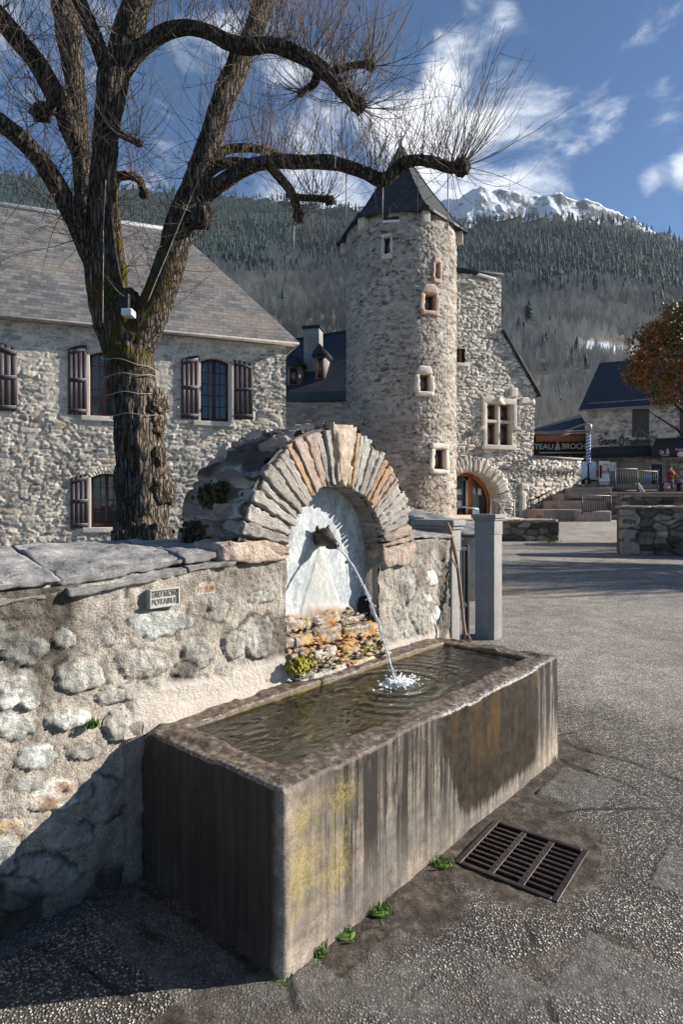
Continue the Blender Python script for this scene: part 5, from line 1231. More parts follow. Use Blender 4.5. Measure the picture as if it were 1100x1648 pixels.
for (a0, z0, z1, hw_, kd) in twin:
    er = np.array([sin(a0), -cos(a0)]); et = np.array([cos(a0), sin(a0)])
    def tl(m_, off=0.):
        for V in m_.V:
            x_ = V[:, 0].copy(); y_ = V[:, 1].copy(); V[:, 0] = er[0]*(TR-y_)+et[0]*x_; V[:, 1] = er[1]*(TR-y_)+et[1]*x_
        return m_
    mat = {'slit': 'trim', 'slit_pink': 'trim_pink', 'pink': 'trim_pink', 'white': 'trim', 'white2': 'trim'}[kd]; sw_ = .19 if 'slit' in kd else .36; pr = -.09
    m = MB(); hw2 = hw_
    m.rock([(-hw2-sw_,pr,z0-.05),(-hw2,pr,z0-.05),(-hw2-sw_,.3,z0-.05),(-hw2,.3,z0-.05),(-hw2-sw_*.8,pr,z1),(-hw2,pr,z1),(-hw2-sw_*.8,.3,z1),(-hw2,.3,z1)], (4, 3, 8), .03, 1, .1, 3)
    m.rock([(hw2,pr,z0-.05),(hw2+sw_,pr,z0-.05),(hw2,.3,z0-.05),(hw2+sw_,.3,z0-.05),(hw2,pr,z1),(hw2+sw_*.8,pr,z1),(hw2,.3,z1),(hw2+sw_*.8,.3,z1)], (4, 3, 8), .03, 2, .1, 3)
    hd = {'slit': .18, 'slit_pink': .35, 'pink': .62, 'white': .52, 'white2': .36}[kd]; tpw = .55 if kd in ('pink', 'white', 'slit_pink') else .9
    m.rock([(-hw2-sw_*.8,pr-.02,z1),(hw2+sw_*.8,pr-.02,z1),(-hw2-sw_*.8,.3,z1),(hw2+sw_*.8,.3,z1),(-(hw2+sw_)*tpw,pr-.02,z1+hd),((hw2+sw_)*tpw,pr-.02,z1+hd),(-(hw2+sw_)*tpw,.3,z1+hd),((hw2+sw_)*tpw,.3,z1+hd)], (8, 3, 4), .03, 3, .15, 3)
    m.rock([(-hw2-sw_*.7,pr-.05,z0-.30),(hw2+sw_*.7,pr-.05,z0-.30),(-hw2-sw_*.7,.3,z0-.30),(hw2+sw_*.7,.3,z0-.30),(-hw2-sw_*.8,pr-.05,z0),(hw2+sw_*.8,pr-.05,z0),(-hw2-sw_*.8,.3,z0),(hw2+sw_*.8,.3,z0)], (8, 3, 4), .03, 4, .15, 3)
    S = part('window_surround', tl(m), M[mat], tw, smooth=True)
    m = MB(); m.box(-hw2, hw2, .24, .28, z0, z1); part('pane', tl(m), M['glass'] if kd != 'white' else M['glass_brown'], tw, S)
    if 'slit' not in kd:
        m = MB(); f = .07
        m.box(-hw2, -hw2+f, .19, .25, z0, z1); m.box(hw2-f, hw2, .19, .25, z0, z1); m.box(-hw2+f, hw2-f, .19, .25, z0, z0+f); m.box(-hw2+f, hw2-f, .19, .25, z1-f, z1); part('frame', tl(m), M['brown_wood'], tw, S)
for (px, py, ln, tilt) in [((630), 356, 1.0, 0.), (708, 360, 1.05, -.12)]:
    X_, Y_, Z_ = PT(px, py, 34.6 if px < 690 else 35.6); m = MB(); lx, ly = TF.loc(X_, Y_)
    fl_ = thing('floodlight_bar', 'white tubular light bar under the tower eaves, '+('the left one' if px < 690 else 'the right one'), 'light bar', TF, (lx, ly, Z_), 'light bars under the eaves')
    m.bbox(lx-.5*ln, lx+.5*ln, ly-.07, ly+.07, Z_-.07, Z_+.05, .02)
    if tilt:
        for V in m.V: V[:, 2] += (V[:, 0]-lx)*-.38
    part('tube', m, M['white_tube'], fl_); m = MB(); m.box(lx-.45*ln, lx+.45*ln, ly-.03, ly+.09, Z_+.05, Z_+.24)
    if tilt:
        for V in m.V: V[:, 2] += (V[:, 0]-lx)*-.38
    part('housing', m, M['rail'], fl_)

# ================================================================ GABLED HOUSE BESIDE THE TOWER
GF = frame_at(800, 39, 20)
gb = thing('gabled_house', 'stone gabled house joined to the right side of the tower with arched doorway', 'house', GF, (0, 0, 0))
G0 = GF.hit
poly = [(-4.2, -.2), G0(851, 850), G0(858, 760), G0(862, 640), G0(864, 634), G0(807, 530), G0(807, 447), G0(725, 437), (-4.2, 16.2)]
dcx = G0(765, 830)[0]-.25; dzc = 1.05; 
x_, z_ = G0(735, 762); 
DR = 2.05; DCX = G0(803, 800)[0]-DR; DZC = 1.55      # door opening: arch of radius DR
wx0, wz0 = G0(783, 716); wx1, wz1 = G0(822, 652)
hs_ = [rect_hole(wx0-.02, wx1+.02, wz0-.02, wz1+.02), lambda X, Z: ((X-DCX)**2+(np.maximum(Z, DZC)-DZC)**2 < DR**2), rect_hole(G0(734,566)[0], G0(748,566)[0], G0(740,583)[1], G0(740,562)[1])]
m = face_panel(-4.2, 3.2, -.2, 16.35, .055, .38, .13, .095, 71, poly, hs_, 0, .34, (.03, .2))
# thickness of the wall and sides
pp_ = poly; n = len(pp_)
for i in range(n):
    (xa, za), (xb, zb) = pp_[i], pp_[(i+1) % n]
    m.quad((xa, 0.02, za), (xb, 0.02, zb), (xb, 7, zb), (xa, 7, za), (.5, .4, 0, 0))
part('wall', m, M['gable'], gb, smooth=True)
for (a, b, ov) in [(G0(725, 436), G0(808, 446), .12), (G0(806, 533), G0(867, 639), .10)]:
    m = MB(); (xa, za), (xb, zb) = a, b; L_ = sqrt((xb-xa)**2+(zb-za)**2); nx, nz = -(zb-za)/L_, (xb-xa)/L_
    m.prism([(xa, za), (xb, zb), (xb+nx*.16, zb+nz*.16), (xa+nx*.16, za+nz*.16)], -.28, 7.2, (.5, .4, 0, 0)); part('roof', m, M['slate_dark'], gb)
# door
dr_ = MB(); aa_ = np.linspace(0, 180, 40)
for i in range(39):
    p = [(DCX+r_*cos(R(q)), DZC+r_*sin(R(q))) for r_, q in ((DR-.20, aa_[i]), (DR, aa_[i]), (DR, aa_[i+1]), (DR-.20, aa_[i+1]))]; dr_.prism(p, .95, 1.10)
dr_.box(DCX+DR-.2, DCX+DR, .95, 1.1, .6, DZC); dr_.box(DCX-DR, DCX-DR+.2, .95, 1.1, .6, DZC)
dxm = G0(757, 800, 1.)[0]; dr_.box(dxm-.16, dxm+.16, .9, 1.08, .6, DZC+sqrt(max(DR**2-(dxm-DCX)**2, .1))-.1)
D_ = part('door', dr_, M['orange_wood'], gb)
m = MB(); m.box(dxm-.32, dxm-.16, .92, 1.06, .6, DZC+1.55); part('door_stile', m, M['trim'], gb, D_)
m = MB(); m.add([(DCX+(DR-.05)*cos(R(q)), 1.12, DZC+(DR-.05)*sin(R(q))) for q in aa_]+[(DCX-DR+.05, 1.12, .6), (DCX+DR-.05, 1.12, .6)], [tuple(range(42))]); part('pane', m, M['glass'], gb, D_)
for (px0, px1, py0, py1) in [(736,744,787,796), (760,766,786,796), (770,776,786,797), (736,744,805,818)]:
    xa, za = G0(px0, py1, 1.08); xb, zb = G0(px1, py0, 1.08); m = MB(); m.box(xa, xb, 1.085, 1.10, za, zb); part('paper_notice', m, M['white_tube'], gb, D_)
# reveal with brick ribs and radiating slabs round the arch
m = MB(); rows_ = []
for y_ in np.linspace(-.02, .97, 9): rows_.append([(DCX+DR*cos(R(q)), y_, DZC+DR*sin(R(q))) for q in np.linspace(-25, 205, 90)])
m.grid(np.array(rows_), None, np.tile([.6, .5, 0, 0], (9*90, 1))); part('arch_reveal', m, M['gable'], gb, smooth=True)
m = MB()
for q in np.arange(-6, 186, 2.3):
    r1_ = DR+.95+random.uniform(-.15, .12); w_ = random.uniform(.8, 1.05)
    def pq(a, r, y): return (DCX+r*cos(R(a)), y, DZC+r*sin(R(a)))
    if DCX+r1_*cos(R(q)) < -4.1: continue
    yy = -.13-random.uniform(0, .05)
    m.rock([pq(q+w_, DR, yy), pq(q-w_, DR, yy), pq(q+w_, DR, .1), pq(q-w_, DR, .1), pq(q+w_*1.2, r1_, yy), pq(q-w_*1.2, r1_, yy), pq(q+w_*1.2, r1_, .1), pq(q-w_*1.2, r1_, .1)], (2, 2, 5), .03, int(q*7)+900, .1, 3, (random.random(), 0, 0, 0))
part('arch_slabs', m, M['gable'], gb, smooth=True)
# the cross window
S_ = MB(); o = .38
ax, az = G0(775, 722); bx, bz = G0(830, 643)
S_.bbox(ax+.12, wx0, -.16, .45, wz0, wz1+.1, .03); S_.bbox(wx1, bx-.25, -.16, .45, wz0, wz1+.1, .03)
S_.bbox(ax-.02, bx-.02, -.19, .45, wz1, bz+.0, .06); S_.bbox(ax+.0, ax+.25, -.24, .2, wz1-1.55, wz1+.02, .04); S_.bbox(bx-.30, bx-.02, -.24, .2, wz1-1.45, wz1+.02, .04)
S_.bbox(ax-.2, ax+.12, -.38, .1, wz1-1.75, wz1-1.50, .04); S_.bbox(bx-.30, bx+.14, -.38, .1, wz1-1.65, wz1-1.42, .04)
W_ = part('window_surround', S_, M['trim'], gb)
m = MB(); cxw = (wx0+wx1)/2; m.prism([(cxw-.35, wz1-.02), (cxw+.35, wz1-.02), (cxw+.06, wz1+.45), (cxw-.06, wz1+.45)], -.30, -.10); part('ogee_carving', m, M['trim'], gb, W_)
m = MB(); m.bbox(ax, bx-.1, -.30, .3, wz0-.30, wz0, .04); part('sill', m, M['trim'], gb, W_)
m = MB(); m.bbox(cxw-.09, cxw+.09, -.08, .3, wz0, wz1, .02); part('mullion', m, M['trim'], gb, W_)
zm = wz0+(wz1-wz0)*.58; 
for (xa, xb) in ((wx0, cxw-.09), (cxw+.09, wx1)):
    m = MB(); m.bbox(xa, xb, -.06, .3, zm-.09, zm+.09, .02); part('transom', m, M['trim'], gb, W_)
    for (za, zb) in ((wz0, zm-.09), (zm+.09, wz1)):
        m = MB(); f = .10
        m.box(xa, xa+f, .30, .38, za, zb); m.box(xb-f, xb, .30, .38, za, zb); m.box(xa+f, xb-f, .30, .38, za, za+f); m.box(xa+f, xb-f, .30, .38, zb-f, zb); part('casement', m, M['brown_wood'], gb, W_)
        m = MB(); m.box(xa+.05, xb-.05, .34, .36, za+.05, zb-.05); part('pane', m, M['glass_brown'], gb, W_)
m = MB(); xa, za = G0(734, 584); xb, zb = G0(747, 562); m.box(xa, xb, .25, .3, za, zb); P_ = part('small_window', m, M['glass_brown'], gb)
m = MB(); m.bbox(xb-.26, xb-.08, .1, .25, za, zb, .02); part('frame', m, M['brown_wood'], gb, P_); m = MB(); m.bbox(xa, xb+.35, -.2, .3, za-.22, za, .03); part('sill', m, M['trim'], gb, P_)
m = MB(); xa, za = G0(838, 640); xb, zb = G0(862, 652); m.rock([(xa-.2,-.16,zb),(xb,-.16,zb),(xa-.2,.2,zb),(xb,.2,zb),(xa,-.16,za),(xb-.2,-.16,za+.1),(xa,.2,za),(xb-.2,.2,za+.1)], (6, 3, 4), .05, 5, .1, 2); part('kneeler_stone', m, M['trim'], gb, smooth=True)
for (px0, px1, py0, py1, sd_) in [(836,846,788,838,3), (836,850,778,790,4), (846,852,826,838,5), (820,832,625,640,6)]:
    m = MB(); xa, za = G0(px0, py1); xb, zb = G0(px1, py0); m.rock([(xa,-.2,za),(xb,-.2,za),(xa,.1,za),(xb,.1,za),(xa,-.17,zb),(xb,-.17,zb),(xa,.1,zb),(xb,.1,zb)], (5, 2, 6), .05, sd_, .2, 2); part('quoin_stone', m, M['trim'], gb, smooth=True)
x_, z_ = G0(772, 446); m = MB(); m.bbox(x_-.35, x_+.95, -.5, -.3, z_-.12, z_+.02, .03)
for V in m.V: V[:, 2] += (V[:, 0]-x_)*-.12
single('floodlight_bar', m, M['white_tube'], 'white light bar on the flat top of the gabled house', 'light bar', GF, (x_, -.4, z_), 'light bars under the eaves')
# weathered lettering fixed to the wall (its words can no longer be read)
def scribble(fr, px0, px1, py0, py1, y, n, seed, name, lab, mat, th_=.035):
    rs = np.random.RandomState(seed); x0, z0 = fr.hit(px0, py1); x1, z1 = fr.hit(px1, py0); m = MB()
    for k in range(n):
        xa = x0+(x1-x0)*k/n; w_ = (x1-x0)/n*.8; kind = rs.randint(4)
        h_ = (z1-z0)*(1 if rs.rand() < .3 else .62)
        if kind == 0: pts = [(xa, z0), (xa, z0+h_), (xa+w_, z0+h_*.6), (xa, z0+h_*.45)]
        elif kind == 1: pts = [(xa+w_*.5+w_*.5*cos(a), z0+h_*.5+h_*.5*sin(a)) for a in np.linspace(.3, 6, 9)]
        elif kind == 2: pts = [(xa, z0), (xa+w_*.1, z0+h_*.9), (xa+w_*.5, z0+h_), (xa+w_*.9, z0+h_*.7), (xa+w_*.9, z0)]
        else: pts = [(xa, z0+h_*.5), (xa+w_*.9, z0+h_*.6), (xa+w_*.5, z0+h_), (xa, z0+h_*.4), (xa+w_*.5, z0), (xa+w_, z0+h_*.2)]
        m.tube([(p[0], y, p[1]) for p in pts], th_, 5)
    return single(name, m, M[mat], lab, 'lettering', fr, ((x0+x1)/2, y, z0))
scribble(GF, 822, 852, 741, 749, -.25, 7, 3, 'wall_lettering', 'short row of weathered iron letters right of the arched door', 'letter_iron')

# ================================================================ GARDEN WALL RIGHT OF THE GABLE, STAIRS
LF = Fr(*GF.W(2.66, .0, 0)[:2], 0, 32)
lw = thing('garden_wall', 'pale rubble garden wall with iron lettering climbing beside the steps', 'wall', LF, (0, 0, 0))
xe, ze = LF.hit(935, 740); xs0, zs0 = LF.hit(858, 736)
m = face_panel(.0, xe, .2, zs0+.1, .06, .42, .17, .12, 91, [(0, -1), (xe, -1), (xe, ze), (0, zs0)], (), 0, .4, (.02, .25)); 
m.box(0, xe-.02, .2, .6, .1, min(ze, zs0)-.06, (.5, .6, 0, 0)); m.box(xe-.04, xe, -.05, .6, .1, ze, (.5, .5, 0, 0)); part('masonry', m, M['gable'], lw, smooth=True)
m = MB(); m.prism([(0, zs0), (xe+.05, ze), (xe+.05, ze+.10), (0, zs0+.10)], -.22, .65, (.5, .5, 0, 0)); part('coping', m, M['pier'], lw)
scribble(LF, 862, 932, 752, 762, -.25, 15, 8, 'wall_lettering', 'long row of weathered iron letters on the pale garden wall', 'letter_iron')
hx0, hz0 = LF.hit(858, 802); hx1, hz1 = LF.hit(896, 783); hr = thing('hand_rail', 'dark sloping handrail fixed to the garden wall by the steps', 'handrail', LF, (hx0, -.3, hz0))
m = MB(); m.tube([(hx0, -.3, hz0), (hx1, -.3, hz1)], .045, 8); part('rail', m, M['rail'], hr)
for q in (.15, .85):
    m = MB(); x_ = hx0+(hx1-hx0)*q; z_ = hz0+(hz1-hz0)*q; m.tube([(x_, -.3, z_), (x_, -.3, z_-.1), (x_, .0, z_-.1)], .02, 6); part('bracket', m, M['rail'], hr)
# steps: boxes whose front faces look at the camera
stt = thing('stone_steps', 'broad pinkish stone steps climbing from the square to the upper terrace', 'steps', WORLD, (11.5, 34, .5))
def face_box(px0, px1, py0, py1, d, dep, zdown=.5):
    x0, _, z1 = PT(px0, py0, d); x1, _, z0 = PT(px1, py1, d); return x0, x1, d, d+dep, z0-zdown, z1
tiers = [(876,937,820,838,34.6,3), (902,990,806,820,36.6,3), (908,985,795,806,38.6,2.5), (920,985,785,795,40.5,3)]
for k, (a, b, c, e, d, dep) in enumerate(tiers):
    m = MB(); x0, x1, y0, y1, z0, z1 = face_box(a, b, c, e, d, dep); m.bbox(x0, x1, y0, y1, z0, z1, .03); part('terrace_block', m, M['step'], stt)
for k in range(11):      # narrow flight along the wall
    q = k/10; d = 34.4+q*6.0; pxl = 857+q*66; pyt = 834-q*42; m = MB(); x0, _, z1 = PT(pxl, pyt, d); x1, _, _ = PT(pxl+26, pyt, d)
    m.bbox(x0, x1, d, d+1.0, z1-.5-k*.05, z1, .02); part('step', m, M['step'], stt)
m = MB(); x0, x1, y0, y1, z0, z1 = face_box(935, 985, 823, 846, 33.6, 1.2); m.bbox(x0, x1, y0, y1, z0, z1, .04); part('low_block', m, M['step'], stt)
# upper terrace: retaining wall and its deck
ZD = 2.95
FW = WORLD
up = thing('terrace_wall', 'brown rubble retaining wall carrying the upper terrace behind the steps', 'wall', WORLD, (14, 42, 0))
for (a, b, d, tp, sd_) in [(922, 990, 42.2, ZD, 5)]:
    x0 = (a-CX)/FPX*d; x1 = (b-CX)/FPX*d; m = face_panel(x0, x1, .4, tp, .07, .45, .18, .10, sd_, None, (), d); m.box(x0, x1, d+.1, d+1, .2, tp-.02, (.5, .5, 0, 0)); part('masonry', m, M['drywall'], up, smooth=True)
d = 36.2; x0 = (983-CX)/FPX*d; x1 = 26.; m = face_panel(x0, x1, .3, 2.18, .07, .5, .2, .10, 15, None, (), d); m.box(x0, x1, d+.1, d+1, .2, 2.16, (.5, .5, 0, 0)); part('masonry', m, M['drywall'], up, smooth=True)
m = MB(); m.bbox(x0-.1, x1, d-.15, d+1.0, 2.18, 2.28, .03); part('coping', m, M['step'], up)
dk = MB(); dk.box(9.0, 60, 42.8, 75, ZD-.5, ZD+.0); dk.box(14.5, 60, 37.2, 42.8, 1.9, 2.22); single('upper_terrace', dk, M['step'], kind='structure')
# terrace at the foot of the tower
dk = MB(); dk.prism([(-12, 24.5), (5.3, 24.6), (8.4, 26), (9.6, 34.3), (10.2, 40), (-12, 44)], -.1, .86, axis='z'); single('tower_terrace', dk, M['step'], kind='structure')
bw_f = Fr(*gp(806, 872), 0, -2.)
bw_ = thing('bench_wall', 'low dark rubble wall with thick slabs edging the tower terrace', 'wall', bw_f, (0, 0, 0))
bx1 = bw_f.hit(899, 876)[0]; m = face_panel(-3.4, bx1, -.05, .82, .035, .5, .26, .10, 44, None, (), 0, .25, (.02, .15)); m.box(-3.4, bx1-.02, .1, .7, -.05, .8, (.4, .5, 0, 0)); m.box(bx1-.05, bx1, -.03, .7, -.05, .82, (.35, .1, 0, 0)); part('masonry', m, M['drywall'], bw_, smooth=True)
for k in range(4):
    xa = -3.4+(bx1+3.4)*k/4; xb = -3.4+(bx1+3.4)*(k+1)/4-.02; m = MB(); m.rock([(xa,-.08,.80),(xb,-.08,.80),(xa,.75,.80),(xb,.75,.80),(xa,-.07,.93),(xb,-.07,.93),(xa,.75,.95),(xb,.75,.95)], (10, 5, 2), .03, k+60, .1, 4); part('coping_slab', m, M['step'], bw_, smooth=True)
X_, Y_ = gp(886, 874); tuft(X_, Y_-.05, 0, 120, .28, 'bright green weed at the corner of the low bench wall', 77, spread=.12, wd=.012)
# slate-coped wall behind the piers, running from the arch towards the square
A_ = np.array(PT(640, 812, 12.5)); B_ = np.array(PT(752, 858, 9.8)); dgr = math.degrees(atan2(B_[1]-A_[1], B_[0]-A_[0])); 
SF = Fr(A_[0]-.0, A_[1], 0, dgr); LL = sqrt((B_[0]-A_[0])**2+(B_[1]-A_[1])**2)
sw2 = thing('ramp_wall', 'rough low wall with sloping slate slabs on top behind the gate piers', 'wall', SF, (0, 0, 0))
zA, zB = A_[2]-.04, B_[2]-.02
pol = [(-1.5, -.3), (LL, -.3), (LL, zB-.06), (LL*.5, (zA+zB)/2+.02), (-1.5, zA+.02)]
m = face_panel(-1.5, LL, -.1, zA+.1, .03, .3, .16, .06, 37, pol, (), 0, .5); m.prism([(-1.5, -.1), (LL-.02, -.1), (LL-.02, zB-.08), (-1.5, zA-.02)], .08, .5, (.5, .6, 0, 0)); part('masonry', m, M['house'], sw2, smooth=True)
for k in range(4):
    q0, q1 = k/4, (k+1)/4; xa, xb = -1.5+(LL+1.5)*q0, -1.5+(LL+1.5)*q1-.03; za, zb_ = zA+(zB-zA)*q0+.02, zA+(zB-zA)*q1+.03
    m = MB(); m.rock([(xa,-.12,za-.05),(xb,-.12,zb_-.05),(xa,.6,za-.05),(xb,.6,zb_-.05),(xa,-.10,za),(xb,-.10,zb_),(xa,.6,za+.05),(xb,.6,zb_+.05)], (16, 10, 2), .035, k+80, .1, 5); part('coping_slab', m, M['coping'], sw2, smooth=True)
# white bench end and hooped barrier seen over the pier
wb_ = thing('white_bench', 'white angular metal bench end showing over the right pier', 'bench', WORLD, PT(760, 838, 22))
m = MB(); a = np.array(PT(749, 815, 22)); b = np.array(PT(771, 818, 22)); c = np.array(PT(771, 830, 22)); m.hexa = None
m.add([tuple(a), tuple(b), tuple(b+[0, .5, .0]), tuple(a+[0, .5, 0]), tuple(a-[0, 0, .04]), tuple(b-[0, 0, .05]), tuple(b+[0, .5, -.05]), tuple(a+[0, .5, -.04])], [(0,1,2,3),(7,6,5,4),(0,4,5,1),(1,5,6,2),(2,6,7,3),(3,7,4,0)]); part('seat', m, M['white_metal'], wb_)
m = MB(); m.bbox(b[0]-.12, b[0]+.02, b[1], b[1]+.5, c[2]-.5, b[2]-.04, .01); part('leg', m, M['white_metal'], wb_)
hb_ = thing('hooped_barrier', 'pale metal barrier with curved bars in front of the arched door', 'barrier', WORLD, PT(800, 845, 27))
def bar(pts, th_, nm='bar', mat='white_tube', r=.028): m = MB(); m.tube(pts, r, 6); part(nm, m, M[mat], th_, smooth=True)
bar([PT(791, 832, 27), PT(791, 804, 27), PT(829, 804, 27), PT(829, 838, 27)], hb_, 'frame')
bar([PT(795+14*sin(R(q)), 819-14*cos(R(q)), 27) for q in range(0, 181, 15)], hb_); bar([PT(825-14*sin(R(q)), 819-14*cos(R(q)), 27) for q in range(0, 181, 15)], hb_)

# ================================================================ RIGHT FOREGROUND WALLS
RX, RY = gp(1003, 893); RWF = Fr(RX, RY, 0, -14)
rw = thing('dry_stone_wall', 'thick dark dry stone wall with corner blocks at the right edge of the square', 'wall', RWF, (0, 0, 0))
zr_ = RWF.hit(1003, 814)[1]
m = face_panel(0, 7, -.1, zr_-.08, .028, .46, .19, .12, 7, None, (), 0, .35, (.015, .16)); m.box(0.03, 7, .12, .9, -.1, zr_-.1, (.4, .5, 0, 0))
m.box(0.0, .03, -.04, .9, -.1, zr_-.08, (.4, .1, 0, 0)); part('masonry', m, M['drywall'], rw, smooth=True)
for k, (z0, z1) in enumerate([(-.05, .42), (.43, .80), (.81, 1.2), (1.21, zr_-.09)]):
    m = MB(); w_ = .50 if k % 2 == 0 else .38; m.rock([(-.04,-.10,z0),(w_,-.12,z0),(-.04,.5,z0),(w_,.2,z0),(-.03,-.10,z1),(w_-.03,-.12,z1),(-.03,.5,z1),(w_,.2,z1)], (10, 6, 8), .05, k+30, .15, 4); part('corner_block', m, M['trim_brown'] if 'trim_brown' in M else M['step'], rw, smooth=True)
for k in range(8):
    xa, xb = -.06+k*.88, -.06+(k+1)*.88-.02; m = MB(); m.rock([(xa,-.16,zr_-.08),(xb,-.16,zr_-.08),(xa,.95,zr_-.08),(xb,.95,zr_-.08),(xa,-.15,zr_),(xb,-.15,zr_),(xa,.95,zr_),(xb,.95,zr_)], (10, 6, 2), .03, k+90, .12, 4); part('coping_slab', m, M['step'], rw, smooth=True)
rw2f = Fr(*PT(1020, 820, 23.5)[:2], 0, -12); z2_ = rw2f.hit(1022, 797)[1]
rw2 = thing('rear_stone_wall', 'second stone wall rising just behind the dark dry stone wall', 'wall', rw2f, (0, 0, 0))
m = face_panel(0, 9, 0, z2_-.07, .05, .46, .19, .12, 8, None, (), 0, .35, (.015, .16)); m.box(.02, 9, .12, .8, -.1, z2_-.08, (.4, .5, 0, 0)); part('masonry', m, M['drywall'], rw2, smooth=True)
m = MB(); m.bbox(-.1, 9, -.12, .9, z2_-.07, z2_+.02, .02); part('coping', m, M['step'], rw2)
# ================================================================ POLLARDED TREE BEHIND THE WALL
TD = 6.5
def cat(P, n=6):
    P = np.array(P, float); out_ = []
    for i in range(len(P)-1):
        p0, p1, p2, p3 = P[max(i-1, 0)], P[i], P[i+1], P[min(i+2, len(P)-1)]
        for k in range(n):
            t = k/n; out_.append(.5*((2*p1)+(-p0+p2)*t+(2*p0-5*p1+4*p2-p3)*t*t+(-p0+3*p1-3*p2+p3)*t**3))
    out_.append(P[-1]); return np.array(out_)
def limb_path(rows, n=6):
    """rows of (px, py, half width in px, depth offset) -> world points and radii"""
    W_ = []
    for (px, py, r, dd) in rows:
        d = TD+dd; x, y, z = PT(px, py, d); W_.append((x, y, z, r*.92/FPX*d))
    c = cat(W_, n); return c[:, :3], np.maximum(c[:, 3], .004)
def bark_tube(m, P, Rr, k=28, seed=0, ridge=.10, moss=.5, lump=.10):
    n = len(P); T = np.gradient(P, axis=0); T /= np.linalg.norm(T, axis=1)[:, None]; a = np.cross(T[0], [0, 1., 0.]); a /= np.linalg.norm(a)
    s_ = np.concatenate([[0], np.cumsum(np.linalg.norm(np.diff(P, axis=0), axis=1))]); rows_ = []; cols_ = []
    th = np.linspace(0, 2*pi, k+1)
    for i in range(n):
        a = a-T[i]*np.dot(a, T[i]); a /= np.linalg.norm(a); b = np.cross(T[i], a)
        dirs = np.cos(th)[:, None]*a+np.sin(th)[:, None]*b
        ring3 = P[i]+dirs*Rr[i]
        loc = np.stack([np.cos(th)*Rr[i]*16, np.sin(th)*Rr[i]*16, np.full(k+1, s_[i]*3.2)], -1)
        rd = np.abs(fb3(loc+seed*11, 3, seed)-.5)*2; lp = fb3(ring3*2.6+seed, 3, seed+9)-.5; lp2 = fb3(ring3*9+seed, 2, seed+19)-.5
        f = 1-ridge*.6+ridge*rd*1.6+lump*2*lp+.07*lp2
        rows_.append(P[i]+dirs*(Rr[i]*f)[:, None])
        ms = np.clip((moss+.55*ss(2.4, 3.2, ring3[:, 2:3].ravel())*ss(4.6, 3.7, ring3[:, 2]))*(.55+.75*dirs[:, 2]-.35*dirs[:, 0]*0+.5*dirs[:, 1]*-.4)+.5*(fb3(ring3*2.3+5, 3, 77)-.5), 0, 1)
        sunlit_pale = np.clip(ss(.0, .6, dirs[:, 0])*ss(3.3, 2.2, ring3[:, 2])*ss(.35, .6, fb3(ring3*5, 3, 55))*1.3, 0, 1); cols_.append(np.stack([rd, ms*(1-sunlit_pale), sunlit_pale, np.zeros(k+1)], -1))  # whitish bark; paints the sunlit right side of the lower trunk paler
    rows_ = np.array(rows_); m.grid(rows_, None, np.array(cols_))
    m.add(rows_[-1][:-1], [tuple(range(k))], np.array(cols_[-1][:-1])); return rows_
tb = PT(228, 1000, TD)
tree = thing('pollarded_tree', 'old bare pollarded tree with mossy trunk and thick limbs behind the fountain wall', 'tree', WORLD, (tb[0], tb[1], 0))
trunk = [(232,1060,62,0),(230,960,54,0),(229,880,47,0),(229,840,45,0),(231,790,45,0),(228,740,44,0),(224,700,43,0),(221,660,42,0),(214,630,41,0),(211,600,41,0),(208,575,42,0),(206,550,45,0),(206,528,47,0),(206,512,46,0)]
P, Rr = limb_path(trunk, 8); m = MB(); rr_ = bark_tube(m, P, Rr, 64, 1, .13, .42, .09)
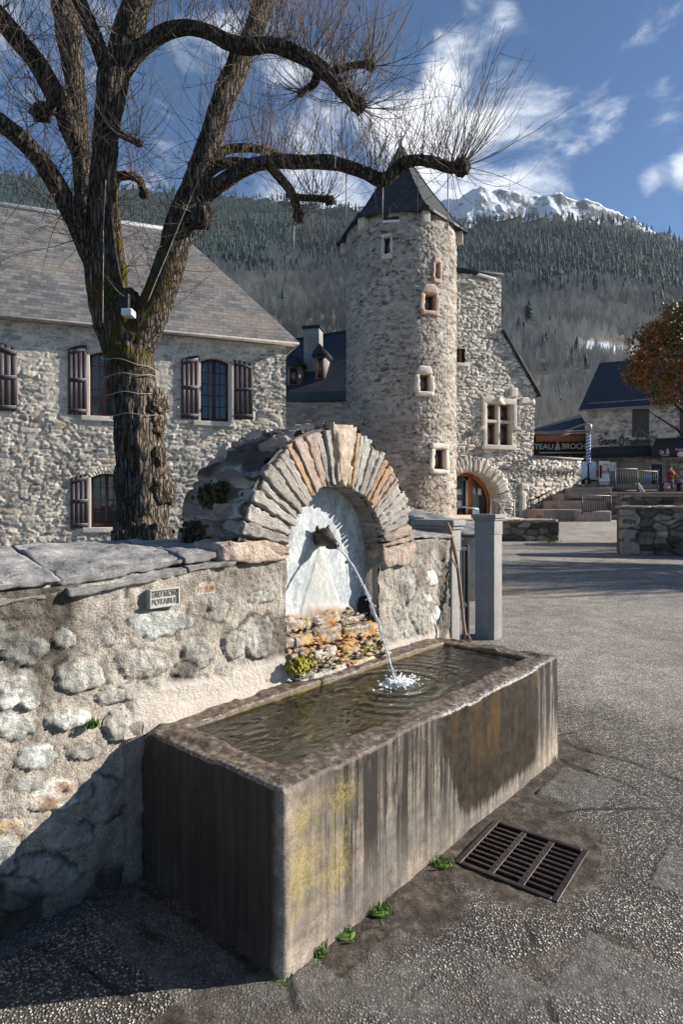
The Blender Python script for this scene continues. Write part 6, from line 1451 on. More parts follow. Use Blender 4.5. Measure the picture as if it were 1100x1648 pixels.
# burls on the right flank
for (px, py, r, dd) in [(244,652,24,-.05),(246,682,20,-.05),(256,790,26,-.05),(212,860,30,-.1),(246,868,30,-.1),(205,500,30,.0),(252,735,16,-.1)]:
    d = TD+dd; m.ball(PT(px, py, d), (r/FPX*d, r/FPX*d*.9, r/FPX*d*1.15), 30, 20, .42, int(px), 11, (.5, .35, .5, 0))
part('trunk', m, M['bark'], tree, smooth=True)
limbs = {
 'A': [(196,560,34,0),(182,515,36,0),(170,470,31,0),(164,430,28,0),(162,390,27,-.02),(162,350,25,-.04),(164,300,24,-.06),(169,250,22,-.08),(171,210,22,-.1),(176,165,24,-.1),(182,130,27,-.1),(192,95,24,-.1),(205,55,24,-.12),(218,15,23,-.15),(236,-35,20,-.2),(262,-90,14,-.25)],
 'B': [(155,420,22,.15),(143,360,20,.2),(136,310,17,.25),(131,250,17,.3),(126,195,17,.35),(121,140,17,.4),(116,95,20,.42),(110,50,22,.45),(103,0,22,.5),(94,-60,18,.55)],
 'C': [(134,260,15,.3),(118,215,19,.2),(103,178,19,.1),(84,145,18,.0),(62,105,17,-.1),(35,72,17,-.25),(5,35,17,-.4),(-35,-5,15,-.6),(-80,-50,12,-.8)],
 'D': [(160,450,22,.05),(147,412,20,-.05),(128,372,19,-.15),(110,335,18,-.25),(90,295,17,-.35),(68,262,16,-.45),(40,230,16,-.55),(8,203,16,-.7),(-40,165,15,-.9),(-90,120,12,-1.1)],
 'E': [(186,510,11,.35),(196,460,10,.4),(192,410,9,.45),(186,360,9,.5),(182,320,9,.5),(186,288,9,.5),(205,283,8,.45),(224,290,8,.4),(232,312,7,.35)],
 'F': [(176,135,14,-.1),(166,100,13,-.15),(152,60,14,-.2),(136,22,14,-.25),(118,-20,12,-.3)],
 'G': [(190,125,18,-.1),(212,95,16,-.15),(236,72,15,-.2),(265,52,14,-.25),(300,45,13,-.3),(335,52,13,-.35),(368,68,14,-.4),(400,74,14,-.42),(435,72,13,-.45),(468,82,13,-.5),(500,98,13,-.55),(522,115,14,-.58),(545,138,12,-.6),(562,156,12,-.62),(577,170,11,-.65)],
 'R': [(214,560,34,-.02),(228,535,34,-.03),(243,508,31,-.04),(256,475,28,-.05),(268,440,28,-.06),(279,405,27,-.07),(289,370,27,-.08),(301,335,26,-.1),(313,308,25,-.1),(323,275,23,-.1),(333,245,21,-.08),(345,205,20,-.05),(357,165,20,0),(372,130,20,.05),(388,95,19,.1),(404,60,17,.15),(420,20,18,.2),(436,-25,16,.25),(450,-80,12,.3)],
 'S': [(308,340,16,-.1),(332,312,15,-.15),(356,295,14,-.2),(385,276,13,-.25),(415,264,13,-.3),(450,260,13,-.35),(490,261,12,-.4),(530,262,13,-.45),(560,268,12,-.5),(590,279,12,-.55),(615,290,12,-.6),(632,280,11,-.62),(650,263,11,-.65),(675,258,10,-.68),(700,262,10,-.7),(725,270,10,-.72),(744,268,12,-.74)],
 'T': [(345,262,10,.1),(362,242,8,.15),(395,238,8,.2),(430,243,7,.25),(462,255,6,.3),(490,262,5,.3)],
 'T2': [(340,275,10,.0),(365,262,9,-.05),(398,262,8,-.1),(420,268,6,-.15)],
 'U': [(436,268,9,-.35),(452,288,8,-.4),(468,308,8,-.45),(476,328,8,-.47),(481,350,8,-.5)],
 'U2': [(462,312,6,-.42),(485,318,6,-.45),(510,319,6,-.48),(530,322,7,-.5)],
 'V': [(530,118,7,-.58),(555,108,6,-.6),(580,104,6,-.62),(598,106,7,-.65)],
 'V2': [(512,112,8,-.5),(508,130,8,-.4),(498,142,6,-.35),(484,150,5,-.3)],
 'K': [(96,158,12,.1),(82,172,12,.0),(66,182,13,-.05)],
 'K2': [(184,212,7,-.15),(205,222,6,-.25),(224,231,5,-.3)],
 'K3': [(330,355,9,-.2),(333,340,14,-.2),(322,352,16,-.2)],
}
LP = {}
for nm, rows in limbs.items():
    P, Rr = limb_path(rows, 7); LP[nm] = (P, Rr); m = MB(); big = np.median(Rr) > .1
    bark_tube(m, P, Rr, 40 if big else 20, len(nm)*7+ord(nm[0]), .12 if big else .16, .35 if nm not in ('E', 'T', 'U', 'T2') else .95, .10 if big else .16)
    m.ball(tuple(P[-1]), Rr[-1]*1.25, 14, 10, .5, ord(nm[0]), 8, (.5, .3, 0, 0))
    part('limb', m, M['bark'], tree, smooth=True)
# shoots
rs = np.random.RandomState(21)
def shoots(m, bases, dirs, lens, rads, seg=8, up=.9, k=3, sub=.5):
    n = len(bases); P = np.array(bases); D = np.array(dirs, float); D /= np.linalg.norm(D, axis=1)[:, None]
    L = np.array(lens)/seg; pts = [P.copy()]; tang = [D.copy()]; wob_ = rs.normal(0, .13, (n, 3))
    for s in range(seg):
        q = s/seg; D = D+np.array([0, 0, up*.16])*(1-.3*q)+wob_*.5+rs.normal(0, .075, (n, 3)); D /= np.linalg.norm(D, axis=1)[:, None]
        P = P+D*L[:, None]; pts.append(P.copy()); tang.append(D.copy())
    pts = np.array(pts).transpose(1, 0, 2); tang = np.array(tang).transpose(1, 0, 2)          # n, seg+1, 3
    ref = np.where(np.abs(tang[..., 2:3]) > .9, np.array([1., 0, 0]), np.array([0, 0, 1.])); A = np.cross(tang, ref); A /= np.linalg.norm(A, axis=-1)[..., None]; B = np.cross(tang, A)
    rad = np.array(rads)[:, None]*np.linspace(1, .28, seg+1)[None]
    ring_ = np.stack([pts+rad[..., None]*(cos(2*pi*j/k)*A+sin(2*pi*j/k)*B) for j in range(k)], 2)  # n, seg+1, k, 3
    V = ring_.reshape(-1, 3); base = (np.arange(n)*(seg+1)*k)[:, None, None]+(np.arange(seg)*k)[None, :, None]+np.arange(k)[None, None]
    nxt = (np.arange(n)*(seg+1)*k)[:, None, None]+(np.arange(seg)*k)[None, :, None]+((np.arange(k)+1) % k)[None, None]
    F = np.stack([base, nxt, nxt+k, base+k], -1).reshape(-1, 4); m.add(V, F, (.5, 0, 0, 0)); return pts, tang
def crown_from(name, specs):
    m = MB(); allp = []; allt = []; alll = []
    for (nm, t0, t1, cnt, lmin, lmax, upd, spread) in specs:
        P, Rr = LP[nm]; bs, ds, ls, rd = [], [], [], []
        for q in range(int(cnt*1.15)):
            t = t0+(t1-t0)*rs.rand(); f = t*(len(P)-1); i = min(int(f), len(P)-2); c = P[i]*(1-(f-i))+P[i+1]*(f-i); T_ = P[i+1]-P[i]; T_ /= np.linalg.norm(T_)
            d = rs.normal(0, 1, 3)*spread+np.array([0, 0, upd])+T_*(.9 if t > .97 else .15); d /= np.linalg.norm(d)
            bs.append(c+d*Rr[i]*.7); ds.append(d); ls.append(rs.uniform(lmin, lmax)); rd.append(.0028+.0022*rs.rand())
        p, tg = shoots(m, bs, ds, ls, rd); allp.append(p); allt.append(tg); alll += ls
    p = np.concatenate(allp); tg = np.concatenate(allt); L = np.array(alll)     # side twigs
    for rep in range(2):
        n = len(p); ii = rs.randint(2, 8, n); b = p[np.arange(n), ii]; d = tg[np.arange(n), ii]+rs.normal(0, .55, (n, 3)); shoots(m, b, d, L*rs.uniform(.12, .38, n), np.full(n, .0021), 4, .6, 3)
    part(name, m, M['twig'], tree, smooth=False, kind='stuff')
crown_from('crown', [
 ('S', .93, 1., 70, .55, 1.15, .55, .65), ('S', .55, .93, 75, .5, 1.05, 1.0, .35), ('S', .15, .6, 95, .45, 1.1, .95, .5), ('S', .6, 1., 24, .2, .5, -.3, .8),
 ('G', .93, 1., 70, .5, 1.2, .5, .65), ('G', .55, .95, 150, .6, 1.35, .95, .5), ('G', .15, .6, 90, .6, 1.2, .8, .6), ('V', .8, 1., 46, .5, 1.1, .7, .6), ('V2', .5, 1., 55, .4, .9, .2, .9),
 ('T', .2, 1., 45, .4, .9, .8, .6), ('T2', .3, 1., 20, .4, .8, .7, .7), ('U', .4, 1., 36, .25, .6, .2, .9), ('U2', .4, 1., 40, .3, .7, .5, .8), ('U', .8, 1., 14, .3, .7, -.2, 1.),
 ('R', .10, .35, 40, .3, .8, .0, .9), ('R', .45, 1., 110, .5, 1.2, .6, .8), ('A', .35, .75, 85, .4, 1.1, .3, 1.), ('A', .7, 1., 80, .6, 1.3, .7, .8),
 ('B', .25, 1., 80, .5, 1.1, .5, .9), ('C', .2, 1., 110, .5, 1.2, .4, .9), ('D', .15, 1., 130, .5, 1.2, .3, .9), ('K', .7, 1., 60, .4, 1., .2, 1.), ('K2', .6, 1., 34, .4, .9, .3, .9), ('E', .1, .5, 46, .3, .7, .2, .9), ('E', .7, 1., 40, .35, .8, .2, .9), ('F', .3, 1., 50, .5, 1.1, .6, .8), ('K3', .5, 1., 26, .4, .9, -.1, 1.)])
# wires wrapped round the trunk
tt = thing('wrapped_wire', 'pale wires wound four times round the tree trunk', 'wire', WORLD, PT(214, 660, TD), None)
Pt, Rt = limb_path(trunk, 8)
for (pa, pb) in [(578, 600), (613, 608), (640, 638), (673, 672)]:
    m = MB(); pts = []
    for q in np.linspace(-10, 190, 50):
        py = pa+(pb-pa)*(q/180); j = np.argmin(np.abs(np.array([HY-(p[2]-CAMZ)/p[1]*FPX for p in Pt])-py)); r = Rt[j]*1.10
        px_ = Pt[j]; pts.append((px_[0]-r*cos(R(q)), px_[1]-r*sin(R(q)), CAMZ-(py-HY)/FPX*TD+.01*sin(q*.09)))
    m.tube(pts, .0042, 6); part('wire', m, M['old_cable'], tt, smooth=True)
# cables running up the limbs
for k, (pts, lab) in enumerate([([(165,520,-.5),(166,430,-.45),(166,380,-.42),(168,330,-.4),(170,290,-.38)], 'thin pale cable running up the tall left limb'),
      ([(238,485,-.42),(250,455,-.4),(268,412,-.38),(285,370,-.36),(303,328,-.36),(320,290,-.34)], 'thin pale cable running up the right main limb')]):
    m = MB(); m.tube(cat([PT(a, b, TD+c) for a, b, c in pts], 5), .0035, 6); single('fairy_light_cable', m, M['old_cable'], lab, 'cable', WORLD, PT(pts[0][0], pts[0][1], TD), 'cables on the tree', smooth=True)
# junction box in the crotch
jb = thing('junction_box', 'small dark box with pale lid lodged in the tree crotch', 'box', WORLD, PT(204, 500, TD-.25))
x, y, z = PT(204, 502, TD-.36); m = MB(); m.bbox(x-.05, x+.06, y-.03, y+.1, z-.04, z+.03, .01); part('lid', m, M['white_tube'], jb); x, y, z = PT(199, 487, TD-.3); m = MB(); m.bbox(x-.04, x+.05, y, y+.1, z-.06, z+.10, .015); part('case', m, M['rail'], jb)
# hanging light tubes
for (px, y0, y1, dd, lab) in [(541,150,270,-.55,'pale light tube hanging in the twigs between the two long limbs'),(558,272,356,-.5,'dark thin light tube hanging left of the tower roof'),(474,350,405,-.5,'light tube hanging from the mossy stub over the hillside'),(722,272,372,-.72,'light tube hanging from the limb tip over the tower eaves'),(617,283,350,-.6,'short light tube hanging in front of the tower roof')]:
    m = MB(); d = TD+dd; m.tube([PT(px, y0, d), PT(px-1, y1, d)], .0065, 6); single('light_tube', m, M['white_tube'] if 'pale' in lab else M['old_cable'], lab, 'light tube', WORLD, PT(px, y0, d), 'light tubes hanging in the tree', smooth=True)
# ================================================================ SLATE ROOFED HOUSE BETWEEN HOUSE AND TOWER
KF = frame_at(510, 46, -12)
kh = thing('slate_roofed_house', 'house with dark slate roof, tall grey chimney and two dormers left of the tower', 'house', KF, (0, 0, 0))
K = KF.hit
zt0 = K(510, 545, 5.5)[1]; ze0 = K(510, 632, 0)[1]
m = MB(); xl, xr2 = K(440, 640)[0], K(640, 640)[0]
slope_face(m, (xl, -.2, ze0), (xr2, -.2, ze0), (xr2, 5.5, K(555, 526, 5.5)[1]), (xl, 5.5, K(470, 549, 5.5)[1]), 20, 20, .02); part('roof', m, M['slate_blue'], kh)
m = MB(); m.box(xl, xr2, .1, 9, -.2, ze0-.1, (.4, .6, .3, 0)); part('wall', m, M['drywall'], kh)
m = face_panel(xl, xr2, K(500, 700)[1], ze0-.3, .08, .45, .2, .08, 41); part('wall', m, M['gable'], kh, smooth=True)
m = MB(); m.bbox(xl, xr2, -.45, .0, ze0-.75, ze0, .05); part('gutter', m, M['green_zinc'], kh)
x0, z1 = K(489, 529, 1.8); x1, z0 = K(514, 625, 1.8); c = MB(); c.bbox(x0, x1, 1.8, 3.1, z0-1, z1, .05); C_ = part('chimney', c, M['chimney'], kh)
c = MB(); c.bbox(x0-.12, x1+.12, 1.68, 3.2, z1, z1+.22, .04); part('chimney_cap', c, M['slate_blue'], kh, C_)
for (px0, px1, py0, py1, yy) in [(463, 484, 572, 622, .6), (508, 524, 556, 612, 1.0)]:
    x0, z1 = K(px0, py0+18, yy); x1, z0 = K(px1, py1, yy); D_ = MB(); D_.box(x0, x1, yy, yy+3.5, z0, z1); D_ = part('dormer', D_, M['lead'] if False else M['chimney'], kh)
    m = MB(); xm = (x0+x1)/2; m.prism([(x0-.25, z1), (x1+.25, z1), (x1+.1, z1+.35), (xm, z1+.95), (x0-.1, z1+.35)], yy-.3, yy+4); part('dormer_roof', m, M['slate_blue'], kh, D_)
    m = MB(); m.box(x0+.25, x1-.25, yy-.03, yy, z0+.2, z1-.1); part('pane', m, M['glass'], kh, D_)
    m = MB(); m.box(x0+.12, x0+.25, yy-.06, yy, z0+.1, z1-.05); m.box(x1-.25, x1-.12, yy-.06, yy, z0+.1, z1-.05); m.box(x0+.25, x1-.25, yy-.06, yy, z1-.1, z1-.02); part('frame', m, M['brown_wood'], kh, D_)
m = MB(); m.tube([(xl, 5.5, K(470, 548, 5.5)[1]+.05), (xr2, 5.5, K(555, 525, 5.5)[1]+.05)], .12, 6); part('ridge_cap', m, M['slate_blue'], kh)
# low outhouse roof in front of it
OFr = frame_at(515, 30, 4); O_ = OFr.hit
oh = thing('outhouse', 'low outhouse whose shaded slate roof shows over the fountain arch', 'outhouse', OFr, (0, 0, 0))
xl, xr2 = O_(452, 690)[0], O_(572, 690)[0]; zt_ = O_(515, 648, 2.2)[1]; zb_ = O_(515, 700)[1]
m = MB(); slope_face(m, (xl, 0, zb_), (xr2+1.2, 0, zb_-.3), (xr2-.6, 2.2, zt_), (xl, 2.2, zt_), 16, 10, .02); part('roof', m, M['slate_dark'], oh)
m = MB(); m.box(xl, xr2+.6, .3, 3, -.2, zb_-.05, (.4, .5, 0, 0)); part('wall', m, M['drywall'], oh)

# ================================================================ SHOP WITH THE LONG SIGN
BF = frame_at(900, 56, 0); B = BF.hit
sh = thing('sign_shop', 'low shop with dark slate roof, red cedar cladding and long dark sign board', 'shop', BF, (0, 0, 0))
x0, x1 = B(838, 700)[0], B(949, 700)[0]; ztop = B(900, 697)[1]
m = MB(); m.box(x0, x1, .1, 8, 1, ztop-.02, (.3, .6, 0, 0)); part('wall', m, M['void'], sh)
m = MB(); a = B(861, 694, -.4); b = B(949, 692, -.4); c = B(949, 663, 3.2); d = B(858, 694, 3.2)
slope_face(m, (a[0], -.4, a[1]), (b[0], -.4, b[1]), (c[0], 3.2, c[1]), (a[0]+.2, 1.2, a[1]+.4), 12, 8, .01); part('roof', m, M['slate_blue'], sh)
m = MB(); m.box(a[0], b[0], -.42, -.3, a[1]-.12, a[1]+.02); part('gutter', m, M['lead'], sh)
xa, za = B(864, 711); xb, zb = B(946, 697); m = MB(); m.box(xa, xb, -.02, .1, za, zb-.03); part('cladding', m, M['cladding'], sh)
xa, za = B(838, 733, -.15); xb, zb = B(948, 711, -.15); m = MB(); m.bbox(xa, xb, -.15, -.03, za, zb, .02); SG = part('sign_board', m, M['awning_brown'], sh)
def fit_text(txt, fr, px0, px1, py0, py1, y, mat, th, parent=None, depth=.03, nm='lettering', shear=0.):
    tm = text_mb(txt, 1, depth, 0, 0, 0, shear=shear); V = tm.V[0]; a0, z0 = fr.hit(px0, py1, y); a1, z1 = fr.hit(px1, py0, y)
    V[:, 0] = a0+(V[:, 0]-V[:, 0].min())/np.ptp(V[:, 0])*(a1-a0); V[:, 2] = z0+(V[:, 2]-V[:, 2].min())/np.ptp(V[:, 2])*(z1-z0); V[:, 1] += y
    return part(nm, tm, M[mat], th, parent)
fit_text('GATEAU', BF, 843, 891.5, 714.5, 723, -.18, 'letter_white', sh, SG); fit_text('BROCHE', BF, 906, 950, 713.5, 722.5, -.18, 'letter_white', sh, SG)
m = MB(); p = [B(893.5, 724, -.18), B(903.5, 724, -.18), B(900.3, 713, -.18), B(897, 713, -.18)]; m.prism(p, -.21, -.16); part('cake_emblem', m, M['letter_white'], sh, SG)
m = MB(); p = [B(898, 712.2, -.18), B(899.7, 712.2, -.18), B(899.5, 709.5, -.18), B(898.2, 709.5, -.18)]; m.prism(p, -.21, -.16); part('cake_emblem', m, M['letter_white'], sh, SG)
m = MB(); xa, za = B(869, 729.5, -.2); xb, _ = B(943, 728, -.2); m.box(xa, xb, -.21, -.17, za, za+.10); part('sign_rule', m, M['letter_white'], sh, SG)
for px in (888, 900, 915, 940):
    xa, za = B(px, 739, .02); xb, zb = B(px+6, 733.5, .02); m = MB(); m.box(xa, xb, .02, .09, za, zb); part('wall_block', m, M['plaster'], sh)

# ================================================================ SHOP HOUSE ON THE RIGHT
QF = frame_at(945, 50, -26); Q = QF.hit
qh = thing('shop_house', 'stone shop house with blue black slate roof, script lettering and dark awnings', 'house', QF, (0, 0, 0))
zq = Q(945, 660)[1]; xq = 16.
bigd = rect_hole(Q(995,745)[0], Q(1041,745)[0], 0, Q(1015,744)[1]); bigd2 = rect_hole(Q(1073,745)[0], Q(1094,745)[0], 0, Q(1085,740)[1])
sh0, sh1 = Q(1018, 704), Q(1046, 656)
m = face_panel(0, xq, ZD-.2, zq, .085, .5, .2, .07, 91, None, (bigd, bigd2), 0, .4, (.02, .3)); m.box(0, xq, .3, 9, ZD-.2, zq, (.4, .6, 0, 0)); part('wall', m, M['house'], qh, smooth=True)
m = MB(); zrq = Q(1030, 578, 5.)[1]; xrl = Q(966, 584, 5.)[0]
slope_face(m, (-.6, -.6, zq-.1), (xq, -.6, zq-.1), (xq, 5, zrq), (xrl, 5, zrq), 30, 20, .02)
slope_face(m, (-.6, 10.4, zq-.1), (-.6, -.6, zq-.1), (xrl, 5, zrq), (xrl, 5.1, zrq), 10, 10, .01); part('roof', m, M['slate_blue'], qh)
m = MB(); a = Q(949, 650, .3); b = Q(1090, 640, .3); m.tube([(a[0], .1, a[1]), (b[0], .1, b[1])], .035, 6)
for k in range(11): x = a[0]+(b[0]-a[0])*k/10; m.box(x-.03, x+.03, .05, .2, a[1]+(b[1]-a[1])*k/10-.16, a[1]+(b[1]-a[1])*k/10)
part('snow_rail', m, M['lead'], qh)
m = MB(); m.tube([(-.6, -.66, zq-.1), (xq, -.66, zq-.1)], .07, 6); part('gutter', m, M['lead'], qh)
for (px0, px1) in ((1018, 1046), (1095, 1118)):
    xa, za = Q(px0, 704); xb, zb = Q(px1, 656); hw_ = (xb-xa)/2
    for k in range(2): m = MB(); m.bbox(xa+hw_*k+.02, xa+hw_*(k+1)-.02, -.14, -.06, za, zb-.1, .01); part('shutter', m, M['shutter'], qh)
# script lettering
fit_text('la', QF, 973, 979, 694, 700, -.15, 'letter_dark', qh, depth=.06, shear=.3); fit_text('Grange', QF, 964, 993, 703, 720, -.15, 'letter_dark', qh, depth=.06, shear=.3)
fit_text('Ô', QF, 997, 1006, 697, 718, -.15, 'letter_dark', qh, depth=.06, shear=.2); fit_text('Traditions', QF, 1008, 1048, 703, 717, -.15, 'letter_dark', qh, depth=.06, shear=.3)
m = MB(); pts = [Q(1022, 704, -.3), Q(1030, 689, -.3), Q(1046, 704, -.3)]; m.tube([(p[0], -.3, p[1]) for p in pts], .02, 5); single('bunting_wire', m, M['galv'], 'pale wire hung in a peak before the shuttered window of the shop house', 'wire', QF, (pts[1][0], -.3, pts[1][1]))
def awning(px0, px1, py_top, py_mid, py_bot, dep, mat, nm, lab, skirt=True):
    t = thing(nm, lab, 'awning', QF, (Q(px0, py_bot)[0], -.1, Q(px0, py_bot)[1]), 'awnings of the shop house'); xa, zt = Q(px0, py_top); xb, _ = Q(px1, py_top); zm = Q(px0, py_mid, -dep)[1]; zb = Q(px0, py_bot, -dep)[1]
    xa2 = Q(px0, py_mid, -dep)[0]; xb2 = xb
    m = MB(); m.add([(xa+.3, -.05, zt), (xb, -.05, zt), (xb2, -dep, zm), (xa2, -dep, zm), (xa+.3, -.05, zt-.08), (xb, -.05, zt-.08), (xb2, -dep, zm-.08), (xa2, -dep, zm-.08)], [(0,3,2,1),(4,5,6,7),(0,4,7,3),(1,2,6,5),(0,1,5,4)]); part('canopy', m, M[mat], t)
    m = MB(); m.box(xa2, xb2, -dep-.05, -dep, zb, zm); m.box(xa2, xa2+.05, -dep, -.05, zb, zm); part('valance', m, M[mat], t); return t
aw1 = awning(950, 1049, 720, 723, 737.5, 1.3, 'awning', 'awning', 'long plain dark blue awning under the script lettering')
aw2 = awning(1050, 1125, 706, 722, 737, 2.0, 'awning_brown', 'awning', 'plum awning with pale lettering at the right edge of the shop house')
fit_text('Un', QF, 1063, 1070, 724, 731, -2.08, 'letter_white', aw2, shear=.3); fit_text('&', QF, 1073, 1079, 722, 731, -2.08, 'letter_white', aw2); fit_text('Traditions', QF, 1065, 1078, 731.5, 734, -2.08, 'letter_white', aw2, shear=.3)
fit_text('Comptoir', QF, 1088, 1102, 721, 726, -2.08, 'letter_white', aw2, shear=.3)
m = MB(); x_, z_ = Q(1097, 731, -2.08); m.ball((x_, -2.08, z_), (.25, .03, .22), 10, 6); part('emblem', m, M['letter_white'], aw2)
m = MB(); m.box(.2, xq, .9, 1.0, ZD-.1, Q(1000, 742)[1]); part('shop_interior', m, M['void'], qh)
for px in (1041, 1068): 
    xa, _ = Q(px, 745); m = MB(); m.bbox(xa, xa+.25, -.12, .3, ZD-.1, Q(px, 742)[1], .02); part('door_frame', m, M['chimney'], qh)
m = MB(); xa, za = Q(985, 778); m.bbox(xa, xa+.3, -.12, .3, ZD-.1, Q(985, 742)[1], .02); part('door_frame', m, M['chimney'], qh)
fit_text('COFFEE', QF, 1077, 1092, 746, 749.5, -.2, 'letter_white', qh)
# boards and banner
def board(px0, px1, py0, py1, d, mat, nm, lab, cat_, slant=0., grp=None):
    x0, y0, z1 = PT(px0, py0, d); x1, _, z0 = PT(px1, py1, d); t = thing(nm, lab, cat_, WORLD, ((x0+x1)/2, d, z0), grp); m = MB(); m.bbox(x0, x1, d, d+.06, z0, z1, .01)
    if slant:
        for V in m.V: V[:, 0] += (z1-V[:, 2])*slant; V[:, 1] += (V[:, 2]-z0)*.25
    part('panel', m, M[mat], t); return t, x0, x1, z0, z1
t, x0, x1, z0, z1 = board(966, 982, 742, 781, 45.5, 'white_metal', 'printed_banner', 'white upright banner with food pictures beside the van', 'banner')
m = MB(); m.box(x0+.15, x1-.05, 45.44, 45.5, z0+(z1-z0)*.48, z1-.2); part('picture', m, M['poster'], t)
m = MB(); m.box(x0, x0+.12, 45.42, 45.5, z0+(z1-z0)*.3, z1-.3); part('dark_strip', m, M['blackboard'], t)
t, x0, x1, z0, z1 = board(1050, 1067, 747, 783, 45, 'blackboard', 'chalk_menu_board', 'black chalk menu board with pale writing between the shop doors', 'menu board')
for k in range(6): m = MB(); zz = z1-.45-(z1-z0-.6)*k/6; m.box(x0+.15+.1*(k % 2), x1-.2-.12*(k % 3), 44.97, 45.0, zz-.02, zz+.02); part('chalk_line', m, M['letter_white'], t)
board(1039, 1050.5, 766, 774, 44, 'blue_board', 'blue_notice_board', 'small bright blue board behind the terrace railing', 'notice board')
t, x0, x1, z0, z1 = board(1025, 1032, 777, 794, 38.6, 'white_metal', 'white_sandwich_board', 'white sandwich board leaning in sunlight by the railing', 'sandwich board', .55)
board(982, 993, 744, 758, 46, 'poster', 'poster_stand', 'small picture poster right of the white banner', 'poster')
# ================================================================ VAN
VX, VY, _ = PT(947, 780, 47); zv = ZD
vn_ = thing('white_van', 'white delivery van parked behind the garden wall with its rear towards the banner', 'van', WORLD, (VX-1.2, VY, zv))
m = MB(); xr_v = PT(961.5, 760, 47)[0]; xl_v = xr_v-4.6; zt_v = PT(950, 742.5, 47)[2]
prof_v = [(xl_v, zv+.35), (xr_v, zv+.35), (xr_v, zt_v-.15), (xr_v-.12, zt_v), (xl_v+1.5, zt_v), (xl_v+.9, zv+1.1), (xl_v+.1, zv+.95)]
bmv = bmesh.new(); vs0 = [bmv.verts.new((x, VY, z)) for x, z in prof_v]; f_ = bmv.faces.new(vs0); ex = bmesh.ops.extrude_face_region(bmv, geom=[f_]); bmesh.ops.translate(bmv, vec=(0, 1.9, 0), verts=[q for q in ex['geom'] if isinstance(q, bmesh.types.BMVert)])
bmesh.ops.recalc_face_normals(bmv, faces=bmv.faces[:]); bmesh.ops.bevel(bmv, geom=bmv.edges[:], offset=.06, segments=2, affect='EDGES'); m.bm(bmv); part('body', m, M['van'], vn_, smooth=False)
for xx in (xr_v-.75, xl_v+.8):
    for yy in (VY-.02, VY+1.72):
        m = MB(); m.tube([(xx, yy, zv+.33), (xx, yy+.2, zv+.33)], .33, 20); W_ = part('wheel', m, M['rubber'], vn_, smooth=False); m = MB(); m.tube([(xx, yy-.01, zv+.33), (xx, yy+.02, zv+.33)], .19, 14); part('rim', m, M['lead'], vn_, W_)
m = MB(); m.box(xr_v-.02, xr_v+.06, VY-.03, VY+.14, zv+.75, zv+1.25); part('tail_light', m, M['red_glass'], vn_)
m = MB(); m.box(xr_v-.01, xr_v+.03, VY+.14, VY+1.76, zv+.45, zt_v-.25); part('rear_window', m, M['glass'], vn_)
m = MB(); m.box(xl_v, xr_v+.05, VY-.02, VY, zv+.35, zv+.48); part('trim_strip', m, M['rubber'], vn_)
m = MB(); m.box(xr_v-1.65, xr_v-1.63, VY-.012, VY, zv+.5, zt_v-.2); m.box(xr_v-3.1, xr_v-1.7, VY-.015, VY, zt_v-.75, zt_v-.25); part('side_window', m, M['glass'], vn_)
# ================================================================ STREET LAMP
lx, ly, lz = PT(948, 779, 44.5); lp = thing('street_lamp', 'street lamp wound with blue spiral garland in front of the shops', 'street lamp', WORLD, (lx, ly, ZD))
zl = PT(948, 694, 44.5)[2]; zl2 = PT(948, 681, 44.5)[2]
m = MB(); m.tube([(lx, ly, ZD), (lx, ly, zl)], [.07, .05], 10); part('pole', m, M['rail'], lp, smooth=True)
m = MB(); m.tube([(lx, ly, zl), (lx, ly, zl+.12), (lx, ly, zl+.45), (lx, ly, zl2-.08), (lx, ly, zl2)], [.12, .26, .28, .20, .03], 8); part('lantern', m, M['lead'], lp)
m = MB(); q = np.linspace(0, 1, 150); m.tube([(lx+.13*cos(a*60), ly+.13*sin(a*60), ZD+1.5+(zl-ZD-1.7)*a) for a in q], .045, 5); part('garland', m, M['white_tube'], lp, smooth=True)
m = MB(); m.tube([(lx+.13*cos(a*60+pi), ly+.13*sin(a*60+pi), ZD+1.5+(zl-ZD-1.7)*a) for a in q], .045, 5); part('garland', m, M['blue_board'], lp, smooth=True)
# ================================================================ RAILINGS
def railing(px0, px1, py0, py1, d, n, lab, dy=0., mat='rail', r=.022):
    a0 = np.array(PT(px0, py1, d)); a1 = np.array(PT(px1, py1, d+dy)); b0 = np.array(PT(px0, py0, d)); h = b0[2]-a0[2]
    t = thing('railing', lab, 'railing', WORLD, tuple(a0), 'iron railings by the steps')
    for q in (0, 1): m = MB(); p = a0*(1-q)+a1*q; m.tube([tuple(p-[0, 0, .1]), tuple(p+[0, 0, h+.03])], r*1.5, 6); part('post', m, M[mat], t)
    for q in (1., .12): m = MB(); m.tube([tuple(a0+[0, 0, h*q]), tuple(a1+[0, 0, h*q])], r*1.2, 6); part('rail', m, M[mat if q < 1 else 'old_cable' if d < 40 else mat], t)
    for k in range(1, n): q = k/n; p = a0*(1-q)+a1*q; m = MB(); m.tube([tuple(p+[0, 0, h*.12]), tuple(p+[0, 0, h])], r*.7, 5); part('baluster', m, M[mat], t)
railing(991, 1027, 754, 794, 37.5, 9, 'tall iron railing nearest the terrace corner left of the white board', .6)
railing(1027, 1059, 757, 793, 38.6, 9, 'thin iron railing standing right of the white sandwich board', 2)
railing(938, 984, 797, 826, 33.4, 13, 'low iron railing on the pinkish block beside the steps', .6)
railing(963, 990, 776, 784, 44, 8, 'distant low railing in front of the banner and van', .0)
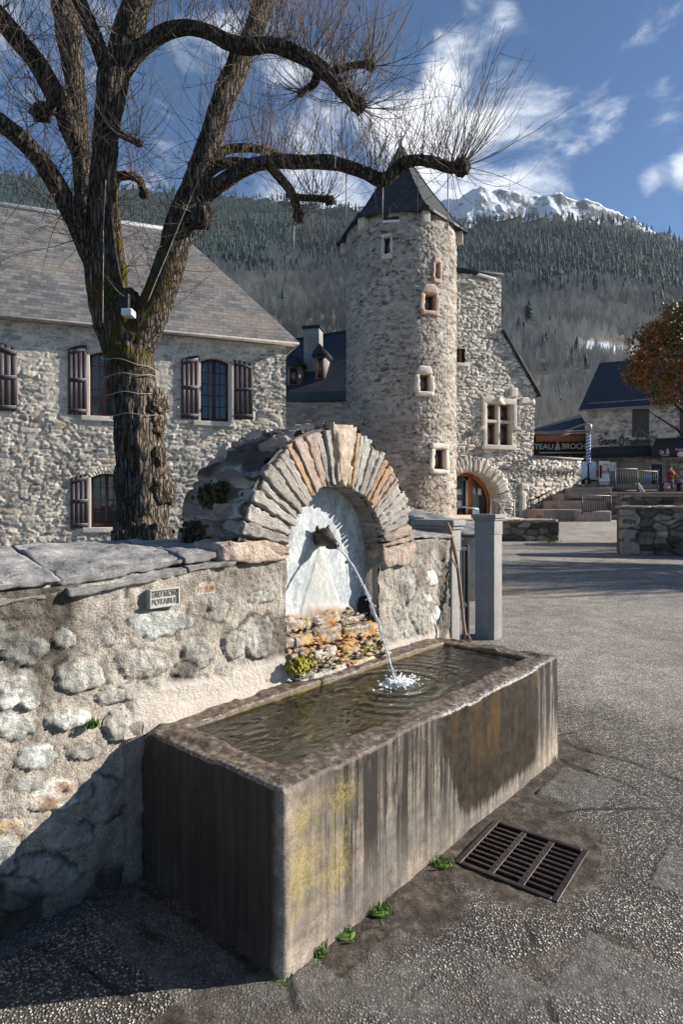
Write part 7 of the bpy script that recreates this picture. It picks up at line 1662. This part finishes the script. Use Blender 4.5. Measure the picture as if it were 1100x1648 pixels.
# ================================================================ SEATED PERSON
def skin_mb(verts, edges, rad, sub=2):
    me = bpy.data.meshes.new('sk'); me.from_pydata(verts, edges, []); ob = bpy.data.objects.new('sk', me); sc.collection.objects.link(ob)
    md = ob.modifiers.new('s', 'SKIN'); ob.modifiers.new('u', 'SUBSURF').levels = sub
    for i, r in enumerate(rad): me.skin_vertices[0].data[i].radius = (r, r) if np.isscalar(r) else r; me.skin_vertices[0].data[i].use_root = (i == 0)
    dg = bpy.context.evaluated_depsgraph_get(); e = ob.evaluated_get(dg); mm = e.to_mesh(); m = MB(); m.add([tuple(v.co) for v in mm.vertices], [tuple(p.vertices) for p in mm.polygons]); e.to_mesh_clear()
    bpy.data.objects.remove(ob); bpy.data.meshes.remove(me); return m
pxx, pyy, pz0 = PT(1080, 788, 38.0)
pt_ = thing('person', 'seated person in dark red jacket, orange scarf and cap with one leg stretched out', 'person', WORLD, (pxx, pyy, pz0)); b_ = np.array((pxx, pyy, pz0))
J = dict(pel=(0,0,.52), sp=(0,-.02,.75), ch=(.0,-.02,1.0), nk=(0,-.03,1.18), hd=(-.03,-.06,1.32), ht=(-.03,-.06,1.42), ls=(-.19,-.02,1.10), le=(-.26,-.16,.86), lw=(-.10,-.34,.80), lh=(-.02,-.40,.78), rs=(.19,-.02,1.10), re=(.30,-.14,.88), rw=(.24,-.34,.78), rh=(.22,-.42,.76),
         lhp=(-.10,-.02,.50), lk=(-.14,-.44,.54), la=(-.12,-.42,.10), lf=(-.14,-.58,.05), rhp=(.10,-.02,.50), rk=(.40,-.30,.52), ra=(.76,-.36,.22), rf=(.92,-.40,.24))
names = list(J); V_ = [tuple(b_+np.array(J[n])) for n in names]; ix = {n: i for i, n in enumerate(names)}
E_ = [(ix[a], ix[b]) for a, b in [('pel','sp'),('sp','ch'),('ch','nk'),('nk','hd'),('hd','ht'),('ch','ls'),('ls','le'),('le','lw'),('lw','lh'),('ch','rs'),('rs','re'),('re','rw'),('rw','rh'),('pel','lhp'),('lhp','lk'),('lk','la'),('la','lf'),('pel','rhp'),('rhp','rk'),('rk','ra'),('ra','rf')]]
rd_ = dict(pel=.13, sp=.12, ch=.14, nk=.055, hd=.095, ht=.08, ls=.06, le=.045, lw=.03, lh=.035, rs=.06, re=.045, rw=.03, rh=.035, lhp=.09, lk=.065, la=.04, lf=.035, rhp=.09, rk=.065, ra=.04, rf=.035)
body = skin_mb(V_, E_, [rd_[n] for n in names]); BD = part('body', body, M['skin'], pt_, smooth=True)
def cloth(nm, keys, rads, mat):
    m = MB(); pts = cat([b_+np.array(J[k]) for k in keys], 5); rr_ = np.interp(np.linspace(0, 1, len(pts)), np.linspace(0, 1, len(keys)), rads); m.tube(pts, rr_, 14); return part(nm, m, M[mat], pt_, smooth=True)
cloth('jacket', ['pel', 'sp', 'ch', 'nk'], [.19, .18, .21, .09], 'coat_red'); cloth('sleeve', ['ls', 'le', 'lw'], [.085, .07, .05], 'coat_red'); cloth('sleeve', ['rs', 're', 'rw'], [.085, .07, .05], 'coat_red')
cloth('trousers', ['lhp', 'lk', 'la'], [.115, .09, .06], 'denim'); cloth('trousers', ['rhp', 'rk', 'ra'], [.115, .09, .06], 'denim'); cloth('shoe', ['la', 'lf'], [.05, .045], 'rubber'); cloth('shoe', ['ra', 'rf'], [.05, .045], 'trim')
m = MB(); m.ball(tuple(b_+[-.03, -.03, 1.42]), (.115, .125, .09), 14, 8); m.ball(tuple(b_+[-.03, .02, 1.32]), (.10, .09, .13), 12, 8); part('hair', m, M['hair'], pt_, smooth=True)
m = MB(); m.tube([tuple(b_+[-.10, -.10, 1.20]), tuple(b_+[.02, -.14, 1.16]), tuple(b_+[.12, -.12, 1.05]), tuple(b_+[.16, -.16, .85])], [.06, .08, .07, .05], 10); part('scarf', m, M['scarf'], pt_, smooth=True)
m = MB(); m.rock([tuple(b_+np.array(q)) for q in [(-.55,-.35,.05),(-.22,-.35,.02),(-.55,-.15,.05),(-.22,-.15,.02),(-.50,-.33,.42),(-.20,-.33,.45),(-.50,-.17,.42),(-.20,-.17,.45)]], (5, 3, 5), .03, 4, .2, 5); single('cloth_bag', m, M['bag'], 'pink cloth bag hanging beside the seated person', 'bag', WORLD, tuple(b_+[-.38, -.25, .05]), smooth=True)
m = MB(); m.bbox(pxx-.6, pxx+.7, pyy-.12, pyy+.35, pz0+.36, pz0+.44, .02); bn_ = thing('terrace_bench', 'dark bench under the seated person on the terrace', 'bench', WORLD, (pxx, pyy+.1, pz0)); part('seat', m, M['shutter'], bn_)
for q in (-.5, .6): m = MB(); m.bbox(pxx+q-.04, pxx+q+.04, pyy-.1, pyy+.32, pz0-.1, pz0+.36, .01); part('leg', m, M['rail'], bn_)

# ================================================================ RED LEAVED TREE
cxp, cyp, czp = PT(1135, 575, 19.5)
rt = thing('red_leaved_tree', 'dense tree with dark green and red leaves hanging in from the right edge', 'tree', WORLD, (cxp, cyp, 0))
m = MB(); rs = np.random.RandomState(4); m.tube([(cxp, cyp, -.1), (cxp+.05, cyp, 2.2), (cxp-.1, cyp, 4.2), (cxp, cyp, 6.5)], [.17, .14, .12, .04], 12)
for k in range(16): 
    a = k*2.4; m.tube([(cxp, cyp, 2.8+k*.2), (cxp+.8*cos(a), cyp+.8*sin(a), 3.9+k*.16), (cxp+1.7*cos(a), cyp+1.7*sin(a), 4.6+k*.17)], [.06, .04, .012], 6)
part('trunk', m, M['bark'], rt, smooth=True)
cl = []
for (px, py, r, dd) in [(1100,520,40,0),(1070,525,30,-.5),(1045,548,22,.3),(1090,560,50,-.8),(1040,590,30,-.3),(1032,600,22,.2),(1052,575,34,.1),(1050,615,24,.1),(1052,530,20,0),(1065,600,42,-.9),(1100,620,44,-.6),(1075,640,24,-.8),(1110,655,24,-.3),(1150,560,90,-.5),(1160,500,60,0),(1200,600,80,0),(1120,490,32,.4),(1085,500,24,.3),(1170,640,50,0),(1140,600,70,1.2),(1130,540,60,1.3),(1062,560,30,.8)]:
    d = 19.5+dd; cl.append((*PT(px, py, d), r/FPX*d))
cl0 = np.array(cl); cl = []
for k in range(150):
    c0 = cl0[rs.choice(len(cl0), p=cl0[:, 3]**2/np.sum(cl0[:, 3]**2))]; dv = rs.normal(0, 1, 3); dv /= np.linalg.norm(dv); cl.append((*(c0[:3]+dv*c0[3]*rs.uniform(.45, 1.0)), rs.uniform(.16, .42)))
cl = [tuple(q) for q in cl0*np.array([1, 1, 1, .72])]+cl
Vv, Cc = [], []; n_leaf = 34000; wts = np.array([c[3]**1.6 for c in cl]); wts /= wts.sum(); pick = rs.choice(len(cl), n_leaf, p=wts)
cl = np.array(cl); dirs = rs.normal(0, 1, (n_leaf, 3)); dirs /= np.linalg.norm(dirs, axis=1)[:, None]; qq = rs.uniform(.35, 1.04, n_leaf)**.6
Cn = cl[pick, :3]+dirs*(cl[pick, 3]*qq)[:, None]*(1+.9*(fb3(dirs*2.2+pick[:, None]*3.1, 3, 5)-.5))[:, None]
a1 = rs.normal(0, 1, (n_leaf, 3)); a1 /= np.linalg.norm(a1, axis=1)[:, None]; a2 = np.cross(a1, rs.normal(0, 1, (n_leaf, 3))); a2 /= np.linalg.norm(a2, axis=1)[:, None]
ll = rs.uniform(.035, .065, n_leaf)[:, None]; V = np.stack([Cn-a1*ll, Cn+a2*ll*.45, Cn+a1*ll, Cn-a2*ll*.45], 1).reshape(-1, 3)
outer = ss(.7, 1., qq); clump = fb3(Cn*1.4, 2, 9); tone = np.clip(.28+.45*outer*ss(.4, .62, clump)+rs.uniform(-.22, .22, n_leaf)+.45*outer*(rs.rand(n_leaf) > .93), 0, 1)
m = MB(); m.add(V, np.arange(n_leaf*4).reshape(-1, 4), np.column_stack([np.repeat(tone, 4), np.zeros((n_leaf*4, 3))])); part('crown', m, M['photinia'], rt)

# ================================================================ BARE TREES OFF TO THE RIGHT (their shadows cross the square)
def bare_tree(x, y, h, seed, lab):
    rs_ = np.random.RandomState(seed); t = thing('bare_tree', lab, 'tree', WORLD, (x, y, 0), 'bare trees right of the square'); m = MB(); m.tube([(x, y, -.1), (x+.1, y, h*.35), (x, y+.1, h*.6)], [.26, .2, .13], 12); part('trunk', m, M['bark'], t, smooth=True)
    m = MB()
    for k in range(26):
        a = k*2.4; z0 = h*(.3+.3*rs_.rand()); r_ = h*.32*rs_.uniform(.6, 1); p = np.array([x, y, z0]); e = np.array([x+r_*cos(a), y+r_*sin(a), z0+h*.3]); mid = (p+e)/2+[0, 0, .1*h]; m.tube([tuple(p), tuple(mid), tuple(e)], [.09, .06, .03], 6)
        for j in range(22): s_ = p*(1-(q := rs_.uniform(.3, 1)))+e*q+[0, 0, .1*h*4*q*(1-q)*.5]; d_ = rs_.normal(0, .6, 3)+[0, 0, .7]; m.tube([tuple(s_), tuple(s_+d_*.7), tuple(s_+d_*1.3)], [.022, .015, .008], 3, cap=False)
    part('crown', m, M['twig'], t, kind='stuff')
bare_tree(18.5, 16.6, 8.0, 1, 'bare tree standing right of the square, the one farther back'); bare_tree(17.5, 14.0, 7.0, 3, 'bare tree standing right of the square, nearer the camera'); bare_tree(27, 24, 9.5, 2, 'tallest bare tree, right of the square behind the dry stone wall')

# ================================================================ HILLS AND MOUNTAIN
ridge = np.array([(-1800,330),(-600,300),(-200,280),(0,285),(80,300),(160,312),(260,316),(330,322),(420,330),(520,342),(620,352),(700,372),(740,377),(790,369),(830,363),(930,363),(1000,369),(1060,383),(1100,396),(1250,430),(1700,480),(3000,560)], float)
D0, D1 = 125., 700.
def ridge_d(px): return D1*(1+.10*np.sin(px/170.))
def hill_z(px, d):
    Tr = (HY-np.interp(px, ridge[:, 0], ridge[:, 1]))/FPX; d1 = ridge_d(px); z1 = Tr*d1; z0 = 12.
    t = np.clip((d-D0)/(d1-D0), 0, 1.6); z = z0+(z1-z0)*(.86*t+.14*t*t)*(t <= 1)+(t > 1)*(z1-(t-1)*z1*1.2)
    x = (px-CX)/FPX*d; n = (fb2(x*.012, d*.012, 5, 3)-.5); return z+n*26*np.clip(t*2.2, 0, 1)*ss(1., .86, t)+2.5*(fb2(x*.09, d*.09, 3, 8)-.5)
def hill_xy(px, d): return (px-CX)/FPX*d, d
pxs = np.linspace(-1700, 2900, 420); ds = np.concatenate([[60, 80, 100], np.linspace(D0, 860, 130)])
PXg, Dg = np.meshgrid(pxs, ds); Zg = np.where(Dg < D0, .4+(Dg-60)/65*11, hill_z(PXg, np.maximum(Dg, D0))); Zg = np.where(Dg <= 61, -.5, Zg)
Tz = (Zg-CAMZ)/Dg; con = ss(.36, .40, Tz+.03*(fb2(PXg*.01, Dg*.02, 3, 5)-.5)); snowp = ss(.245, .255, Tz)*ss(.275, .265, Tz)*(PXg > 900)
m = MB(); m.grid(np.stack([(PXg-CX)/FPX*Dg, Dg, Zg], -1), None, np.stack([con, snowp, con*0, con*0], -1)); single('hillside', m, M['hill'], kind='structure', smooth=True)
# conifers: cones of ragged tiers, bare woods: fans of fine upright branches
def forest(name, n, dlo, dhi, fn, mat, seed, hmin, hmax, pxlo=-120, pxhi=1220):
    rs_ = np.random.RandomState(seed); px = rs_.uniform(pxlo, pxhi, n*3); d = np.sqrt(rs_.uniform(dlo**2, dhi**2, n*3)); ok = d < ridge_d(px)*1.01; px, d = px[ok], d[ok]
    z = hill_z(px, d); T_ = (z-CAMZ)/d; k = fn(px, d, T_, rs_); px, d, z = px[k][:n], d[k][:n], z[k][:n]; x = (px-CX)/FPX*d; N = len(x)
    tone = np.clip(.5+1.6*(fb2(x*.02, d*.02, 3, 31)-.5)+rs_.uniform(-.3, .3, N), 0, 1); h = rs_.uniform(hmin, hmax, N)*np.exp(rs_.normal(0, .18, N)); m = MB(); base = np.stack([x, d, z-.4], -1)
    if mat == 'conifer':
        K_ = 7; th = np.arange(K_)*2*pi/K_; tiers = [(.10, .62, 1.), (.38, .84, .74), (.64, 1.0, .46)]; vv = []; ff = []; o = 0
        for (a, b, w_) in tiers:
            rj = rs_.uniform(.75, 1.25, (N, K_))*(.19*h*w_)[:, None]; ph = rs_.uniform(0, 6, N)[:, None]
            ring_ = np.stack([x[:, None]+rj*np.cos(th+ph), d[:, None]+rj*np.sin(th+ph), (z+h*a)[:, None]+rs_.uniform(-.03, .03, (N, K_))*h[:, None]], -1); tip = np.stack([x, d, z+h*b], -1)[:, None]
            blk = np.concatenate([ring_, tip], 1); vv.append(blk)
            for j in range(K_): ff.append((o+j, o+(j+1) % K_, o+K_))
            o += K_+1
        V = np.concatenate(vv, 1).reshape(-1, 3); F = (np.array(ff)[None]+np.arange(N)[:, None, None]*o).reshape(-1, 3); m.add(V, F, np.column_stack([np.repeat(tone, o), np.zeros((N*o, 3))]))
    else:
        S = 26; a = rs_.uniform(0, 2*pi, (N, S)); sp = rs_.uniform(.02, .26, (N, S))*h[:, None]; top = rs_.uniform(.45, 1., (N, S))*h[:, None]*np.sqrt(np.clip(1-(sp/(.34*h[:, None]))**2, .1, 1)); lo = top*rs_.uniform(.1, .45, (N, S)); wv = (.0010*d)[:, None]*rs_.uniform(.35, .9, (N, S))
        x0 = x[:, None]+sp*.35*np.cos(a); y0 = d[:, None]+sp*.35*np.sin(a); x1 = x[:, None]+sp*np.cos(a); y1 = d[:, None]+sp*np.sin(a)
        V = np.stack([np.stack([x0-wv, y0, z[:, None]+lo], -1), np.stack([x0+wv, y0, z[:, None]+lo], -1), np.stack([x1, y1, z[:, None]+top], -1)], 2).reshape(-1, 3)
        tn2 = np.repeat(np.clip(tone[:, None]+rs_.uniform(-.25, .25, (N, S)), 0, 1).ravel(), 3); m.add(V, np.arange(len(V)).reshape(-1, 3), np.column_stack([tn2, np.zeros((len(V), 3))]))
    return single(name, m, M[mat], kind='stuff', label={'conifer': 'dark conifer forest covering the upper slopes', 'bare': 'pale leafless woodland on the lower slopes'}[mat], cat='forest')
def f_con(px, d, T, r_): 
    n = fb2(px*.012, T*26, 4, 61)-.5; b = np.interp(px, [0, 350, 600, 800, 1100], [.40, .385, .37, .345, .335]); return (T+n*.10 > b) | ((fb2(px*.02, T*40, 3, 77) > .66) & (T > .15) & (r_.rand(len(px)) < .35))
def f_bare(px, d, T, r_): 
    n = fb2(px*.012, T*26, 4, 61)-.5; b = np.interp(px, [0, 350, 600, 800, 1100], [.40, .385, .37, .345, .335]); return (T+n*.10 < b+.02) & ~((T > .243) & (T < .262) & (px > 930) & (px < 1075))
forest('conifer_forest', 21000, D0+30, 780, f_con, 'conifer', 5, 4.5, 8.5); forest('bare_woodland', 12000, D0, 430, f_bare, 'bare', 6, 4.5, 9.)
for k, (px, T_, h, lab) in enumerate([(852, .300, 17, 'tallest lone dark conifer among the leafless woods right of the gable'), (836, .29, 12, 'shorter dark conifer just left of the tallest one'), (880, .27, 11, 'dark conifer on the slope right of and below the tallest one'), (895, .28, 9, 'small dark conifer on the slope, rightmost of the group'), (817, .255, 9, 'low dark conifer close beside the gable edge')]):
    dd_ = np.linspace(D0, 600, 800); zz_ = hill_z(np.full(800, float(px)), dd_); i = int(np.argmin(np.abs((zz_-CAMZ)/dd_-(T_-.02)))); d = dd_[i]; x = (px-CX)/FPX*d; z = zz_[i]-1; h = h*d/260
    t = thing('conifer_tree', lab, 'tree', WORLD, (x, d, z), 'lone conifers in the bare woods'); m = MB(); m.tube([(x, d, z), (x, d, z+h*.9)], [.35, .05], 6); part('trunk', m, M['bark'], t)
    m = MB(); rs_ = np.random.RandomState(k)
    for j in range(15):
        q = j/15; r_ = h*.20*(1-q)**.8+.2; zb = z+h*(.08+.84*q); K_ = 13; th = np.arange(K_)*2*pi/K_+j; rj = r_*rs_.uniform(.65, 1.2, K_)
        m.add([(x+rj[i]*cos(th[i]), d+rj[i]*sin(th[i]), zb-rs_.uniform(0, .05)*h) for i in range(K_)]+[(x, d, zb+h*.14)], [(i, (i+1) % K_, K_) for i in range(K_)], (.3+.3*rs_.rand(), 0, 0, 0))
    part('crown', m, M['conifer'], t)
# snowy mountain
mr_ = np.array([(200,420),(420,375),(520,345),(560,326),(600,336),(650,348),(690,338),(720,325),(745,308),(776,294),(800,302),(822,309),(850,318),(872,321),(890,312),(905,309),(920,316),(950,325),(975,333),(1000,345),(1022,353),(1060,378),(1120,410),(1400,470),(1700,520)], float)
pm = np.linspace(200, 1700, 760); dm = np.linspace(880, 1500, 240); PM, DM = np.meshgrid(pm, dm); Tr = (HY-np.interp(PM, mr_[:, 0], mr_[:, 1]))/FPX; zr2 = Tr*1200
t = (DM-880)/320; X = (PM-CX)/FPX*DM
rg = 1-np.abs(fb2(X*.0075, DM*.0045, 6, 5, .55)-.5)*2; rg2 = fb2(X*.03, DM*.02, 4, 6)-.5
Z = np.where(t < 1, 190+(zr2-190)*(.35*t+.65*t**1.6), zr2-(t-1)*420)+(rg-.75)*80*ss(0, .35, t)*ss(1.45, .8, t)*(.45+.55*ss(1., .8, t))+rg2*18+(fb2(X*.11, DM*.08, 3, 16)-.5)*7
m = MB(); m.grid(np.stack([X, DM, Z], -1), None, np.stack([ss(.2, .9, t), X*0, X*0, X*0], -1)); single('snowy_mountain', m, M['snow'], kind='structure', smooth=True)
# ================================================================ HAZE
hm = bpy.data.materials.new('valley_air'); hm.use_nodes = True; q = hm.node_tree; q.nodes.clear(); o_ = q.nodes.new('ShaderNodeOutputMaterial'); pv = q.nodes.new('ShaderNodeVolumePrincipled')
pv.inputs['Color'].default_value = (.72, .84, 1, 1); pv.inputs['Density'].default_value = 1e-4; pv.inputs['Anisotropy'].default_value = .1; q.links.new(pv.outputs[0], o_.inputs['Volume'])
m = MB(); m.box(-3400, 3400, -80, 1560, -3, 640); hz_o = single('haze', m, hm, kind='stuff', label='thin blue valley haze', cat='haze')
